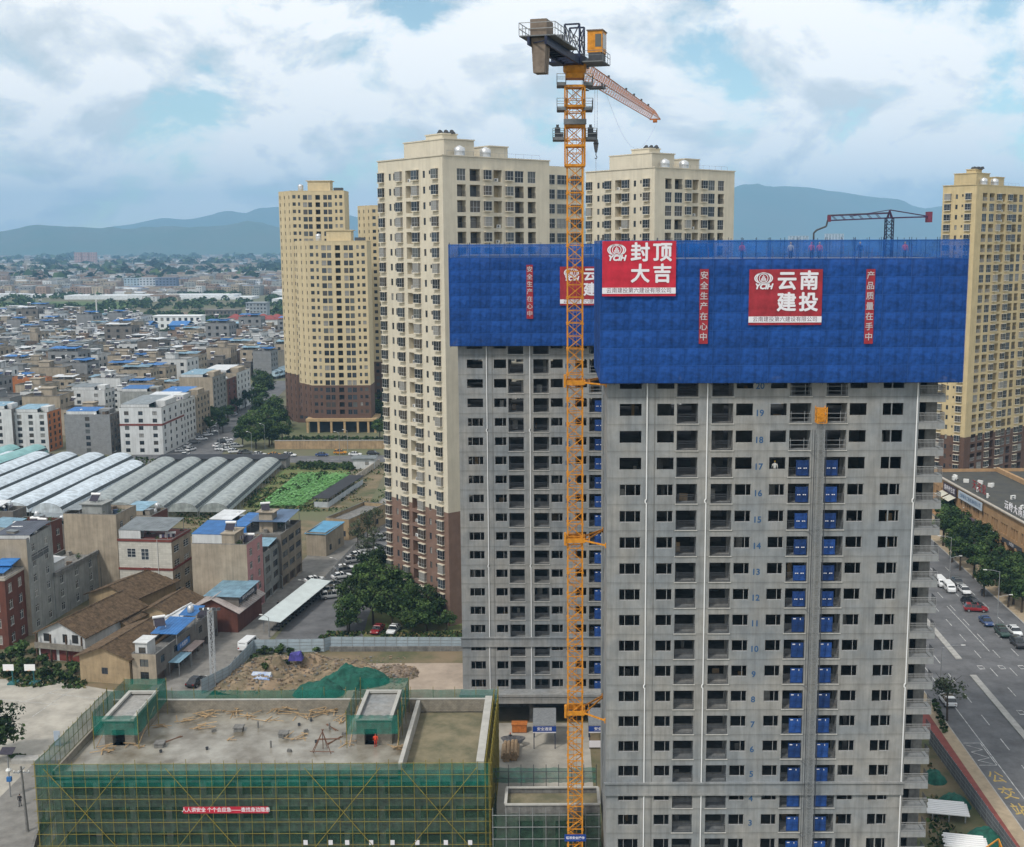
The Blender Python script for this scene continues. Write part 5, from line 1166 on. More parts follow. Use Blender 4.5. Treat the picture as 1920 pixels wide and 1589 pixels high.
def house(name, label, L, C, R, ty, wm, floors, fcols=0, rcols=0, kind='std', rkind=None, rm=None, trim=None, group='village houses near the site', shops=False, ww=1.35, wh=1.45, solar=0, tanks=0, shed=None, dims=None, fy_off=.9):
    l, c, r = G(*L), G(*C), G(*R); w = (c - l).length; d = (r - c).length; h = V(C[0], ty, c.y).z
    if dims: w, d = dims
    dx = (c - l); rz = math.atan2(dx.y, dx.x); t = thing(name, label, 'house', (c.x, c.y, 0), rz, group)
    fh = (h - .9) / floors; wall = MB(); ph = []
    def cols(n, Ln): return [Ln * (i + .5) / n - ww / 2 for i in range(n)]
    hf = [(u, u + ww, k * fh + fy_off, k * fh + fy_off + wh, .14) for k in range(floors) for u in cols(fcols, w)] if fcols else []
    r0 = 1 if shops else 0
    hr = [(u, u + ww, k * fh + fy_off, k * fh + fy_off + wh, .14) for k in range(r0, floors) for u in cols(rcols, d)] if rcols else []
    sh_ = []
    if shops:
        n = max(2, int(d / 4)); sh_ = [(d * i / n + .35, d * (i + 1) / n - .35, .05, fh - .55, .5, 2) for i in range(n)]
    F0, F1, R1, B0 = (-w, 0), (0, 0), (0, d), (-w, d)
    wallface(wall, F0, F1, 0, h, hf, .14, 0); wallface(wall, F1, R1, 0, h, hr + sh_, .14, 1); wallface(wall, R1, B0, 0, h, [], .1, 0); wallface(wall, B0, F0, 0, h, [], .1, 0)
    wall.box(-w + .2, -.2, .2, d - .2, h - 1.0, h - .85, 3)
    for q in ((-w, 0, -.003, .2), (-w, 0, d - .2, d + .003), (-w - .003, -w + .2, .2, d - .2), (-.2, .003, .2, d - .2)): wall.box(*q, h, h + .1, 3)
    for q in ((-w + .2, -.2, .2, .203), (-w + .2, -.2, d - .203, d - .2)): wall.quad((q[0], q[2], h - .85), (q[1], q[2], h - .85), (q[1], q[2], h), (q[0], q[2], h), 0)
    wall.build('wall', [wm, rm or wm, shut, conc_d], t)
    for u, u1, z0, z1, _ in hf: put('window', winmesh(u1 - u, z1 - z0, kind), t, F0, F1, u, z0, .1)
    for u, u1, z0, z1, _ in hr: put('window', winmesh(u1 - u, z1 - z0, rkind or kind), t, F1, R1, u, z0, .1)
    if trim:
        for z in trim[1]:
            b = MB(); b.box(-w - .15, .15, -.15, d, z * h - .25, z * h + .2); b.build('trim_band', [trim[0]], t)
    rr_ = random.Random(C[0])
    for i in range(11):
        me = (PLANTM, BOXM, PLANTM, SHEDM, LINEM, PLANTM, BOXM, TANKM, PLANTM, PLANTM, BOXM)[i]; mw_ = 1.2 if me in (SHEDM, LINEM) else .7
        if name != 'shop_house' and rr_.random() < .8: link(me.name.split('.')[0], me, t, (-rr_.uniform(mw_, max(mw_ + .1, w - mw_)), rr_.uniform(mw_, max(mw_ + .1, d - mw_)), h - .85), rr_.uniform(0, 3))
    for i in range(solar): link('solar_heater', SOLAR, t, (-w * (.2 + .6 * rr_.random()), d * (.2 + .6 * rr_.random()), h - .85), rr_.uniform(-.3, .3))
    for i in range(tanks): link('water_tank', TANKM, t, (-w * (.2 + .6 * rr_.random()), d * (.3 + .6 * rr_.random()), h - .85 + (1.2 if i else 0)))
    return t, w, d, h
GV = 'village houses near the site'
t, w, d, h = house('village_house', 'white tiled house with dark red bands and a grey roof canopy', (228, 1127), (327, 1130), (361, 1105), 1013, m_white, 4, 0, 2, 'dark', 'grid', m_tan, (trim_red, (.985, .53)), ww=2.6, wh=1.5)
for u, z, ww_, hh in ((-9.6, 9.4, 1.9, 1.9), (-6.6, 8.9, 1.7, 2.4), (-6.3, 6.6, 1.7, .8), (-6.1, 3.6, 1.8, 1.4)): link('window', winmesh(ww_, hh, 'grid'), t, (u, -.03, z))
awning(t, -w, -.8, .3, d * .9, h - .85, roofgrey, 2.6, .9, (.45, m_w2)); link('solar_heater', SOLAR, t, (-1.3, 2.5, h - .85), .3)
b = MB(); b.tube((-3, -.1, 0), (-3, -.1, h), .07, 6); b.build('drain_pipe', [whitef], t)
t, w, d, h = house('village_house', 'tall house with blank tan side and pink windowed street front', (365, 1152), (468, 1155), (497, 1130), 1022, m_tan, 5, 0, 2, 'std', 'std', m_pink, shops=True, ww=1.5, wh=1.5)
awning(t, -w, -w * .45, .3, d, h - .85, roofblue, 2.7, .8, (1.0, m_w2)); b = MB(); b.box(-w * .45, -2.5, .2, d * .6, h - .85, h + 2.0); b.box(-w * .47, -2.3, .0, d * .65, h + 2.0, h + 2.15); b.build('roof_room', [m_tan], t)
link('solar_heater', SOLAR, t, (-4.2, 2.6, h + 2.15), .1); link('solar_heater', SOLAR, t, (-1.4, 5, h - .85), .1); link('water_tank', TANKM, t, (-6, 7, h - .85))
t, w, d, h = house('village_house', 'narrow dark grey house next to the pink fronted one', (405, 1127), (497.5, 1129), (532, 1103), 1040, m_dg, 4, 0, 2, 'dark', 'dark', m_grey, shops=True, ww=3.0, wh=1.4); awning(t, -4, -.2, 4, d - .3, h - .85, roofpale, 1.5, .4); link('solar_heater', SOLAR, t, (-7, 5, h - .85), .2)
t, w, d, h = house('village_house', 'dark balconied house under a wide blue grey metal roof', (430, 1100), (530.5, 1103), (578, 1072), 1003, m_dg, 4, 0, 3, 'dark', 'dark', mat('balcony_tan', (.27, .23, .18), .95, .5, .2), shops=True, ww=3.4, wh=1.3)
awning(t, -w * .7, -.2, 4.0, d + .2, h - .85, mat('dark_blue_roof', (.09, .145, .24), .5, .6, .25), 2.6, .7); awning(t, -w, -w * .7, 2.0, d, h - .85, roofblue, 2.0, .4, (1, roofblue)); b = MB(); b.box(-w * .55, -w * .3, 5, 8, h - .85, h + 3.6); b.box(-w * .6, -w * .25, 4.6, 8.4, h + 3.6, h + 3.75); b.build('roof_room', [m_tan], t); link('solar_heater', SOLAR, t, (-w * .45, 6, h + 3.75), .4)
t, w, d, h = house('village_house', 'tall blank tan gable house behind the white tiled one', (128, 1110), (226, 1113), (262, 1090), 966, m_tan, 5, 0, 2, 'std', 'std', m_tan, solar=2, tanks=2); b = MB(); b.box(-8, -3.5, 1, 5, h - .85, h + 1.9); b.box(-8.4, -3.1, .6, 5.4, h + 1.9, h + 2.05); b.build('roof_room', [m_grey], t); link('solar_heater', SOLAR, t, (-6, 3, h + 2.05)); awning(t, -w, -8.2, .4, d * .8, h - .85, roofgrey, 1.6, .3)
t, w, d, h = house('village_house', 'grey house with a glazed upper room and slate canopy beside the red one', (-10, 1192), (62, 1192), (108, 1158), 1012, m_tan, 6, 0, 2, 'std', 'std', m_grey, ww=1.4, wh=1.5, solar=1); awning(t, -6.5, .2, 1, d - .5, h - .85, mat('slate_roof', (.075, .085, .11), .6, .6, .3), 1.4, .5, (1, m_w2)); put('glazing_band', winmesh(7.5, 1.5, 'glazed'), t, (0, 0), (0, d), 1.5, h - 4.8, -.06)
t, w, d, h = house('village_house', 'long light grey house with white framed windows and roof plants', (40, 1158), (107, 1160), (190, 1097), 1076, m_grey, 3, 0, 4, 'std', 'std', m_grey, ww=1.3, wh=1.6, solar=1); b = MB(); b.box(-.02, .5, -.3, d, h - .5, h + .25); b.build('concrete_parapet', [conc_d], t); b = MB(); b.box(-5, -1, 2, 6, h - .85, h + 1.6); b.box(-5.4, -.6, 1.6, 6.4, h + 1.6, h + 1.75); b.build('roof_room', [m_w2], t)
t, w, d, h = house('village_house', 'low dark annexe with a row of windows between the grey and white houses', (160, 1110), (192, 1112), (226, 1088), 1065, m_dg, 2, 0, 5, 'std', 'std', m_dg, ww=1.2, wh=1.2)
t, w, d, h = house('village_house', 'red brown house with pale coping at the left edge', (-60, 1218), (18, 1218), (60, 1192), 1085, m_red, 4, 2, 2, 'std', 'std', m_red, (mat('pale_coping', (.40, .36, .31), .9, .8, .2), (.985,)), ww=1.5, wh=1.7); awning(t, -5, -.6, 1, 5, h - .85, roofblue, 1.5, .3)
b = MB(); b.hexa([(-4, 4, h + 1.2), (-.5, 4, h + 1.2), (-.5, 8, h + 1.6), (-4, 8, h + 1.6), (-4, 4, h + 1.35), (-.5, 4, h + 1.35), (-.5, 8, h + 1.75), (-4, 8, h + 1.75)]); b.build('tarp_roof', [roofblue], t)
# houses behind, along the greenhouse edge
for i, (L, C, R, ty, wm, rmx, lab, aw) in enumerate((((20, 1075), (88, 1078), (108, 1062), 985, m_red, m_red, 'brick red house with rooftop tanks behind the grey houses', None), ((-30, 1080), (36, 1085), (60, 1068), 1000, m_grey, m_grey, 'grey house with pale roof sheets at the far left behind the red house', roofpale), ((232, 1082), (290, 1084), (322, 1066), 968, m_tan, m_red, 'tan house with red side band and pale metal roof by the greenhouses', roofpale), ((-60, 1040), (30, 1042), (48, 1030), 960, m_dg, m_dg, 'low dark house with white roof sheet at the left edge', roofwhite), ((60, 1045), (135, 1047), (150, 1035), 985, m_dg, m_or, 'dark house with a rust orange end near the tunnels', roofgrey), ((395, 1075), (455, 1078), (482, 1060), 985, m_grey, m_grey, 'grey house with several solar heaters behind the pink one', roofwhite))):
    t, w, d, h = house('village_house', lab, L, C, R, ty, wm, 3, 0, 2, 'std', 'std', rmx, solar=3, tanks=2)
    if aw: awning(t, -w, -w * .3, .5, d, h - .85, aw, 1.8, .5, (1, wm))
# old tiled roofs
tile = mat('old_clay_tile', (.115, .078, .048), .95, 1.3, .5, bump=.4); adobe = mat('adobe', (.36, .27, .165), .95, .6, .2, streak=.2)
def gable(name, label, px, py, w, d, h, hr, rz, wm, rm, tiles=True, eave=.7, windows=0):
    p = G(px, py); t = thing(name, label, 'house', (p.x, p.y, 0), rad(rz), 'old houses with tiled roofs' if tiles else 'sheds with metal roofs')
    b = MB(); b.box(-w / 2, w / 2, 0, d, 0, h, 0, (1,))          # ridge runs along y
    for y in (0, d): b.tri((-w / 2, y, h), (w / 2, y, h), (0, y, h + hr), 0)
    b.build('wall', [wm], t)
    for sgn_ in (-1, 1):
        xe = sgn_ * (w / 2 + eave); ze = h - eave * hr / (w / 2); b = MB(); a = [(0, -eave, h + hr + .05), (0, d + eave, h + hr + .05), (xe, d + eave, ze + .05), (xe, -eave, ze + .05)]
        b.hexa([a[0], a[3], a[2], a[1]] + [(x, y, z + .12) for x, y, z in (a[0], a[3], a[2], a[1])] if sgn_ > 0 else [a[0], a[1], a[2], a[3]] + [(x, y, z + .12) for x, y, z in (a[0], a[1], a[2], a[3])])
        rf = b.build('roof_slope', [rm], t)
        if tiles:                             # rows of half-round tiles down the slope
            b = MB(); n = int((d + 2 * eave) / .42)
            for k in range(n + 1): y = -eave + .1 + k * .42; b.tube((0, y, h + hr + .19), (xe, y, ze + .19), .11, 5)
            struct(b.build('tile_row', [rm], rf), 'stuff')
        else:
            b = MB(); n = int((d + 2 * eave) / .9)
            for k in range(n + 1): y = -eave + .1 + k * .9; b.bar((0, y, h + hr + .19), (xe, y, ze + .19), .06)
            struct(b.build('sheet_rib', [rm], rf), 'stuff')
    b = MB(); b.tube((0, -eave, h + hr + .22), (0, d + eave, h + hr + .22), .17, 6); b.build('ridge', [rm], t)
    for i in range(windows): link('window', winmesh(1.1, 1.1, 'dark'), t, (-w / 2 + w * (i + .5) / windows - .55, -.03, h * .35))
    return t, b
t, _ = gable('tiled_house', 'long brown clay tile roof with white painted gable front', 118, 1240, 9.5, 18, 5.0, 2.3, -14, m_w2, tile)
oldwood = mat('old_timber', (.09, .055, .035), .9, 1.5, .4)
for x in (-4.7, -1.8, 1.4, 4.5): b = MB(); b.box(x, x + .25, -.9, -.65, 0, 5.0); b.build('timber_post', [oldwood], t)
b = MB(); b.box(-4.9, 4.9, -1.0, -.01, 2.4, 2.6); b.box(-4.9, 4.9, -1.0, -.92, 2.6, 3.5); b.build('balcony', [mat('grey_timber', (.22, .20, .17), .9, 1.5, .3)], t)
for x0_, x1_, z0_, z1_ in ((-3.6, -2.4, 3.5, 4.9), (.3, 1.2, 3.5, 5.0), (2.2, 3.4, 3.5, 5.0), (-4.4, -1.2, .1, 2.3), (-.6, 3.9, .1, 2.3)): b = MB(); b.box(x0_, x1_, -.06, -.01, z0_, z1_); b.build('dark_opening', [dark if z0_ > 1 else trim_red], t)
gable('tiled_house', 'small brown tiled roof in the middle of the old houses', 205, 1205, 7.5, 8, 4.0, 1.5, -16, adobe, tile)
gable('tiled_house', 'brown tiled roof against the white tiled house', 212, 1160, 11, 13, 4.6, 2.0, -18, adobe, tile)
gable('tiled_house', 'adobe house with brown gable facing the concrete yard', 198, 1281, 9.2, 15, 4.6, 1.7, -11, adobe, tile, windows=1)
gable('tiled_house', 'dark tiled roof between the old houses and the white roofed shed', 295, 1190, 7, 11, 4.0, 1.6, -10, adobe, tile)
gable('tiled_house', 'low tiled lean-to below the white tiled house', 255, 1150, 5, 8, 3.0, .9, 72, adobe, tile)
gable('metal_shed', 'brick red shed with a pale metal gable roof beside the pink house', 402, 1185, 9.5, 12, 4.2, 2.3, -8, m_red, mat('pink_grey_sheet', (.42, .37, .35), .6, .8, .25), False)
gable('metal_shed', 'white metal roofed shed among the old houses', 290, 1225, 7.5, 13, 3.4, 1.6, -12, m_dg, roofwhite, False)
t, w, d, h = house('shop_house', 'blue roofed shop with a dark blue sign on the street', (405, 1180), (450, 1182), (468, 1155), 1120, m_dg, 1, 0, 0, shops=True); awning(t, -w - 2, .6, -.6, d + .3, h - .2, roofpale, .3, .5); b = MB(); b.box(.02, .12, .2, d - .2, h - 1.2, h - .2); o = b.build('shop_sign', [navy], t); me = textmesh('建材五金批发零售', .75, [white_txt], bold=.008); l_ = link('lettering', me, o, (.13, d / 2, h - .7), rad(90))
t, w, d, h = house('shop_house', 'long low shop row with blue roof sheets facing the street', (250, 1283), (295, 1285), (392, 1192), 1228, m_tan, 2, 1, 5, 'dark', 'dark', m_dg, shops=True, ww=1.5, wh=1.3)
awning(t, -w, .6, 7, 15, h - .85, roofblue, 2.0, .5); awning(t, -w * .7, .2, 15.5, 20, h - .85, roofblue, 2.6, .5); b = MB(); b.box(-w * .9, -w * .4, .5, 3.5, h - .85, h + 1.8); b.box(-w * .95, -w * .35, .2, 4, h + 1.8, h + 1.95); o = b.build('roof_room', [m_w2], t); link('window', winmesh(1.2, 1, 'dark'), t, (-w * .75, .47, h))
link('solar_heater', SOLAR, t, (-w * .8, 9, h + 1.8), .6); link('water_tank', TANKM, t, (-w * .3, 17, h + 2.0)); link('solar_heater', SOLAR, t, (-w * .3, 22, h - .85), .2)
b = MB(); b.box(.03, .14, 8, 13, 3.1, 4.2); o = b.build('shop_sign', [roofblue], t); link('lettering', textmesh('便民超市', .8, [white_txt], bold=.01), o, (.15, 10.5, 3.65), rad(90)); awning(t, .2, 2.2, 4, 9, 0, roofpale, 2.5, .1); awning(t, .2, 2.0, 9.5, 15, 0, mat('pinkish_awning', (.42, .33, .30), .7, .8, .2), 2.6, .1)
t, w, d, h = house('shop_house', 'single storey house with a light blue roof near the parked cars', (575, 1042), (612, 1044), (626, 1022), 1000, m_tan, 1, 0, 2, 'dark'); awning(t, -w - .3, .3, -.3, d + .3, h - .7, mat('sky_blue_roof', (.10, .30, .48), .5, .6, .2), .4, .4)
t, w, d, h = house('shop_house', 'roofless pale brick ruin beside the parked cars', (612, 1010), (655, 1014), (680, 980), 975, adobe, 1, 2, 2, 'dark')
# mid distance rows
GM = 'mid-distance village houses beyond the greenhouses'
for L, C, R, ty, wm, rmx, fl, fc, rc, lab, aw in (
    ((-20, 850), (27, 850), (42, 842), 768, m_w2, m_dg, 6, 1, 2, 'white six storey house at the left edge beyond the tunnels', roofpale),
    ((30, 848), (93, 848), (125, 838), 774, m_w2, m_or, 6, 3, 3, 'white house with an orange side wall beyond the tunnels', roofpale),
    ((125, 853), (210, 853), (230, 845), 778, m_brick, m_dg, 6, 1, 3, 'grey brick house with a single column of windows', roofblue),
    ((228, 853), (307, 853), (345, 832), 765, m_w2, m_w2, 6, 3, 4, 'tall white corner house with a red band by the avenue', roofgrey),
    ((270, 832), (345.5, 832), (372, 820), 752, m_w2, m_w2, 6, 0, 4, 'second white house up the avenue, white and blue roof sheets', roofwhite),
    ((300, 820), (372.5, 820), (398, 808), 742, m_tan, m_tan, 6, 0, 4, 'tan balconied house up the avenue, blue roof sheets', roofblue),
    ((42, 800), (118, 800), (134, 795), 735, m_w2, m_w2, 5, 3, 2, 'white house with large windows in the second row', None),
    ((135, 800), (200, 800), (226, 793), 732, m_w2, m_w2, 5, 2, 3, 'white house with a gabled roof room in the second row', roofgrey),
    ((228, 795), (300, 795), (320, 788), 735, m_grey, m_w2, 5, 0, 2, 'grey house carrying two blue roof sheds', roofblue),
    ((20, 772), (92, 772), (98, 769), 708, m_or, m_or, 5, 0, 0, 'plain orange house in the third row', None),
    ((340, 790), (402, 790), (428, 778), 708, m_tan, m_grey, 7, 0, 4, 'grey fronted house on the avenue with blue panes', roofpale),
    ((360, 778), (428.5, 778), (446, 770), 712, m_tan, m_red, 6, 0, 2, 'red fronted house on the avenue', None),
    ((380, 770), (446.5, 770), (470, 758), 700, m_tan, m_w2, 6, 0, 4, 'pale fronted house at the far end of the avenue row', roofwhite)):
    t, w, d, h = house('village_house', lab, L, C, R, ty, wm, fl, fc, rc, 'dark', 'dark', rmx, group=GM, ww=1.6, wh=1.4, solar=3, tanks=2)
    if 'red band' in lab: b = MB(); b.box(-w - .1, .1, -.12, d, h * .62, h * .66); b.build('trim_band', [trim_red], t)
    if aw: awning(t, -w + .5, -w * .3, .5, d - .5, h - .85, aw, 2.0, .5, (1, m_w2)) ; b = MB(); b.box(-w * .3, -1, d * .3, d * .8, h - .85, h + 1.6); b.build('roof_room', [wm], t)
# the dense quarter further out: a handful of house types, set out in crooked rows
wallcols = dict(tan=(m_tan, 'tan'), grey=(m_grey, 'grey'), white=(m_w2, 'whitewashed'), brick=(m_brick, 'grey brick'), orange=(m_or, 'orange'), dark=(m_dg, 'dark grey'), pink=(m_pink, 'pink'), brown=(mat('brown_plaster', (.26, .185, .14), .95, .5, .2, streak=.2), 'brown'))
def far_proto(kind, wm, seed, roofm):
    r = random.Random(seed * 3); w, d, fl = r.uniform(10, 14), r.uniform(10, 13), r.choice((3, 3, 4, 4, 5)); h = fl * 3.1 + .9; root = link('village_house', None)
    b = MB(); ww = 1.5; hs = [(w * (i + .5) / 3 - ww / 2, w * (i + .5) / 3 + ww / 2, k * 3.1 + 1, k * 3.1 + 2.5, .2, 1) for k in range(fl) for i in range(3)] if r.random() < .55 else []
    hr = [(d * (i + .5) / 3 - ww / 2, d * (i + .5) / 3 + ww / 2, k * 3.1 + 1, k * 3.1 + 2.5, .2, 1) for k in range(fl) for i in range(3)]
    wallface(b, (-w / 2, 0), (w / 2, 0), 0, h, hs); wallface(b, (w / 2, 0), (w / 2, d), 0, h, hr); wallface(b, (w / 2, d), (-w / 2, d), 0, h); wallface(b, (-w / 2, d), (-w / 2, 0), 0, h); b.build('wall', [wm, dark], root)
    b = MB(); b.box(-w / 2 + .2, w / 2 - .2, .2, d - .2, h - 1, h - .85); 
    for q in ((-w / 2 - .1, w / 2 + .1, -.1, .2), (-w / 2 - .1, w / 2 + .1, d - .2, d + .1), (-w / 2 - .1, -w / 2 + .2, .2, d - .2), (w / 2 - .2, w / 2 + .1, .2, d - .2)): b.box(*q, h, h + .12)
    b.build('roof', [conc_d], root)
    b = MB(); x = r.uniform(-w / 2 + 1, 0); b.box(x, x + 4, d * .4, d * .4 + 4, h - .85, h + 1.9); b.box(x - .3, x + 4.3, d * .4 - .3, d * .4 + 4.3, h + 1.9, h + 2.05); b.build('roof_room', [wm], root)
    if roofm is not None: awning(root, -w / 2 + .3, w / 2 - .3 - r.uniform(0, 4), .4, d * .6, h - .85, roofm, 2.0, .5)
    for i in range(r.choice((1, 2, 3))): link('solar_heater', SOLAR, root, (r.uniform(-w * .4, w * .4), r.uniform(1, d - 1), h - .85 + (2.9 if i == 0 else 0)), r.uniform(-.4, .4))
    return root
protos = []
rfs = [(None, 'bare flat roof'), (roofblue, 'blue metal roof sheet'), (roofgrey, 'grey metal roof sheet'), (roofpale, 'pale blue roof sheet'), (roofwhite, 'white roof sheet')]
sd_ = 0
for wk, rl in (('tan', (0, 0, 2, 1, 0)), ('grey', (0, 2, 4)), ('white', (0, 3, 2, 0)), ('tan', (4, 3)), ('brick', (0, 1)), ('dark', (0, 4, 0)), ('brown', (2,)), ('orange', (0,)), ('brown', (0, 0, 4))):
    for ri in rl:
        sd_ += 1; o = far_proto(0, wallcols[wk][0], sd_, rfs[ri][0]); protos.append((o, f'{wallcols[wk][1]} village house with {rfs[ri][1]} beyond the tunnels'))
footprints = []
for o in COL.objects:
    if o.get('category') == 'house' and o.location.y > 380: footprints.append((o.location.x, o.location.y))
def in_view(X, Y, m=12): return X > -.474 * Y - m
spots = []; rh = random.Random(5); Y = 452.
while Y < 1180:
    X = -.474 * Y - 8 + rh.uniform(0, 8); right = -166 - (Y - 410) * .10
    if Y > 640: right = -.215 * Y - 4
    if Y > 880: right = -.345 * Y
    if Y > 1080: right = -.40 * Y
    while X < right:
        ok = all(not (-20 < X - fx < 12 and -12 < Y - fy_ < 24) for fx, fy_ in footprints)
        if ok and rh.random() < .93: spots.append((X, Y + rh.uniform(-3, 3)))
        X += rh.uniform(14, 20)
    Y += 18
spots.sort(key=lambda s: s[1]); used = set(); rest = []
for i, (X, Y) in enumerate(spots):
    if i >= 285: rest.append((X, Y)); continue
    k = rh.randrange(len(protos)); k = rh.randrange(len(protos)) if 'orange' in protos[k][1] else k; o, lab = protos[k]
    c = o if k not in used else copy_tree(o); used.add(k)
    c.location = (X, Y, 0); c.rotation_euler[2] = rad(rh.choice((-4, -4, 2, 86, -6)) + rh.uniform(-3, 3)); s_ = rh.uniform(.95, 1.35); c.scale = (s_, s_, s_ * rh.uniform(.75, 1.05))
    tag(c, lab, 'house', 'houses of the dense village quarter')
for k, (o, lab) in enumerate(protos):
    if k not in used:
        for ch in list(o.children): bpy.data.objects.remove(ch)
        bpy.data.objects.remove(o)
def boxhouse(b, X, Y, w, d, h, m, mr, a=0., win=True):
    ca, sa = math.cos(a), math.sin(a); P = lambda x, y, z: (X + x * ca - y * sa, Y + x * sa + y * ca, z)
    b.hexa([P(-w / 2, 0, 0), P(w / 2, 0, 0), P(w / 2, d, 0), P(-w / 2, d, 0), P(-w / 2, 0, h), P(w / 2, 0, h), P(w / 2, d, h), P(-w / 2, d, h)], m, (0, 1)); b.quad(P(-w / 2, 0, h), P(w / 2, 0, h), P(w / 2, d, h), P(-w / 2, d, h), mr)
    if win:
        for k in range(int(h / 3.1)):
            z = k * 3.1 + 1
            for u in (-.3, 0, .3): b.quad(P(w * u - .8, -.06, z), P(w * u + .8, -.06, z), P(w * u + .8, -.06, z + 1.4), P(w * u - .8, -.06, z + 1.4), 0)
FM = [dark, m_tan, m_grey, m_w2, wallcols['brown'][0], m_brick, m_or, conc_d, roofblue, roofwhite, roofgrey, roofpale]
b = MB()
for X, Y in rest: boxhouse(b, X, Y, rh.uniform(10, 14), rh.uniform(9, 13), rh.uniform(8, 16), rh.choice((1, 1, 2, 2, 3, 4, 4, 5)), rh.choice((7, 7, 7, 10, 8, 9)), rad(rh.uniform(-8, 4)))
o = b.build('far_village', FM); o['kind'] = 'stuff'; o['label'] = 'far edge of the dense village quarter'
# distinct far buildings
def slab(name, label, px0, px1, pyb, pyt, wm, rows, cols, dp=14, frame='std', roofm=None, dY=0):
    a, c = G(px0, pyb), G(px1, pyb); w = c.x - a.x; h = V(px0, pyt, a.y).z; t = thing(name, label, 'building', (a.x, a.y + dY, 0)); b = MB(); fh = h / rows; cw = w / cols
    hs = [(i * cw + cw * .25, i * cw + cw * .75, k * fh + fh * .3, k * fh + fh * .8, .4, 1) for i in range(cols) for k in range(rows)]
    wallface(b, (0, 0), (w, 0), 0, h, hs); wallface(b, (w, 0), (w, dp), 0, h); wallface(b, (w, dp), (0, dp), 0, h); wallface(b, (0, dp), (0, 0), 0, h); b.build('wall', [wm, glass], t)
    b = MB(); b.box(-.5, w + .5, -.5, dp + .5, h, h + .8); b.build('roof', [roofm or wm], t)
    for u, u1, z0, z1, *_ in hs[:280]: link('window', winmesh(u1 - u, z1 - z0, 'dark'), t, (u, .2, z0))
    return t
slab('school_building', 'long white two storey building with dark windows beyond the village', 288, 376, 618, 594, mat('bright_white_wall', (.72, .74, .75), .8, .1, .06), 2, 8)
slab('office_block', 'grey five storey block beyond the white building', 462, 500, 596, 569, mat('cool_grey_wall', (.27, .30, .33), .9, .1, .1), 4, 6); slab('office_block', 'low dark grey wing left of the grey block', 385, 446, 600, 583, m_dg, 2, 9); slab('office_block', 'pale blue slab block in the middle distance, leftmost of three', 233, 262, 545, 523, mat('pale_blue_wall', (.30, .38, .44), .9, .05, .1), 5, 5); slab('office_block', 'light grey slab block in the middle distance, middle of three', 262, 292, 545, 522, mat('pale_grey_wall', (.42, .46, .50), .9, .05, .1), 5, 5); slab('office_block', 'dark blue slab block in the middle distance, rightmost of three', 292, 330, 546, 522, mat('dull_blue_wall', (.12, .16, .24), .9, .05, .1), 5, 6)
for i, (a, c) in enumerate(((140, 152), (155, 166), (168, 180))): slab('far_tower', ('left', 'middle', 'right')[i] + ' of three pinkish tower blocks far out on the plain', a, c, 500, 474, mat('pinkish_wall', (.42, .27, .25), .9, .05, .1), 9, 4)
for i, (a, c) in enumerate(((1478, 1516), (1546, 1582))): slab('far_tower', ('left' if i == 0 else 'right') + ' pale tower block peeping over the near blue netting', a, c, 500, 443 - i * 4, mat('pale_grey_wall', (0, 0, 0)), 30, 6)
for i in range(8):                         # terrace of villas with red hipped roofs
    px = 440 + i * 13; p = G(px, 616 + (i % 2) * 3); t = thing('villa', 'white villa with red hipped roof beside the tan towers', 'house', (p.x, p.y, 0), 0, 'villas with red roofs'); b = MB(); b.box(-6, 6, 0, 11, 0, 9); b.build('wall', [m_w2], t)
    b = MB()
    q = [(-6.6, -.6, 9), (6.6, -.6, 9), (6.6, 11.6, 9), (-6.6, 11.6, 9)]; r0_, r1_ = (-1, 5.5, 12.5), (1, 5.5, 12.5); b.quad(q[0], q[1], r1_, r0_); b.tri(q[1], q[2], r1_); b.quad(q[2], q[3], r0_, r1_); b.tri(q[3], q[0], r0_); b.build('roof', [mat('red_roof_tile', (.24, .06, .055), .9, .4, .2)], t)
    for k in range(2):
        for u in (-4.2, 2.4): link('window', winmesh(1.8, 1.6, 'dark'), t, (u, -.03, 1.6 + k * 3.6))
for i, (px0, px1, pyb, m, lab) in enumerate(((165, 240, 648, roofblue, 'wide blue roofed shed in the village, left'), (235, 280, 628, roofblue, 'blue roofed hall left of the white school'), (318, 350, 628, roofblue, 'small blue roofed hall in front of the white school'), (398, 465, 630, roofpale, 'long pale blue roofed hall right of the white school'), (155, 200, 668, roofwhite, 'white roofed hall in the village'), (540, 560, 735, roofblue, 'blue tarpaulin roof beside the slim towers'))):
    a, c = G(px0, pyb), G(px1, pyb); w = c.x - a.x; t = thing('metal_hall', lab, 'hall', (a.x, a.y, 0), 0, 'metal roofed halls'); b = MB(); b.box(0, w, 0, 22, 0, 7.5); b.build('wall', [m], t); b = MB(); e = (-.6, -.6); rz_ = 11
    for s in (0, 1):
        y_a, y_b = (-.6, 11) if s == 0 else (11, 22.6); z_a, z_b = (7.6, 10.6) if s == 0 else (10.6, 7.6); b.hexa([(-.6, y_a, z_a), (w + .6, y_a, z_a), (w + .6, y_b, z_b), (-.6, y_b, z_b), (-.6, y_a, z_a + .15), (w + .6, y_a, z_a + .15), (w + .6, y_b, z_b + .15), (-.6, y_b, z_b + .15)])
    b.build('roof', [m], t)
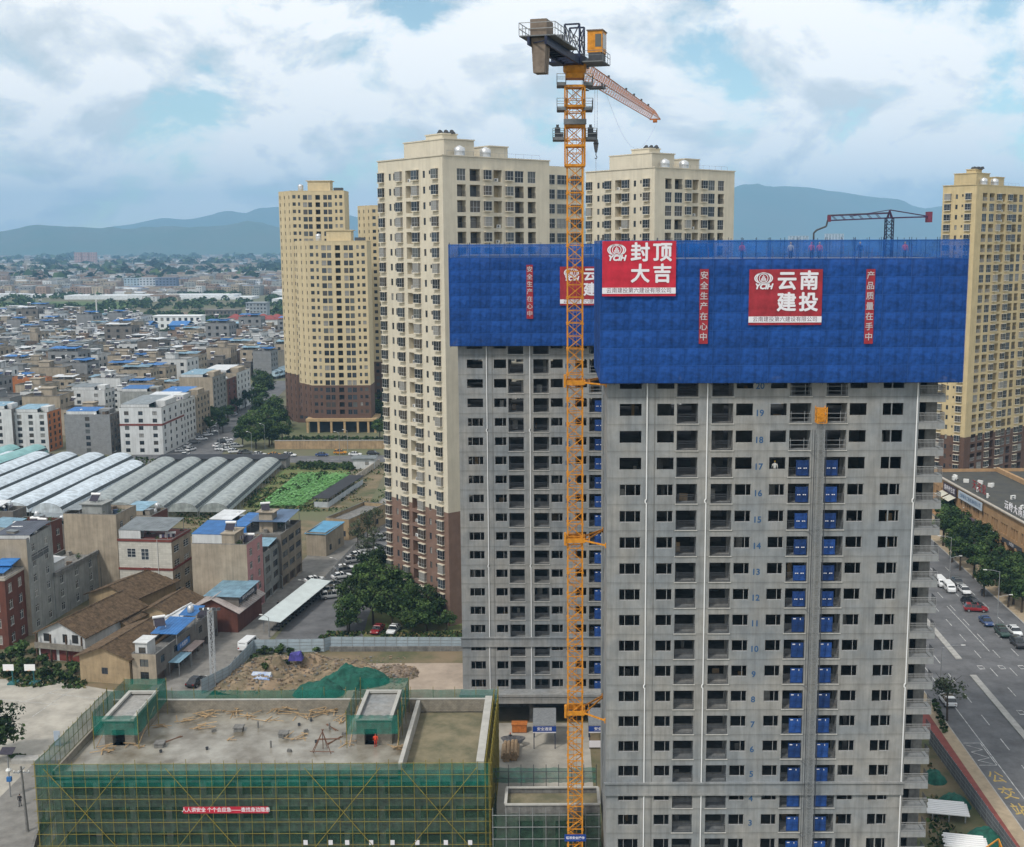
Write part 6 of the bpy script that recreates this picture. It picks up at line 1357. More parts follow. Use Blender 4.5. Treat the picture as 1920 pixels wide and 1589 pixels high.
# ------------------------------------------------------------------ polytunnels
film_w = mat('white_film', (.55, .62, .68), .45, .5, .3, spec=.4, streak=.2, rnd=.06); film_g = mat('grey_film', (.38, .42, .42), .45, .5, .35, spec=.4, alpha=.80, rnd=.08, streak=.2)
def tunnel(name, label, a, c, w, h, m, group, end=True):
    a, c = Vector((*a, 0)), Vector((*c, 0)); d = c - a; L = d.length; t = thing(name, label, 'greenhouse', a, math.atan2(d.y, d.x) - math.pi / 2, group)
    n = 10; P = lambda i, y, s=1.: (w / 2 * math.cos(math.pi * i / n) * s, y, 1.7 + h * math.sin(math.pi * i / n) * s); b = MB(); ny = max(2, int(L / 4))
    for k in range(ny):
        for i in range(n): b.quad(P(i, L * k / ny), P(i + 1, L * k / ny), P(i + 1, L * (k + 1) / ny), P(i, L * (k + 1) / ny), 1 if i == 1 else 0)
    b.build('film_cover', [m, mat('vent_net', (.05, .06, .065), .9)], t, smooth=True)
    for y in (0, L): b = MB(); b.v = [P(i, y) for i in range(n + 1)]; b.f = [tuple(range(n + 1))]; b.m = [0]; b.build('end_wall', [m], t)
    hm = MB(); 
    for i in range(n): hm.bar(P(i, 0, .992), P(i + 1, 0, .992), .06)
    hme = hm.mesh('hoop', [steel])
    for k in range(0, ny * 2 + 1): link('hoop', hme, t, (0, L * k / (ny * 2), 0))
    b = MB()
    for x in (-w / 2, w / 2):
        for k in range(ny + 1): b.tube((x, L * k / ny, 0), (x, L * k / ny, 1.75), .06, 5)
        b.tube((x, 0, 1.7), (x, L, 1.7), .05, 5)
    b.build('gutter_frame', [steel], t)
    return t
ga, gc = G(432, 972), G(522, 888); base = Vector((ga.x, ga.y)); run = Vector((gc.x - ga.x, gc.y - ga.y)); run = run * (70 / run.length)
names = ['rightmost', 'second from right', 'third from right', 'fourth from right', 'fifth from right', 'sixth from right']
for k in range(5):
    o_ = base + Vector((-8.6 * k - 4.3 + .0, .4 * k)); tunnel('polytunnel', f'grey film polytunnel, {names[k]} in the group beside the lotus field', o_, o_ + run, 8.0, 2.5, film_g, 'grey polytunnels')
wa = G(195, 952); wb = Vector((wa.x - 14, wa.y))
names = ['rightmost', 'second', 'third', 'fourth', 'fifth', 'sixth']
for k in range(6):
    o_ = wb + Vector((-9.6 * k + 4.0, -14 + 1.0 * k)); tunnel('polytunnel', f'white film polytunnel, {names[k]} from the right in the left group', o_, o_ + dirz(1.0) * (78 if k else 62), 8.8, 2.7, film_w, 'white polytunnels')
q, q1 = G(135, 948), G(190, 918); tunnel('polytunnel', 'short white tunnel with a bright cover beside the white group', (q.x, q.y), (q1.x, q1.y), 8, 2.8, film_w, 'white polytunnels')
q, q1 = G(185, 922), G(252, 888); tunnel('polytunnel', 'short white tunnel stepped behind the bright covered one', (q.x, q.y), (q1.x, q1.y), 8, 2.8, film_w, 'white polytunnels')
teal = mat('teal_film', (.22, .42, .42), .5, .3, .2); p = G(-60, 905); 
for k in range(2): tunnel('polytunnel', ('nearer' if k == 0 else 'farther') + ' of two teal tunnels at the left edge', (p.x - 3 + 9 * k - 6, p.y + 6), (p.x + 9 * k - 6, p.y + 44), 8, 3, teal, 'teal polytunnels')
for k in range(5): p = G(500 + 9 * k, 712 - 2 * k); tunnel('polytunnel', 'pale blue barrel roof in the cluster left of the slim towers', (p.x, p.y), (p.x + 6, p.y + 60), 11, 3.5, mat('pale_barrel', (.42, .55, .62), .5, .2, .2), 'pale barrel roofs')
b = MB(); a, c = G(295, 880), G(545, 872); b.hexa([(a.x, a.y, 0), (c.x, a.y, 0), (c.x, a.y + 6, 0), (a.x, a.y + 6, 0), (a.x, a.y, 3.2), (c.x, a.y, 3.2), (c.x, a.y + 6, 3.6), (a.x, a.y + 6, 3.6)]); lt_ = thing('tarred_shed', 'long low shed with a black roof behind the grey tunnels', 'shed', (0, 0, 0)); b.build('wall', [conc_d], lt_); b = MB(); b.hexa([(a.x - .5, a.y - .5, 3.25), (c.x + .5, a.y - .5, 3.25), (c.x + .5, a.y + 6.5, 3.65), (a.x - .5, a.y + 6.5, 3.65), (a.x - .5, a.y - .5, 3.4), (c.x + .5, a.y - .5, 3.4), (c.x + .5, a.y + 6.5, 3.8), (a.x - .5, a.y + 6.5, 3.8)]); b.build('roof', [mat('black_roofing', (.025, .026, .032), .7, .6, .3)], lt_)
a, c = G(602, 952), G(668, 908); dd = Vector((c.x - a.x, c.y - a.y)); t = thing('netted_shed', 'narrow shed with a black net roof beside the waste lot', 'shed', (a.x, a.y, 0), math.atan2(dd.y, dd.x)); L = dd.length
b = MB(); b.box(0, L, -2.2, -2.1, 0, 1.6); b.box(0, .1, -2.1, 2, 0, 1.6); b.build('wall_sheet', [mat('pale_sheet', (.40, .43, .45), .7, .6, .2)], t); b = MB(); b.box(-.3, L + .3, -2.4, 2.4, 2.6, 2.75); b.build('roof', [mat('black_roofing', (0, 0, 0))], t); b = MB()
for k in range(9):
    for y in (-2, 2): b.bar((L * k / 8, y, 0), (L * k / 8, y, 2.6), .1)
b.build('post_row', [steel], t)
# ------------------------------------------------------------------ trees and shrubs
leafm = [mat('leaf_dark', (.014, .032, .010), .8, 1.2, .3, rnd=.35, spec=.15), mat('leaf_mid', (.034, .066, .018), .8, 1.2, .3, rnd=.35, spec=.15), mat('leaf_light', (.075, .12, .035), .8, 1.2, .3, rnd=.35, spec=.15)]
leafo = [mat('olive_leaf_dark', (.03, .04, .018), .8, spec=.15), mat('olive_leaf_mid', (.055, .07, .035), .8, spec=.15), mat('olive_leaf_light', (.10, .12, .07), .8, spec=.15)]
bark = mat('bark', (.06, .045, .032), .95, 3, .3)
def crown_mesh(seed, R, hgt, z0, n, lf, mats, clumps=9, flat=.75, name='crown'):
    r = random.Random(seed); b = MB(); cl = []
    for i in range(clumps):
        a = r.uniform(0, 6.28); q = math.sqrt(r.random()) * .68; cl.append((Vector((math.cos(a) * q * R, math.sin(a) * q * R, z0 + hgt * r.uniform(.22, .82) * (1 - .35 * q))), R * r.uniform(.20, .42), i))
    for i in range(n):
        c, rr_, ci = cl[r.randrange(clumps)]; v = Vector((r.gauss(0, 1), r.gauss(0, 1), r.gauss(0, 1))).normalized(); p = c + Vector((v.x, v.y, v.z * flat)) * rr_ * (r.random() ** .33) * r.uniform(.85, 1.12)
        nrm = (v + Vector((r.gauss(0, .5), r.gauss(0, .5), r.gauss(0, .5) + .25))).normalized(); u = nrm.orthogonal().normalized(); u.rotate(Matrix.Rotation(r.uniform(0, 6.28), 3, nrm)); w = nrm.cross(u); s = lf * r.uniform(.55, 1.2)
        b.quad(p - u * s, p - w * s * .55, p + u * s, p + w * s * .55, (ci + (0 if r.random() < .75 else 1)) % 3)
    return b.mesh(name, mats)
def trunk_mesh(seed, h, r0, R, z0):
    r = random.Random(seed); b = MB(); top = Vector((r.uniform(-.2, .2), r.uniform(-.2, .2), h)); b.tube((0, 0, -.1), top * .5, r0, 7, 0, r0 * .75); b.tube(top * .5, top, r0 * .75, 7, 0, r0 * .4)
    for i in range(6): a = i * 1.05 + r.uniform(-.3, .3); s = top * r.uniform(.5, .95); b.tube(s, s + Vector((math.cos(a) * R * .6, math.sin(a) * R * .6, h * .35)), r0 * .4, 5, 0, r0 * .12)
    return b.mesh('trunk', [bark])
TREES = {}
def tree_type(key, R, hgt, z0, n, lf, mats, cl, flat=.75, var=3, r0=.2):
    TREES[key] = [(trunk_mesh(i + len(key), z0 + hgt * .55, r0, R, z0), crown_mesh(i * 7 + len(key), R, hgt, z0, n, lf, mats, cl, flat)) for i in range(var)]
tree_type('broad', 3.6, 6.0, 1.8, 2600, .27, leafm, 24, var=4); tree_type('street', 2.6, 4.4, 2.0, 1700, .25, leafm, 18); tree_type('loose', 2.2, 4.6, 2.0, 420, .22, leafo, 14, var=2, r0=.12)
tree_type('bush', 1.3, 1.6, -.2, 420, .20, leafm, 6, var=3, r0=.08)
nt = 0; rt = random.Random(11)
def tree(key, x, y, s, label, group=None, name='tree', cat='tree'):
    tr, cw = rt.choice(TREES[key]); t = thing(name, label, cat, (x, y, 0), rt.uniform(0, 6.28), group); t.scale = (s, s, s * rt.uniform(.9, 1.12)); link('trunk' if name == 'tree' else 'stem', tr, t); link('crown' if name == 'tree' else 'foliage', cw, t); return t
gt = 'dark garden trees at the foot of the cream tower'
for px, py, s in ((655, 1184, 1.0), (668, 1165, 1.25), (700, 1172, 1.2), (735, 1178, 1.25), (770, 1176, 1.2), (805, 1170, 1.15), (690, 1135, 1.3), (725, 1140, 1.3), (765, 1145, 1.25), (692, 1122, 1.25), (700, 1100, 1.2), (735, 1100, 1.1), (712, 1088, 1.0), (838, 1182, .6), (652, 1188, .7), (800, 1185, .8), (775, 1188, .75)):
    p = G(px, py); tree('broad', p.x, p.y, s, 'dense dark green tree in the grove below the cream tower', gt)
for px, py in ((690, 1020), (672, 1040), (705, 1000), (700, 1045), (690, 1060)): p = G(px, py); tree('loose', p.x, p.y, 1.3, 'thin leafless looking tree along the hoarded car park', 'thin trees along the car park')
for px, py, s in ((455, 838, 1.2), (480, 842, 1.35), (505, 838, 1.35), (530, 832, 1.2), (470, 818, 1.4), (500, 812, 1.5), (525, 808, 1.2), (490, 790, 1.5), (515, 785, 1.3), (485, 765, 1.5), (500, 748, 1.5), (490, 730, 1.4), (510, 835, 1.2)): p = G(px, py); tree('broad', p.x, p.y, s * 1.12, 'dark tree in the row between the avenue and the slim towers', 'trees between the avenue and the slim towers')
for px, py, s in ((402, 800, 1.2), (412, 805, 1.0), (428, 792, 1.1), (418, 812, .9), (445, 775, 1.0), (460, 765, 1.1), (395, 815, .9)): p = G(px, py); tree('street', p.x, p.y, s * 1.3, 'street tree on the house side of the avenue', 'street trees on the house side of the avenue')
for px, py, s in ((712, 822, 1.0), (705, 790, 1.2), (714, 770, 1.2), (716, 800, 1.2), (710, 750, 1.2), (716, 735, 1.1)): p = G(px, py); tree('broad', p.x, p.y, s * 1.1, 'dark tree between the slim tower and the cream tower', 'trees right of the slim tower')
for px, py, s in ((1768, 1025, 1.5), (1790, 1035, 1.4), (1775, 1000, 1.4), (1800, 1010, 1.4), (1812, 1045, 1.4), (1835, 1060, 1.35), (1800, 1070, 1.2), (1825, 1085, 1.3), (1850, 1098, 1.3), (1875, 1118, 1.35), (1900, 1135, 1.3), (1860, 1075, 1.3), (1885, 1095, 1.35), (1910, 1108, 1.35), (1835, 1040, 1.3), (1915, 1150, 1.2), (1890, 1140, 1.1), (1785, 1055, 1.2), (1770, 985, 1.4), (1790, 990, 1.3), (1815, 1025, 1.3), (1845, 1120, 1.1), (1868, 1100, 1.3), (1895, 1120, 1.4), (1918, 1128, 1.4), (1850, 1050, 1.2)): p = G(px, py); tree('street', p.x, p.y, s * 1.0, 'dark roadside tree between the shops and the main road', 'roadside trees in front of the shops')
p = G(-5, 1425); tree('broad', p.x, p.y, 1.25, 'bright green tree at the left edge beside the concrete yard')
p = G(1776, 1352); tree('loose', p.x, p.y, 1.55, 'sparse young tree beside the parked white car on the main road')
for px, py, s in ((20, 1245, 1.3), (45, 1262, 1.2), (70, 1250, 1.1), (95, 1268, 1.2), (120, 1275, 1.0), (30, 1228, 1.4), (75, 1230, 1.0), (140, 1262, 1.0), (10, 1268, 1.1)): p = G(px, py); tree('bush', p.x, p.y, s * 1.6, 'bush in the scrub below the red brown house', 'bushes below the red brown house', 'bush', 'bush')
for i in range(26): px = 24 + rt.uniform(0, 60); p = G(33 + i * 1.6 if i < 22 else 40, 1422 - (i % 3)); tree('bush', p.x - 1, p.y, .42, 'clipped hedge bush on the yard edge planter', 'hedge bushes on the planter', 'bush', 'bush') if i < 16 else None
for px, py, s in ((497, 1228, 1.3), (520, 1226, 1.4), (545, 1227, 1.2), (600, 1222, 1.3), (480, 1240, 1.2), (530, 1258, 1.4), (565, 1252, 1.1), (512, 1262, 1.0), (500, 1275, .9)): p = G(px, py); o = tree('bush', p.x, p.y, s, 'scrubby bush growing on the dirt heaps', 'bushes on the dirt heaps', 'bush', 'bush'); o.location.z = .6
for i in range(34): px = 560 + i * 3.2 + rt.uniform(-2, 2); p = G(px, 876 + rt.uniform(-4, 6)); tree('bush', p.x, p.y, rt.uniform(1.1, 1.7), 'hedge bush behind the lotus field', 'hedge behind the lotus field', 'bush', 'bush')
for i in range(40): px = 460 + rt.uniform(0, 190); py = 955 - (px - 460) * .40 + rt.uniform(-9, 5); p = G(px, py); tree('bush', p.x, p.y, rt.uniform(.6, 1.2), 'weedy bush along the edge of the lotus field', 'weeds round the lotus field', 'bush', 'bush')
for i in range(30): px = 500 + i * 7.6; p = G(px, 826 + rt.uniform(-1.5, 1.5)); tree('bush', p.x, p.y, rt.uniform(1.0, 1.6), 'hedge bush on top of the bank below the slim towers', 'hedge below the slim towers', 'bush', 'bush')
for i in range(22): px = 20 + i * 12; p = G(px, 866 + rt.uniform(-4, 6)); tree('bush', p.x, p.y, rt.uniform(.9, 1.6), 'bush in front of the white village houses', 'bushes in front of the white houses', 'bush', 'bush')
for i in range(10): px = 1762 + i * 3; p = G(1757 + i * 2.4, 1318 + i * 6.3); tree('bush', p.x - .5, p.y, .6, 'low hedge bush along the red pavement', 'hedge along the red pavement', 'bush', 'bush')
# ------------------------------------------------------------------ vehicles
tyre = mat('tyre', (.02, .02, .02), .9); rim = mat('wheel_rim', (.35, .35, .36), .4, metal=.6); cglass = mat('car_glass', (.015, .018, .022), .06, spec=.6); lampm = mat('head_lamp', (.6, .6, .58), .2); tailm = mat('tail_lamp', (.30, .02, .02), .3)
PAINT = {k: mat('paint_' + k, c, .28, spec=.5) for k, c in dict(white=(.68, .69, .70), silver=(.36, .37, .38), black=(.02, .02, .024), red=(.24, .018, .022), blue=(.03, .06, .16), yellow=(.52, .22, .02), grey=(.12, .125, .13), green=(.02, .05, .04)).items()}
def car_proto(kind):
    if kind == 'van': L, W_, st, cab = 4.9, 1.75, [(-2.45, .80, .45, 1.2), (-2.3, .85, .35, 1.75), (1.3, .86, .3, 1.75), (1.95, .85, .3, 1.2), (2.35, .80, .32, .98), (2.45, .72, .4, .75)], None
    elif kind == 'suv': L, W_, st, cab = 4.6, 1.85, [(-2.3, .80, .5, .95), (-2.2, .90, .4, 1.02), (-.9, .92, .35, 1.02), (.9, .92, .35, 1.0), (2.05, .88, .38, .88), (2.3, .78, .5, .75)], [(-2.2, .72, 1.02), (-1.75, .70, 1.62), (.0, .70, 1.66), (.45, .71, 1.55), (1.15, .78, 1.0)]
    else: L, W_, st, cab = 4.6, 1.78, [(-2.3, .76, .5, .85), (-2.2, .86, .35, .93), (-1.2, .89, .3, .95), (.9, .89, .3, .92), (2.05, .85, .32, .78), (2.3, .72, .42, .65)], [(-1.85, .70, .93), (-1.1, .62, 1.38), (-.2, .62, 1.44), (.35, .63, 1.38), (1.2, .74, .92)]
    b = MB(); rings = []
    for y, w, z0, z1 in st: rings.append([(-w * .93, y, z0), (w * .93, y, z0), (w, y, z0 + (z1 - z0) * .45), (w * .96, y, z1 - .06), (w * .85, y, z1), (-w * .85, y, z1), (-w * .96, y, z1 - .06), (-w, y, z0 + (z1 - z0) * .45)])
    b.loft(rings, 0); root = link('car', None); body = b.build('body', [PAINT['white']], root, smooth=False); body.material_slots[0].link = 'OBJECT'; body.material_slots[0].material = PAINT['white']
    if cab:
        b = MB(); rings = [[(-w, y, z - .0), (w, y, z), (w * .985, y, z), (-w * .985, y, z)] for y, w, z in cab]
        base = [(cab[0][0], .80, st[2][3] - .02), (cab[-1][0], .80, st[2][3] - .03)]
        rings = []
        for i, (y, w, z) in enumerate(cab): zb = st[2][3] - .04; rings.append([(-.84, y, zb), (.84, y, zb), (w, y, max(z, zb + .005)), (-w, y, max(z, zb + .005))])
        b.loft(rings, 0); b.build('window_glass', [cglass], root)
        b = MB(); (y0, w0, z0), (y1, w1, z1) = cab[1], cab[3]; b.hexa([(-w0 - .03, y0 - .1, z0 - .04), (w0 + .03, y0 - .1, z0 - .04), (w1 + .03, y1 + .08, z1 - .04), (-w1 - .03, y1 + .08, z1 - .04), (-w0 * .93, y0, z0 + .04), (w0 * .93, y0, z0 + .04), (w1 * .93, y1, z1 + .05), (-w1 * .93, y1, z1 + .05)])
        for sx in (-1, 1):
            for y in (-.45, .35) if kind != 'suv' else (-1.0, -.1): b.bar((sx * .845, y, .95), (sx * w0 * 1.02, y, z0 - .02), .07)
        rf = b.build('roof', [PAINT['white']], root)
    else:
        b = MB(); b.quad((-.66, 1.36, 1.66), (-.70, 1.97, 1.22), (.70, 1.97, 1.22), (.66, 1.36, 1.66)); b.quad((-.66, 1.365, 1.665), (.66, 1.365, 1.665), (.70, 1.975, 1.225), (-.70, 1.975, 1.225))
        for sx in (-1, 1): b.quad((sx * .875, -2.0, 1.15), (sx * .875, 1.3, 1.15), (sx * .86, 1.2, 1.6), (sx * .86, -2.0, 1.6))
        b.quad((-.6, -2.42, 1.2), (.6, -2.42, 1.2), (.6, -2.35, 1.6), (-.6, -2.35, 1.6)); b.build('window_glass', [cglass], root)
        b = MB(); b.box(-.8, .8, -2.3, 1.25, 1.75, 1.82); rf = b.build('roof', [PAINT['white']], root)
    rf.material_slots[0].link = 'OBJECT'; rf.material_slots[0].material = PAINT['white']
    b = MB(); b.tube((-.11, 0, 0), (.11, 0, 0), .33, 14, 0); b.tube((-.115, 0, 0), (.115, 0, 0), .2, 10, 1); wm_ = b.mesh('wheel', [tyre, rim])
    for x in (-.80, .80):
        for y in (-1.4, 1.4): link('wheel', wm_, root, (x, y, .33))
    for x in (-.6, .6):
        b = MB(); b.box(-.17, .17, -.05, .06, -.07, .07); link('headlight', b.mesh('headlight', [lampm]), root, (x, 2.2 if kind != 'van' else 2.34, .68 if kind != 'van' else .85)); b = MB(); b.box(-.14, .14, -.06, .04, -.1, .1); link('taillight', b.mesh('taillight', [tailm]), root, (x * 1.05, -2.24 if kind != 'van' else -2.42, .78))
    return root
CP = {k: car_proto(k) for k in ('sedan', 'suv', 'van')}; cused = set()
def car(kind, paint, x, y, az, label, group, s=1.):
    o = CP[kind]
    if kind in cused: o = copy_tree(o)
    cused.add(kind); o.location = (x, y, .05); o.rotation_euler[2] = rad(-az); o.scale = (s, s, s); o.name = 'car' if kind != 'van' else 'van'
    for ch in o.children:
        if ch.name.split('.')[0] in ('body', 'roof'): ch.material_slots[0].link = 'OBJECT'; ch.material_slots[0].material = PAINT[paint]
    return tag(o, label, 'van' if kind == 'van' else 'car', group)
rc = 'cars and vans on the main road'
for kind, paint, px, py, az, lab in (('suv', 'white', 1776, 1320, 2, 'white car parked at the kerb under the sparse young tree'), ('van', 'white', 1779, 1108, 182, 'white van in the near lane of the main road'), ('van', 'white', 1763, 1098, 182, 'white van half hidden behind the corner balconies'), ('sedan', 'white', 1808, 1112, 182, 'white saloon beside the white van'), ('sedan', 'grey', 1795, 1096, 182, 'dark grey saloon ahead of the white saloon'), ('suv', 'black', 1822, 1136, 150, 'black car turning across the main road'), ('suv', 'red', 1829, 1147, 100, 'dark red car turning across the main road'), ('sedan', 'blue', 1849, 1171, 182, 'dark blue saloon behind the turning cars'), ('suv', 'green', 1879, 1192, 182, 'dark green car behind the blue saloon'), ('sedan', 'white', 1902, 1189, 182, 'white saloon at the far kerb near the lamp post'), ('suv', 'black', 1908, 1212, 182, 'black car at the right edge of the main road')):
    p = G(px, py); car(kind, paint, p.x, p.y, az, lab, rc)
for i, (px, py, paint, az, kind) in enumerate(((610, 1000, 'white', 20, 'suv'), (628, 1000, 'silver', 20, 'suv'), (652, 1006, 'white', 30, 'sedan'), (604, 1022, 'black', 95, 'suv'), (600, 1032, 'red', 95, 'suv'), (590, 1092, 'white', 60, 'sedan'))):
    p = G(px, py); car(kind, paint, p.x, p.y, az, ('white car parked left of the silver one by the ruin', 'silver car parked by the ruin wall', 'white saloon parked right of the silver one', 'black car parked nose to the dark house', 'red car parked beside the black one', 'white saloon driving up the village street')[i], 'cars parked by the village street')
for i, (px, py, paint) in enumerate(((625, 1112, 'white'), (628, 1100, 'grey'), (622, 1122, 'silver'), (640, 1085, 'white'), (650, 1075, 'grey'), (645, 1070, 'white'), (665, 1055, 'silver'), (672, 1045, 'white'), (690, 1035, 'white'), (708, 1030, 'grey'), (724, 1012, 'white'))):
    p = G(px, py); car('sedan' if i % 2 else 'suv', paint, p.x, p.y, 60 + (i % 3) * 5, paint + ' car in the row beside the dark grove', 'row of cars beside the grove')
for i, (px, py, paint, lab) in enumerate(((738, 1186, 'white', 'white car parked under the grove behind the blue hoarding'), (708, 1186, 'red', 'dark red car parked under the grove behind the blue hoarding'))): p = G(px, py); car('sedan', paint, p.x, p.y, 190, lab, 'cars under the grove')
p = G(368, 1284); car('sedan', 'black', p.x, p.y, 12, 'dark saloon on the street beside the site hoarding', 'cars parked by the village street')
p = G(466, 1216); car('van', 'white', p.x, p.y, 10, 'pale blue white van behind the site corner hoarding', 'cars parked by the village street', 1.1)
for i, (px, py, paint, az) in enumerate(((487, 856, 'white', 92), (515, 856, 'yellow', 92), (543, 857, 'white', 92), (604, 856, 'blue', 92), (638, 852, 'yellow', 92), (666, 855, 'white', 92), (700, 854, 'black', 92))): p = G(px, py); car('sedan' if i % 2 else 'suv', paint, p.x, p.y, az, ('white car at the left end of the far road queue', 'yellow taxi on the far road behind a white car', 'white car right of the yellow taxi on the far road', 'blue car in the middle of the far road', 'yellow taxi partly behind a lamp post on the far road', 'white car on the far road near the cream tower', 'black car on the far road at the cream tower')[i], 'cars on the far road')
ra = random.Random(4); nca = 0
for i, (px, py) in enumerate(((330, 862), (348, 856), (340, 848), (358, 846), (352, 838), (365, 832), (378, 826), (372, 820), (388, 818), (398, 812), (408, 838), (418, 832), (425, 828), (415, 845), (428, 846), (440, 850), (452, 852), (462, 852), (432, 836), (444, 840), (395, 802), (405, 796), (450, 762), (462, 758), (470, 752), (445, 770), (440, 780))):
    p = G(px, py); paint = ra.choice(('white', 'white', 'white', 'silver', 'grey', 'black')); car('suv' if i % 2 else 'sedan', paint, p.x, p.y, ra.choice((20, 60, 75, 0)), paint + ' car among those parked along the avenue', 'cars parked along the avenue')
for i, (px, py) in enumerate(((205, 850), (98, 860))): p = G(px, py); car('suv', 'white' if i == 0 else 'grey', p.x, p.y, 90, ('white car beside the grey brick house', 'grey car in the bushes below the white houses')[i], 'cars by the white houses')
# box truck by the shops
p = G(1862, 1022); t = thing('box_truck', 'pale box truck parked in front of the shops', 'truck', (p.x, p.y, 0), rad(-170)); b = MB(); b.box(-1.05, 1.05, -3.2, 1.2, .8, 3.0); b.build('cargo_box', [PAINT['white']], t); b = MB(); b.hexa([(-1, 1.3, .5), (1, 1.3, .5), (1, 3.0, .5), (-1, 3.0, .5), (-1, 1.3, 2.4), (1, 1.3, 2.4), (.95, 2.5, 2.4), (-.95, 2.5, 2.4)]); b.build('cab', [PAINT['silver']], t)
for x in (-.9, .9):
    for y in (-2.2, 2.2): link('wheel', bpy.data.meshes['wheel'], t, (x, y, .33), 0, (1.2, 1.3, 1.3))
# ------------------------------------------------------------------ people
skin = mat('skin', (.40, .25, .18), .7)
def person_mesh(shirt, trouser, hat):
    b = MB()
    def ring(c, rx, ry, z, n=8): return [(c[0] + rx * math.cos(2 * math.pi * k / n), c[1] + ry * math.sin(2 * math.pi * k / n), z) for k in range(n)]
    b.loft([ring((0, 0), .17, .11, .82), ring((0, 0), .16, .11, 1.0), ring((0, 0), .20, .13, 1.25), ring((0, 0), .22, .12, 1.40), ring((0, 0), .09, .08, 1.47)], 0)
    b.loft([ring((0, .0), .06, .06, 1.44), ring((0, .01), .085, .095, 1.53), ring((0, .01), .095, .11, 1.62), ring((0, 0), .08, .09, 1.71), ring((0, 0), .03, .03, 1.75)], 2, mf=lambda a, k: 2 if a < 2 else 3)
    for s in (-1, 1):
        b.loft([ring((s * .10, .06 * s), .055, .07, .05), ring((s * .10, .03 * s), .06, .065, .45), ring((s * .09, 0), .085, .09, .85)], 1); b.loft([ring((s * .10, .10 * s), .05, .13, .0), ring((s * .10, .08 * s), .045, .10, .08)], 3)
        b.loft([ring((s * .30, .10 * -s), .035, .035, .80), ring((s * .29, .02), .042, .042, 1.08), ring((s * .23, 0), .055, .055, 1.38)], 0); b.loft([ring((s * .30, .12 * -s), .02, .035, .70), ring((s * .30, .10 * -s), .035, .035, .80)], 2)
    return b.mesh('person', [mat('shirt_' + shirt[0], shirt[1], .9), mat('trouser_' + trouser[0], trouser[1], .9), skin, mat('hat_' + hat[0], hat[1], .6)], True)
def person(px, py, z, label, shirt, trouser=('dark', (.03, .035, .045)), hat=('hair', (.02, .017, .015)), rz=0, at=None, group=None):
    p = at or G(px, py, z); return tag(link('person', person_mesh(shirt, trouser, hat), None, (p[0], p[1], z), rz), label, 'person', group)
hv, yl, rdh, blk = ('hi_vis', (.65, .07, .03)), ('yellow', (.6, .4, .03)), ('red', (.5, .03, .03)), ('black', (.03, .03, .035))
person(710, 1390, zr, 'person in orange red vest standing in the right stair house doorway', hv, ('red', (.45, .05, .03)), rdh, at=(-22.6, 143.4))
person(522, 1142, .05, 'person in dark clothes walking on the village street', blk); person(38, 1512, .06, 'person in dark clothes standing on the lane at the left', blk)
person(957, 1395, .06, 'person with red helmet crouching near the hose coil in the yard', blk, hat=rdh); person(1841, 1117, .16, 'person in black walking on the far pavement of the main road', blk)
for px, nm in ((1391, 'pink shirt, leftmost worker on the near roof'), (1482, 'pale shirt, second worker from left on the near roof'), (1521, 'red vest, worker beside the concrete hose'), (1536, 'pink vest, worker just right of the hose'), (1612, 'dark clothes, worker in the middle of the near roof'), (1696, 'red vest, worker right of the placing boom mast')):
    q = V(px, 487, 125.6); person(0, 0, 71.37, 'person with ' + nm, ('pinkred', (.55, .12, .14)) if 'pale' not in nm and 'dark' not in nm else (('pale', (.5, .5, .48)) if 'pale' in nm else blk), hat=rdh if px % 2 else yl, at=(q.x, 125.6), group='workers on the near tower roof')
q = V(1453, 881, 124.9); person(0, 0, SLAB(17) + .0, 'person in pale shirt at a window opening on floor 17', ('pale', (.5, .5, .48)), hat=yl, at=(q.x, AY + .55))
# ------------------------------------------------------------------ lamps, poles, shelter, yard furniture
def lamp(px, py, h, az, label, arm=2.2, double=False, group='street lamps'):
    p = G(px, py); t = thing('street_lamp', label, 'street lamp', (p.x, p.y, 0), rad(-az), group); b = MB(); b.tube((0, 0, 0), (0, 0, h), .11, 8, 0, .06); b.tube((0, 0, 0), (0, 0, .5), .17, 8); b.build('pole', [steel], t)
    for s in ((1, -1) if double else (1,)):
        b = MB(); hz = h if s == 1 else h * .55; b.path([(0, 0, hz - .1), (s * arm * .5, 0, hz + .25), (s * arm, 0, hz + .35)], .045, 6); b.build('arm', [steel], t); b = MB(); b.hexa([(s * arm - .1, -.13, hz + .3), (s * arm + .6, -.1, hz + .34), (s * arm + .6, .1, hz + .34), (s * arm - .1, .13, hz + .3), (s * arm - .1, -.1, hz + .42), (s * arm + .6, -.06, hz + .42), (s * arm + .6, .06, hz + .42), (s * arm - .1, .1, hz + .42)]); b.build('lamp_head', [whitef], t)
    return t
def lampauto(px, pyb, pyt, az, label, double=False, arm=2.2): p = G(px, pyb); lamp(px, pyb, V(px, pyt, p.y).z, az, label, arm, double)
lampauto(1869, 1176, 1072, 180, 'tall street lamp at the far kerb beside the blue saloon', True, 2.6); lampauto(1780, 1092, 1008, 180, 'street lamp beside the parked vans on the main road', True, 2.4); lampauto(1763, 1290, 1214, 0, 'street lamp on the median next to the corner balconies', False, 3.2); lampauto(1824, 1000, 955, 180, 'street lamp among the roadside trees')
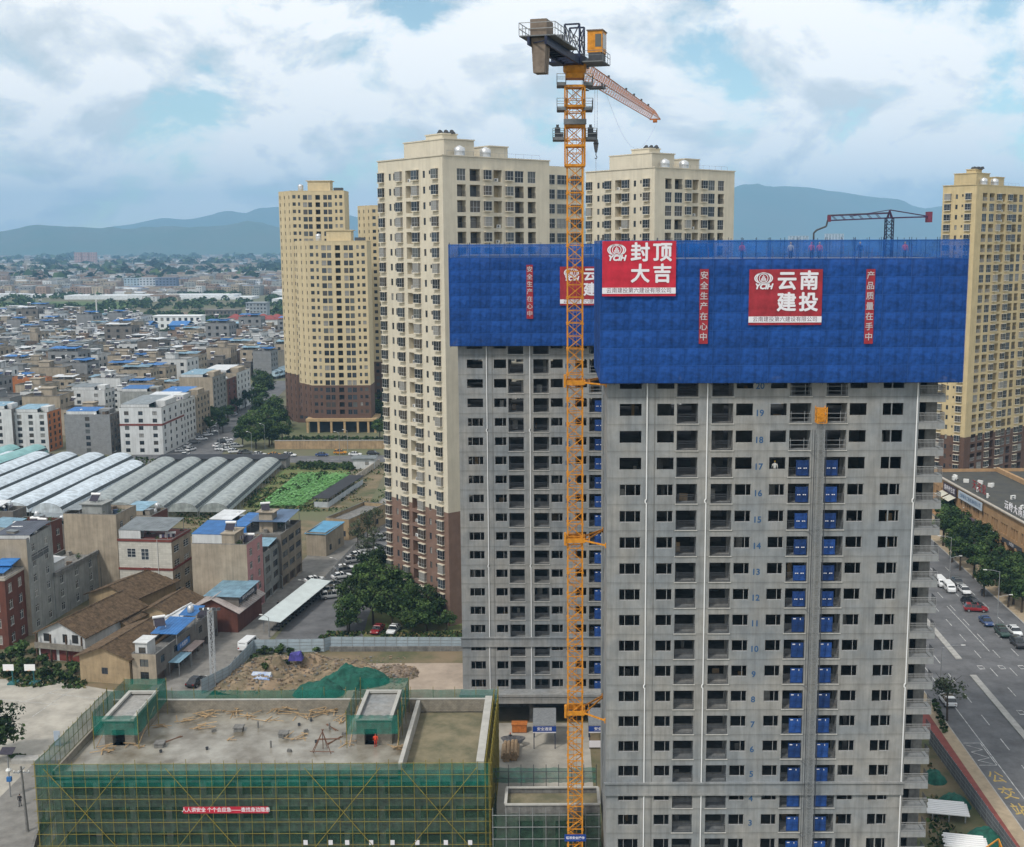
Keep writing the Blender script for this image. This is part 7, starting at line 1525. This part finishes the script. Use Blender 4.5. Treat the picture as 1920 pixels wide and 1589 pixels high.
for px, pb, pt_, lab in ((473, 864, 812, 'street lamp left of the yellow taxi on the far road'), (497, 842, 797, 'plain lamp pole in front of the avenue trees'), (637, 864, 812, 'street lamp in front of the slim tower podium'), (652, 845, 808, 'lamp pole behind the far road, right of the podium'), (413, 872, 810, 'lamp pole standing in the avenue junction'), (505, 1195, 1158, 'short white lamp at the near end of the cycle shelter'), (575, 1108, 1092, 'short white lamp at the far end of the cycle shelter'), (530, 1105, 1080, 'lamp pole on the village street'), (634, 1080, 1050, 'lamp pole on the car park fence')): lampauto(px, pb, pt_, 200, lab, False, 1.4)
# lattice mast beside the street
p = G(401, 1288); h = V(401, 1145, p.y).z; t = thing('lattice_mast', 'slim pale lattice mast with floodlights beside the village street', 'mast', (p.x, p.y, 0)); n = 9
s = MB(); w = .38; hh = h / n; c4 = [(-w, -w), (w, -w), (w, w), (-w, w)]
for x, y in c4: s.bar((x, y, 0), (x, y, hh), .08)
for i in range(4): s.bar((*c4[i], 0), (*c4[(i + 1) % 4], hh), .05); s.bar((*c4[i], hh), (*c4[(i + 1) % 4], 0), .05); s.bar((*c4[i], 0), (*c4[(i + 1) % 4], 0), .05)
sm = s.mesh('mast_section', [mat('pale_steel', (.42, .44, .46), .5)])
for i in range(n): link('mast_section', sm, t, (0, 0, i * hh))
b = MB(); b.box(-1.6, 1.6, -.1, .1, h, h + .12); b.box(-.1, .1, -1.2, 1.2, h, h + .12); b.build('cross_arm', [steel], t)
for x in (-1.5, -.7, .7, 1.5): b = MB(); b.box(-.25, .25, -.15, .15, 0, .4); b.build('floodlight', [dsteel], t, (x, -.2, h + .12))
# far pole on the plain
p = G(183, 612); h = V(183, 560, p.y).z; b = MB(); b.tube((0, 0, 0), (0, 0, h), .9, 8, 0, .5); t = thing('far_pole', 'tall white pole standing beyond the dense village', 'pole', (p.x, p.y, 0)); b.build('shaft', [whitef], t); b = MB(); b.box(-1.5, 1.5, -.3, .3, h - 3, h - 2.2); b.build('antenna_bracket', [steel], t)
# solar street lamp and utility pole at the lower left
p = G(20, 1495); t = thing('solar_lamp', 'solar street lamp with a tilted panel beside the yard tree', 'street lamp', (p.x, p.y, 0)); hz = V(17, 1412, p.y).z; b = MB(); b.tube((0, 0, 0), (0, 0, hz), .09, 8); b.build('pole', [steel], t); b = MB(); b.hexa([(-.9, -.6, hz), (.9, -.6, hz), (.9, .6, hz + .5), (-.9, .6, hz + .5), (-.9, -.6, hz + .06), (.9, -.6, hz + .06), (.9, .6, hz + .56), (-.9, .6, hz + .56)]); b.build('solar_panel', [solar_p], t); b = MB(); b.lathe([(.1, 0), (.35, .15), (.4, .35), (.2, .6)], (0, 0, hz * .56), 10); b.build('lamp_globe', [whitef], t); b = MB(); b.box(-.3, .3, -.2, .2, hz * .36, hz * .46); b.build('control_box', [roofblue], t)
p = G(52, 1560); hz = V(45, 1437, p.y).z; t = thing('utility_pole', 'concrete utility pole with crossarms at the lower left', 'utility pole', (p.x, p.y, 0)); b = MB(); b.tube((0, 0, 0), (-.25, 0, hz), .2, 9, 0, .12); b.build('pole', [conc_d], t); b = MB(); b.box(-1.25, .8, -.06, .06, hz - .9, hz - .78); b.box(-.32, -.2, -.9, .9, hz - .6, hz - .5); b.build('crossarm', [steel], t)
for x in (-1.15, -.6, .1, .7): b = MB(); b.lathe([(.05, 0), (.09, .1), (.06, .22)], (x, 0, hz - .78), 7); b.build('insulator', [whitef], t)
# low wall, planter, yard boards
b = MB(); a, c = G(60, 1625), G(83, 1540); b.bar((a.x, a.y, .9), (c.x, c.y, .9), .3, 1.8); tag(b.build('boundary_wall', [conc_d]), 'grey boundary wall beside the lane at the lower left', 'wall')
b = MB(); a = G(32, 1428); b.box(a.x - .5, a.x + 7, a.y - .9, a.y + .9, 0, .55); tag(b.build('planter_box', [kerbm]), 'long stone planter with hedge beside the yard', 'planter')
p = G(108, 1400); b = MB(); b.box(-.45, .45, -.05, .05, .2, 2.4); b.box(-.4, -.3, -.03, .03, 0, .2); b.box(.3, .4, -.03, .03, 0, .2); tag(b.build('notice_board', [mat('pale_blue_board', (.36, .42, .50), .6)], None, (p.x, p.y, 0)), 'pale notice board standing beside the green netting', 'notice board')
for i, (px, py, lab) in enumerate(((18, 1288, 'basketball hoop with a white backboard at the left edge'), (58, 1288, 'basketball hoop with a white backboard nearer the middle'))):
    p = G(px, py); t = thing('basketball_hoop', lab, 'basketball hoop', (p.x, p.y, 0), 0, 'basketball hoops in the concrete yard'); b = MB(); b.bar((0, 1.4, 0), (0, 1.2, 2.8), .18); b.bar((0, 1.2, 2.8), (0, .1, 3.1), .14); b.box(-.7, .7, .6, 2.4, 0, .3); b.build('stand', [mat('teal_paint', (.03, .13, .14), .6)], t); b = MB(); b.box(-.9, .9, 0, .05, 2.8, 3.9); b.build('backboard', [white_pipe], t); b = MB(); b.path([(.22 * math.cos(a * .7), -.3 + .22 * math.sin(a * .7), 2.95) for a in range(10)], .02, 4); b.build('rim', [orange], t)
b = MB(); mk = gp((0, 1330), (150, 1300))
for (a, c) in (((20, 1325), (120, 1290)), ((90, 1300), (190, 1312)), ((0, 1312), (110, 1322)), ((140, 1290), (60, 1345))): p, q = G(*a), G(*c); d = (q - p).normalized(); s_ = Vector((d.y, -d.x, 0)) * .06; up_ = Vector((0, 0, .04)); b.quad(p - s_ + up_, p + s_ + up_, q + s_ + up_, q - s_ + up_)
struct(b.build('court_marking', [markw]))
# cycle shelter with scooters
a, c = G(508, 1186), G(598, 1112); dd = Vector((c.x - a.x, c.y - a.y)); L = dd.length; t = thing('cycle_shelter', 'long white roofed cycle shelter beside the village street', 'shelter', (a.x, a.y, 0), math.atan2(dd.y, dd.x)); b = MB(); b.hexa([(-1, -2.4, 2.35), (L + 1, -2.4, 2.35), (L + 1, 2.0, 2.75), (-1, 2.0, 2.75), (-1, -2.4, 2.45), (L + 1, -2.4, 2.45), (L + 1, 2.0, 2.85), (-1, 2.0, 2.85)]); b.build('roof', [mat('shelter_roof', (.52, .58, .58), .5, .5, .1)], t)
for k in range(6): b = MB(); b.bar((L * k / 5, 1.4, 0), (L * k / 5, 1.4, 2.7), .12); b.bar((L * k / 5, 1.4, 2.6), (L * k / 5, -2.2, 2.4), .1); b.build('post', [steel], t)
def scooter_proto():
    r = link('scooter', None); b = MB(); b.hexa([(-.12, -.7, .35), (.12, -.7, .35), (.12, .35, .3), (-.12, .35, .3), (-.16, -.75, .75), (.16, -.75, .75), (.14, -.1, .72), (-.14, -.1, .72)]); b.hexa([(-.15, .35, .3), (.15, .35, .3), (.12, .55, .3), (-.12, .55, .3), (-.18, .3, .95), (.18, .3, .95), (.12, .42, .98), (-.12, .42, .98)]); b.build('body', [PAINT['grey']], r); b = MB(); b.bar((-.32, .3, 1.02), (.32, .3, 1.02), .05); b.build('handlebar', [dsteel], r); b = MB(); b.box(-.14, .14, -.75, -.1, .75, .83); b.build('seat', [tyre], r)
    for y in (-.6, .6): b = MB(); b.tube((-.05, y, .22), (.05, y, .22), .22, 10); b.build('wheel', [tyre], r)
    return r
sc = scooter_proto(); dr_ = dd.normalized(); nr = Vector((dr_.y, -dr_.x))
for i in range(14):
    o = sc if i == 0 else copy_tree(sc); q = Vector((a.x, a.y)) + dr_ * (L * (i + .5) / 14) + nr * .6; o.location = (q.x, q.y, .04); o.rotation_euler[2] = math.atan2(dr_.y, dr_.x) + rad(rt.uniform(-12, 12)); tag(o, 'scooter parked under the white roofed cycle shelter', 'scooter', 'scooters under the shelter')
p = G(445, 1243); o = copy_tree(sc); o.location = (p.x, p.y, .05); tag(o, 'scooter parked on the street beside the site hoarding', 'scooter')
# railing between street and car park
b = thing('car_park_fence', 'grey bar fence between the village street and the car park', 'fence', (0, 0, 0)); a, c = G(600, 1108), G(690, 1008); 
n = 16
for k in range(n):
    p, q = a + (c - a) * (k / n), a + (c - a) * ((k + 1) / n); m_ = MB(); m_.bar((p.x, p.y, 0), (p.x, p.y, 2.1), .12); m_.build('post', [steel], b); m_ = MB()
    for z in (.3, 1.0, 1.8): m_.bar((p.x, p.y, z), (q.x, q.y, z), .05)
    for j in range(8): s_ = p + (q - p) * (j / 8); m_.bar((s_.x, s_.y, .2), (s_.x, s_.y, 1.95), .06)
    m_.build('fence_panel', [mat('fence_grey', (.16, .165, .17), .7)], b)
# retaining bank and wall behind the far road
bw_ = thing('bank_wall', 'tan retaining wall along the far road below the slim towers', 'wall', (0, 0, 0)); a, c = G(508, 848), G(726, 846); m_ = MB(); m_.box(a.x, c.x, a.y + 6, a.y + 6.5, 0, 3.0); m_.build('wall', [mat('tan_bank', (.38, .27, .16), .9, .5, .25, streak=.3)], bw_); m_ = MB(); m_.box(a.x, c.x, a.y + 5.9, a.y + 6.6, 3.003, 3.2); m_.build('coping', [kerbm], bw_)
lw_ = thing('plot_wall', 'pale cracked wall running beside the waste lot', 'wall', (0, 0, 0)); a, c = G(668, 902), G(712, 872)
for k in range(8): p, q = a + (c - a) * (k / 8), a + (c - a) * ((k + .92) / 8); m_ = MB(); m_.bar((p.x, p.y, 1.0), (q.x, q.y, 1.0), .25, 2.0); m_.build('wall_panel', [mat('pale_plaster', (.45, .40, .33), .95, .8, .3, streak=.3)], lw_)
p = G(662, 880); t = thing('hut', 'small white hut with a grey roof beside the far road', 'hut', (p.x, p.y, 0)); m_ = MB(); m_.box(0, 7, 0, 5, 0, 3.4); m_.build('wall', [m_w2], t); m_ = MB(); m_.box(-.6, 7.6, -.6, 5.6, 3.403, 3.65); m_.build('roof', [roofgrey], t); link('window', winmesh(1.2, 1.1, 'dark'), t, (4, -.03, 1.4))
# ------------------------------------------------------------------ shops below the yellow tower
podm = mat('podium_tan', (.40, .25, .13), .85, .5, .15, streak=.1); p0 = G(1772, 1000); fx_ = 112.0
ml = thing('shop_arcade', 'two storey tan shop arcade with signs on the far side of the main road', 'shops', (0, 0, 0)); A0, A1 = Vector((106.2, 232)), Vector((103.6, 322)); d_ = (A1 - A0); Lm = d_.length; HM = 10.2
m_ = MB(); cw = Lm / 16
hs = [(i * cw + .6, (i + 1) * cw - .6, .3, 4.2, 1.6, 1) for i in range(16)] + [(i * cw + .9 + k * (cw - 1.5) / 3, i * cw + .9 + (k + .75) * (cw - 1.5) / 3, 5.9, 8.4, .5, 1) for i in range(16) for k in range(3)]
wallface(m_, tuple(A1), tuple(A0), 0, HM + .9, [(Lm - b_, Lm - a_, *r_) for a_, b_, *r_ in hs], .3); n_ = Vector((d_.y, -d_.x)).normalized(); B0, B1 = A0 + n_ * 34, A1 + n_ * 34
wallface(m_, tuple(A0), tuple(B0), 0, HM + .9); wallface(m_, tuple(B0), tuple(B1), 0, HM + .9); wallface(m_, tuple(B1), tuple(A1), 0, HM + .9); m_.build('wall', [podm, glass], ml)
m_ = MB(); m_.v = [(q.x, q.y, HM) for q in (A0 + n_ * .3, B0, B1, A1 + n_ * .3)]; m_.f = [(0, 1, 2, 3)]; m_.m = [0]; m_.build('roof', [mat('black_mossy_roof', (.04, .04, .04), .9, .3, .5, col2=(.075, .072, .06))], ml)
m_ = MB(); q = A0 - n_ * .2; q1 = A1 - n_ * .2; m_.bar((q.x, q.y, HM + 1.0), (q1.x, q1.y, HM + 1.0), .7, .3); m_.build('coping', [mat('pale_coping', (0, 0, 0))], ml)
for i in range(17): q = A0 + d_ * (i / 16) - n_ * .4; m_ = MB(); m_.box(q.x - .4, q.x + .4, q.y - .4, q.y + .4, 0, 4.6); m_.build('column', [podm], ml)
rza = math.atan2(-d_.y, -d_.x)
def sign(s0, s1, z0, z1, bm_, txt, tm, size, name='shop_sign'):
    c_ = A0 + d_ * ((s0 + s1) / 2) - n_ * .55; w_2 = (s1 - s0) * Lm; m_ = MB(); m_.box(-w_2 / 2, w_2 / 2, -.08, .08, z0, z1); o = m_.build(name, [bm_], ml, (c_.x, c_.y, 0)); o.rotation_euler[2] = rza; link('lettering', textmesh(txt, size, [tm], bold=.008), o, (0, -.1, (z0 + z1) / 2))
sign(.54, .71, 8.6, 10.6, mat('pale_sign', (.42, .48, .55), .6), '云南建设工程检测有限公司', blue_txt, 1.15); sign(.73, .83, 8.4, 10.6, mat('dark_sign', (.05, .035, .05), .6), '健康养生馆', white_txt, 1.5); sign(.43, .50, 4.3, 5.4, mat('pale_sign', (0, 0, 0)), '建材', blue_txt, .9); sign(.28, .40, 4.3, 5.4, dsteel, '大药房', white_txt, .9); sign(.56, .76, 4.3, 5.5, mat('mauve_sign', (.20, .15, .20), .6), '家居装饰生活馆', white_txt, .9); sign(.50, .555, 4.3, 5.4, sgn, '茶', white_txt, .9)
for k, ch in enumerate('天天见'): q = A0 + d_ * (.70 - .035 * k) + n_ * 3; l_ = link('roof_letter', textmesh(ch, 2.6, [mat('red_letter', (.24, .03, .03), .6)], bold=.015, depth=.05), ml, (q.x, q.y, HM + 1.8), rza)
for k, ch in enumerate('云岭大药房'): q = A0 + d_ * (.43 - .028 * k) + n_ * 1.2; link('roof_letter', textmesh(ch, 2.2, [white_txt], bold=.015, depth=.05), ml, (q.x, q.y, HM + 2.0), rza)
for s0 in (.73, .79): q = A0 + d_ * s0 - n_ * .5; q1 = A0 + d_ * (s0 + .05) - n_ * .5; m_ = MB(); o1 = n_ * -2.0; m_.quad((q.x, q.y, 8.2), (q1.x, q1.y, 8.2), (q1.x + o1.x, q1.y + o1.y, 7.3), (q.x + o1.x, q.y + o1.y, 7.3)); m_.build('window_awning', [mat('cream_awning', (.5, .48, .40), .8)], ml)
ru = random.Random(9)
for i in range(16): q = A0 + d_ * ru.uniform(.3, .95) + n_ * ru.uniform(3, 18); link('air_conditioner', ACM, ml, (q.x, q.y, HM), ru.uniform(0, 3), (1.6, 1.6, 1.6))
m_ = MB(); q = A0 + n_ * 20; q1 = A1 + n_ * 20; m_.bar((q.x, q.y, HM + .6), (q1.x, q1.y, HM + .6), .8, 1.2); m_.build('inner_parapet', [podm], ml)
# ------------------------------------------------------------------ the plain beyond: far town, woods, fields, then haze
rf = random.Random(21); b = MB()
def zone(y0, y1, dens, hmax, big=1.):
    n = int(dens); k = 0
    while k < n:
        Y = y0 + (y1 - y0) * rf.random() ** 1.3; X = rf.uniform(-.50 * Y, -.19 * Y)
        px_ = 1034 + 2220 * X / (Y * cp + 70 * sp)
        if (px_ < 275 and Y < 1720) or (px_ > 330 and Y < 1760 and px_ < 455) or (Y < 1560): k += 1; continue
        if noise.noise(Vector((X * .0022, Y * .0011, 7))) < -.12: k += 1; continue
        boxhouse(b, X, Y, rf.uniform(9, 20) * big, rf.uniform(9, 16) * big, rf.uniform(7, hmax) if not (215 < px_ < 350 and Y < 2020) else rf.uniform(5, 8), rf.choice((1, 1, 2, 3, 4, 4, 4, 5)), rf.choice((7, 7, 7, 7, 4, 8, 9)), rad(rf.uniform(-12, 12)), Y < 2300); k += 1
zone(1380, 1900, 900, 15); zone(1900, 3200, 1500, 18, 1.2); zone(3200, 7600, 2400, 18, 1.9)
for i in range(330):                       # pale warehouses and film fields
    Y = 1600 + 5800 * rf.random() ** 1.2; X = rf.uniform(-.50 * Y, -.18 * Y); w = rf.uniform(40, 120) * (1 + Y / 6000); boxhouse(b, X, Y, w, rf.uniform(14, 30) * (1 + Y / 3000), rf.uniform(3, 7), 9, 9, 0, False)
for px0, px1, py, h in ((200, 330, 548, 4), (335, 535, 541, 6), (195, 235, 517, 5), (245, 345, 512, 5), (0, 70, 537, 5), (30, 140, 552, 4), (510, 535, 570, 6), (82, 128, 513, 4), (360, 440, 488, 8), (440, 530, 490, 10), (60, 150, 486, 8), (200, 330, 484, 8)): a, c = G(px0, py), G(px1, py); boxhouse(b, (a.x + c.x) / 2, a.y, c.x - a.x, 30 + a.y * .012, h, 9, 9, 0, False)
o = b.build('far_town', FM); o['kind'] = 'stuff'; o['label'] = 'hazy town spread over the far plain'
def woods(name, items, label, q=26, lf=1.6):
    b = MB()
    for X, Y, R in items:
        for i in range(q):
            v = Vector((rf.gauss(0, 1), rf.gauss(0, 1), abs(rf.gauss(0, 1)))).normalized(); p = Vector((X, Y, R * .35)) + Vector((v.x * R, v.y * R, v.z * R * .95)) * rf.uniform(.7, 1.05); nn = (v + Vector((rf.gauss(0, .4), rf.gauss(0, .4), .2))).normalized(); u = nn.orthogonal().normalized(); u.rotate(Matrix.Rotation(rf.uniform(0, 6.28), 3, nn)); w = nn.cross(u); s = lf * R / 4 * rf.uniform(.6, 1.2)
            b.quad(p - u * s, p - w * s * .7, p + u * s, p + w * s * .7, rf.choice((0, 0, 1, 1, 2)))
    o = b.build(name, leafm); o['kind'] = 'stuff'; o['label'] = label; return o
it = []
for px0, px1, py0, py1, n in ((0, 190, 578, 594, 120), (0, 60, 560, 580, 40), (60, 200, 556, 562, 50), (330, 450, 548, 562, 120), (190, 470, 566, 582, 100), (200, 290, 598, 612, 50), (500, 540, 560, 592, 60), (0, 540, 500, 540, 170), (0, 230, 540, 552, 60), (100, 250, 585, 600, 40), (280, 460, 592, 600, 60), (380, 470, 600, 612, 30)):
    for i in range(n): p = G(rf.uniform(px0, px1), rf.uniform(py0, py1)); it.append((p.x, p.y, rf.uniform(2.2, 4.6) * (1 + p.y / 5000)))
woods('far_woods', it, 'dark woods and hedges between the village and the far town', 34)
it = []
for i in range(420): Y = 2200 + 4800 * rf.random() ** 1.2; X = rf.uniform(-.50 * Y, -.18 * Y); it.append((X, Y, rf.uniform(7, 16) * (1 + Y / 9000)))
woods('distant_woods', it, 'scattered distant trees on the hazy plain', 14, 2.4)
it = []
for i in range(90): Y = rf.uniform(470, 1150); X = rf.uniform(-.47 * Y, -.22 * Y); it.append((X, Y, rf.uniform(3, 5)))
woods('village_greenery', it, 'trees squeezed between the village houses', 60, 1.2)
patch('green_field', gp((0, 590), (200, 588), (260, 566), (0, 566)), .05, mat('field_green', (.075, .12, .035), .95, .02, .4)); patch('dry_field', gp((170, 612), (285, 606), (290, 592), (190, 598)), .06, mat('field_dry', (.19, .165, .09), .95, .03, .3)); patch('bare_strip', gp((180, 594), (390, 594), (390, 585), (200, 588)), .07, mat('field_bare', (.17, .12, .085), .95, .03, .3))
wk = MB(); rw = random.Random(2)
for i in range(9000):
    px, py = rw.uniform(484, 656), rw.uniform(888, 950)
    t_ = (950 - py) / 60
    if not (486 + 74 * t_ < px < 565 + 92 * t_): continue
    p = G(px, py, .35); r_ = rw.uniform(.16, .42); zz_ = .35 + rw.uniform(0, .7); a = rw.uniform(0, 6.28); tl = rw.uniform(-.3, .3)
    wk.quad((p.x + r_ * math.cos(a), p.y + r_ * math.sin(a), zz_ + tl * r_), (p.x - r_ * math.sin(a), p.y + r_ * math.cos(a), zz_), (p.x - r_ * math.cos(a), p.y - r_ * math.sin(a), zz_ - tl * r_), (p.x + r_ * math.sin(a), p.y - r_ * math.cos(a), zz_), rw.choice((0, 0, 1)))
o = wk.build('lotus_plants', [mat('lotus_leaf', (.10, .26, .065), .6, rnd=.1), mat('lotus_leaf_pale', (.17, .36, .13), .6)]); o['kind'] = 'stuff'; o['label'] = 'bright green lotus leaves filling the small field'
rbm = mat('rubble', (0, 0, 0)); wk = MB(); pool = []
for o in COL.objects:
    if o.name.split('.')[0] in ('dirt_heap', 'rubble_heap'):
        mw = Matrix.Translation(o.location) @ Matrix.Rotation(o.rotation_euler[2], 4, 'Z'); pool += [mw @ v.co for v in o.data.vertices if v.co.z > -.02]
for o in COL.objects:
    if o.get('group') == 'bushes on the dirt heaps': q = min(pool, key=lambda v: (v.x - o.location.x) ** 2 + (v.y - o.location.y) ** 2); o.location.z = q.z - .1 if (q.xy - o.location.xy).length < 1 else 0
for i in range(2600):
    p = rw.choice(pool) + Vector((rw.uniform(-.3, .3), rw.uniform(-.3, .3), 0)) if i < 1800 else G(rw.uniform(440, 760), rw.uniform(1232, 1296)); r_ = rw.choice((.05, .07, .09, .12, .2)); zz_ = p.z
    wk.hexa([(p.x + (r_ * rw.uniform(.7, 1.3)) * sx, p.y + r_ * rw.uniform(.6, 1.2) * sy, zz_ + (r_ * 1.1 if up_i else -.05)) for up_i in (0, 1) for sx, sy in ((-1, -1), (1, -1), (1, 1), (-1, 1))], rw.choice((0, 0, 1, 2)))
o = wk.build('rubble', [dirt, rbm, conc_d]); o['kind'] = 'stuff'; o['label'] = 'loose rubble strewn over the dirt beside the hoarding'
wk = MB()                                  # weeds over the plots and verges
regs = [((455, 600), (868, 960), 5200), ((600, 730), (868, 960), 1800), ((600, 868), (1186, 1200), 1500), ((0, 330), (856, 880), 2600), ((0, 160), (1228, 1292), 2600), ((1742, 1860), (1420, 1600), 900), ((330, 480), (955, 1010), 1400)]
for (u0, u1), (v0, v1), cnt in regs:
    for i in range(cnt):
        p = G(rw.uniform(u0, u1), rw.uniform(v0, v1))
        if noise.noise(Vector((p.x * .12, p.y * .12, 2))) < -.05 or (p.x > 53.5 and u0 > 1700): continue
        h_ = rw.uniform(.15, .6); a = rw.uniform(0, 3.14); w_1 = rw.uniform(.15, .45); dx, dy = math.cos(a) * w_1, math.sin(a) * w_1; lx, ly = rw.uniform(-.3, .3), rw.uniform(-.3, .3)
        wk.quad((p.x - dx, p.y - dy, .02), (p.x + dx, p.y + dy, .02), (p.x + dx * .4 + lx, p.y + dy * .4 + ly, h_), (p.x - dx * .6 + lx, p.y - dy * .6 + ly, h_ * .8), rw.choice((0, 1, 1, 2, 3)))
o = wk.build('weeds', leafm + [mat('dry_weed', (.16, .13, .06), .95)]); o['kind'] = 'stuff'; o['label'] = 'weeds and rough grass over the plots and verges'
# labels: things that look alike are told apart by their place in the picture
ORD = ['leftmost', 'second', 'third', 'fourth', 'fifth', 'sixth', 'seventh', 'eighth', 'ninth', 'tenth', 'eleventh', 'twelfth', 'thirteenth', 'fourteenth', 'fifteenth', 'sixteenth', 'seventeenth', 'eighteenth', 'nineteenth', 'twentieth'] + ['twenty-' + x for x in ('first', 'second', 'third', 'fourth', 'fifth', 'sixth', 'seventh', 'eighth', 'ninth')] + ['thirtieth'] + ['thirty-' + x for x in ('first', 'second', 'third', 'fourth', 'fifth', 'sixth', 'seventh', 'eighth', 'ninth')] + ['fortieth']
same = {}
for o in COL.objects:
    if o.parent is None and 'category' in o: same.setdefault(o['label'], []).append(o)
for lab, os_ in same.items():
    if len(os_) < 2: continue
    os_.sort(key=lambda o: (o.location - Vector((0, 0, H))).dot(RT) / max(1, (o.location - Vector((0, 0, H))).dot(fwd)))
    for i, o in enumerate(os_):
        if i < len(ORD): o['label'] = lab + (', leftmost of them' if i == 0 else f', {ORD[i]} from the left')
# haze: one even volume round everything
hz = bpy.data.materials.new('haze'); hz.use_nodes = True; nt_ = hz.node_tree; nt_.nodes.clear(); pv = nt_.nodes.new('ShaderNodeVolumePrincipled'); pv.inputs['Color'].default_value = (.36, .67, 1.0, 1); pv.inputs['Density'].default_value = 1.15e-4; pv.inputs['Anisotropy'].default_value = -.2
on = nt_.nodes.new('ShaderNodeOutputMaterial'); nt_.links.new(pv.outputs[0], on.inputs['Volume'])
b = MB(); b.box(-15500, 15500, -1000, 16500, -12, 780); o = b.build('haze', [hz]); o['kind'] = 'stuff'; o['label'] = 'thin blue haze over the whole valley'
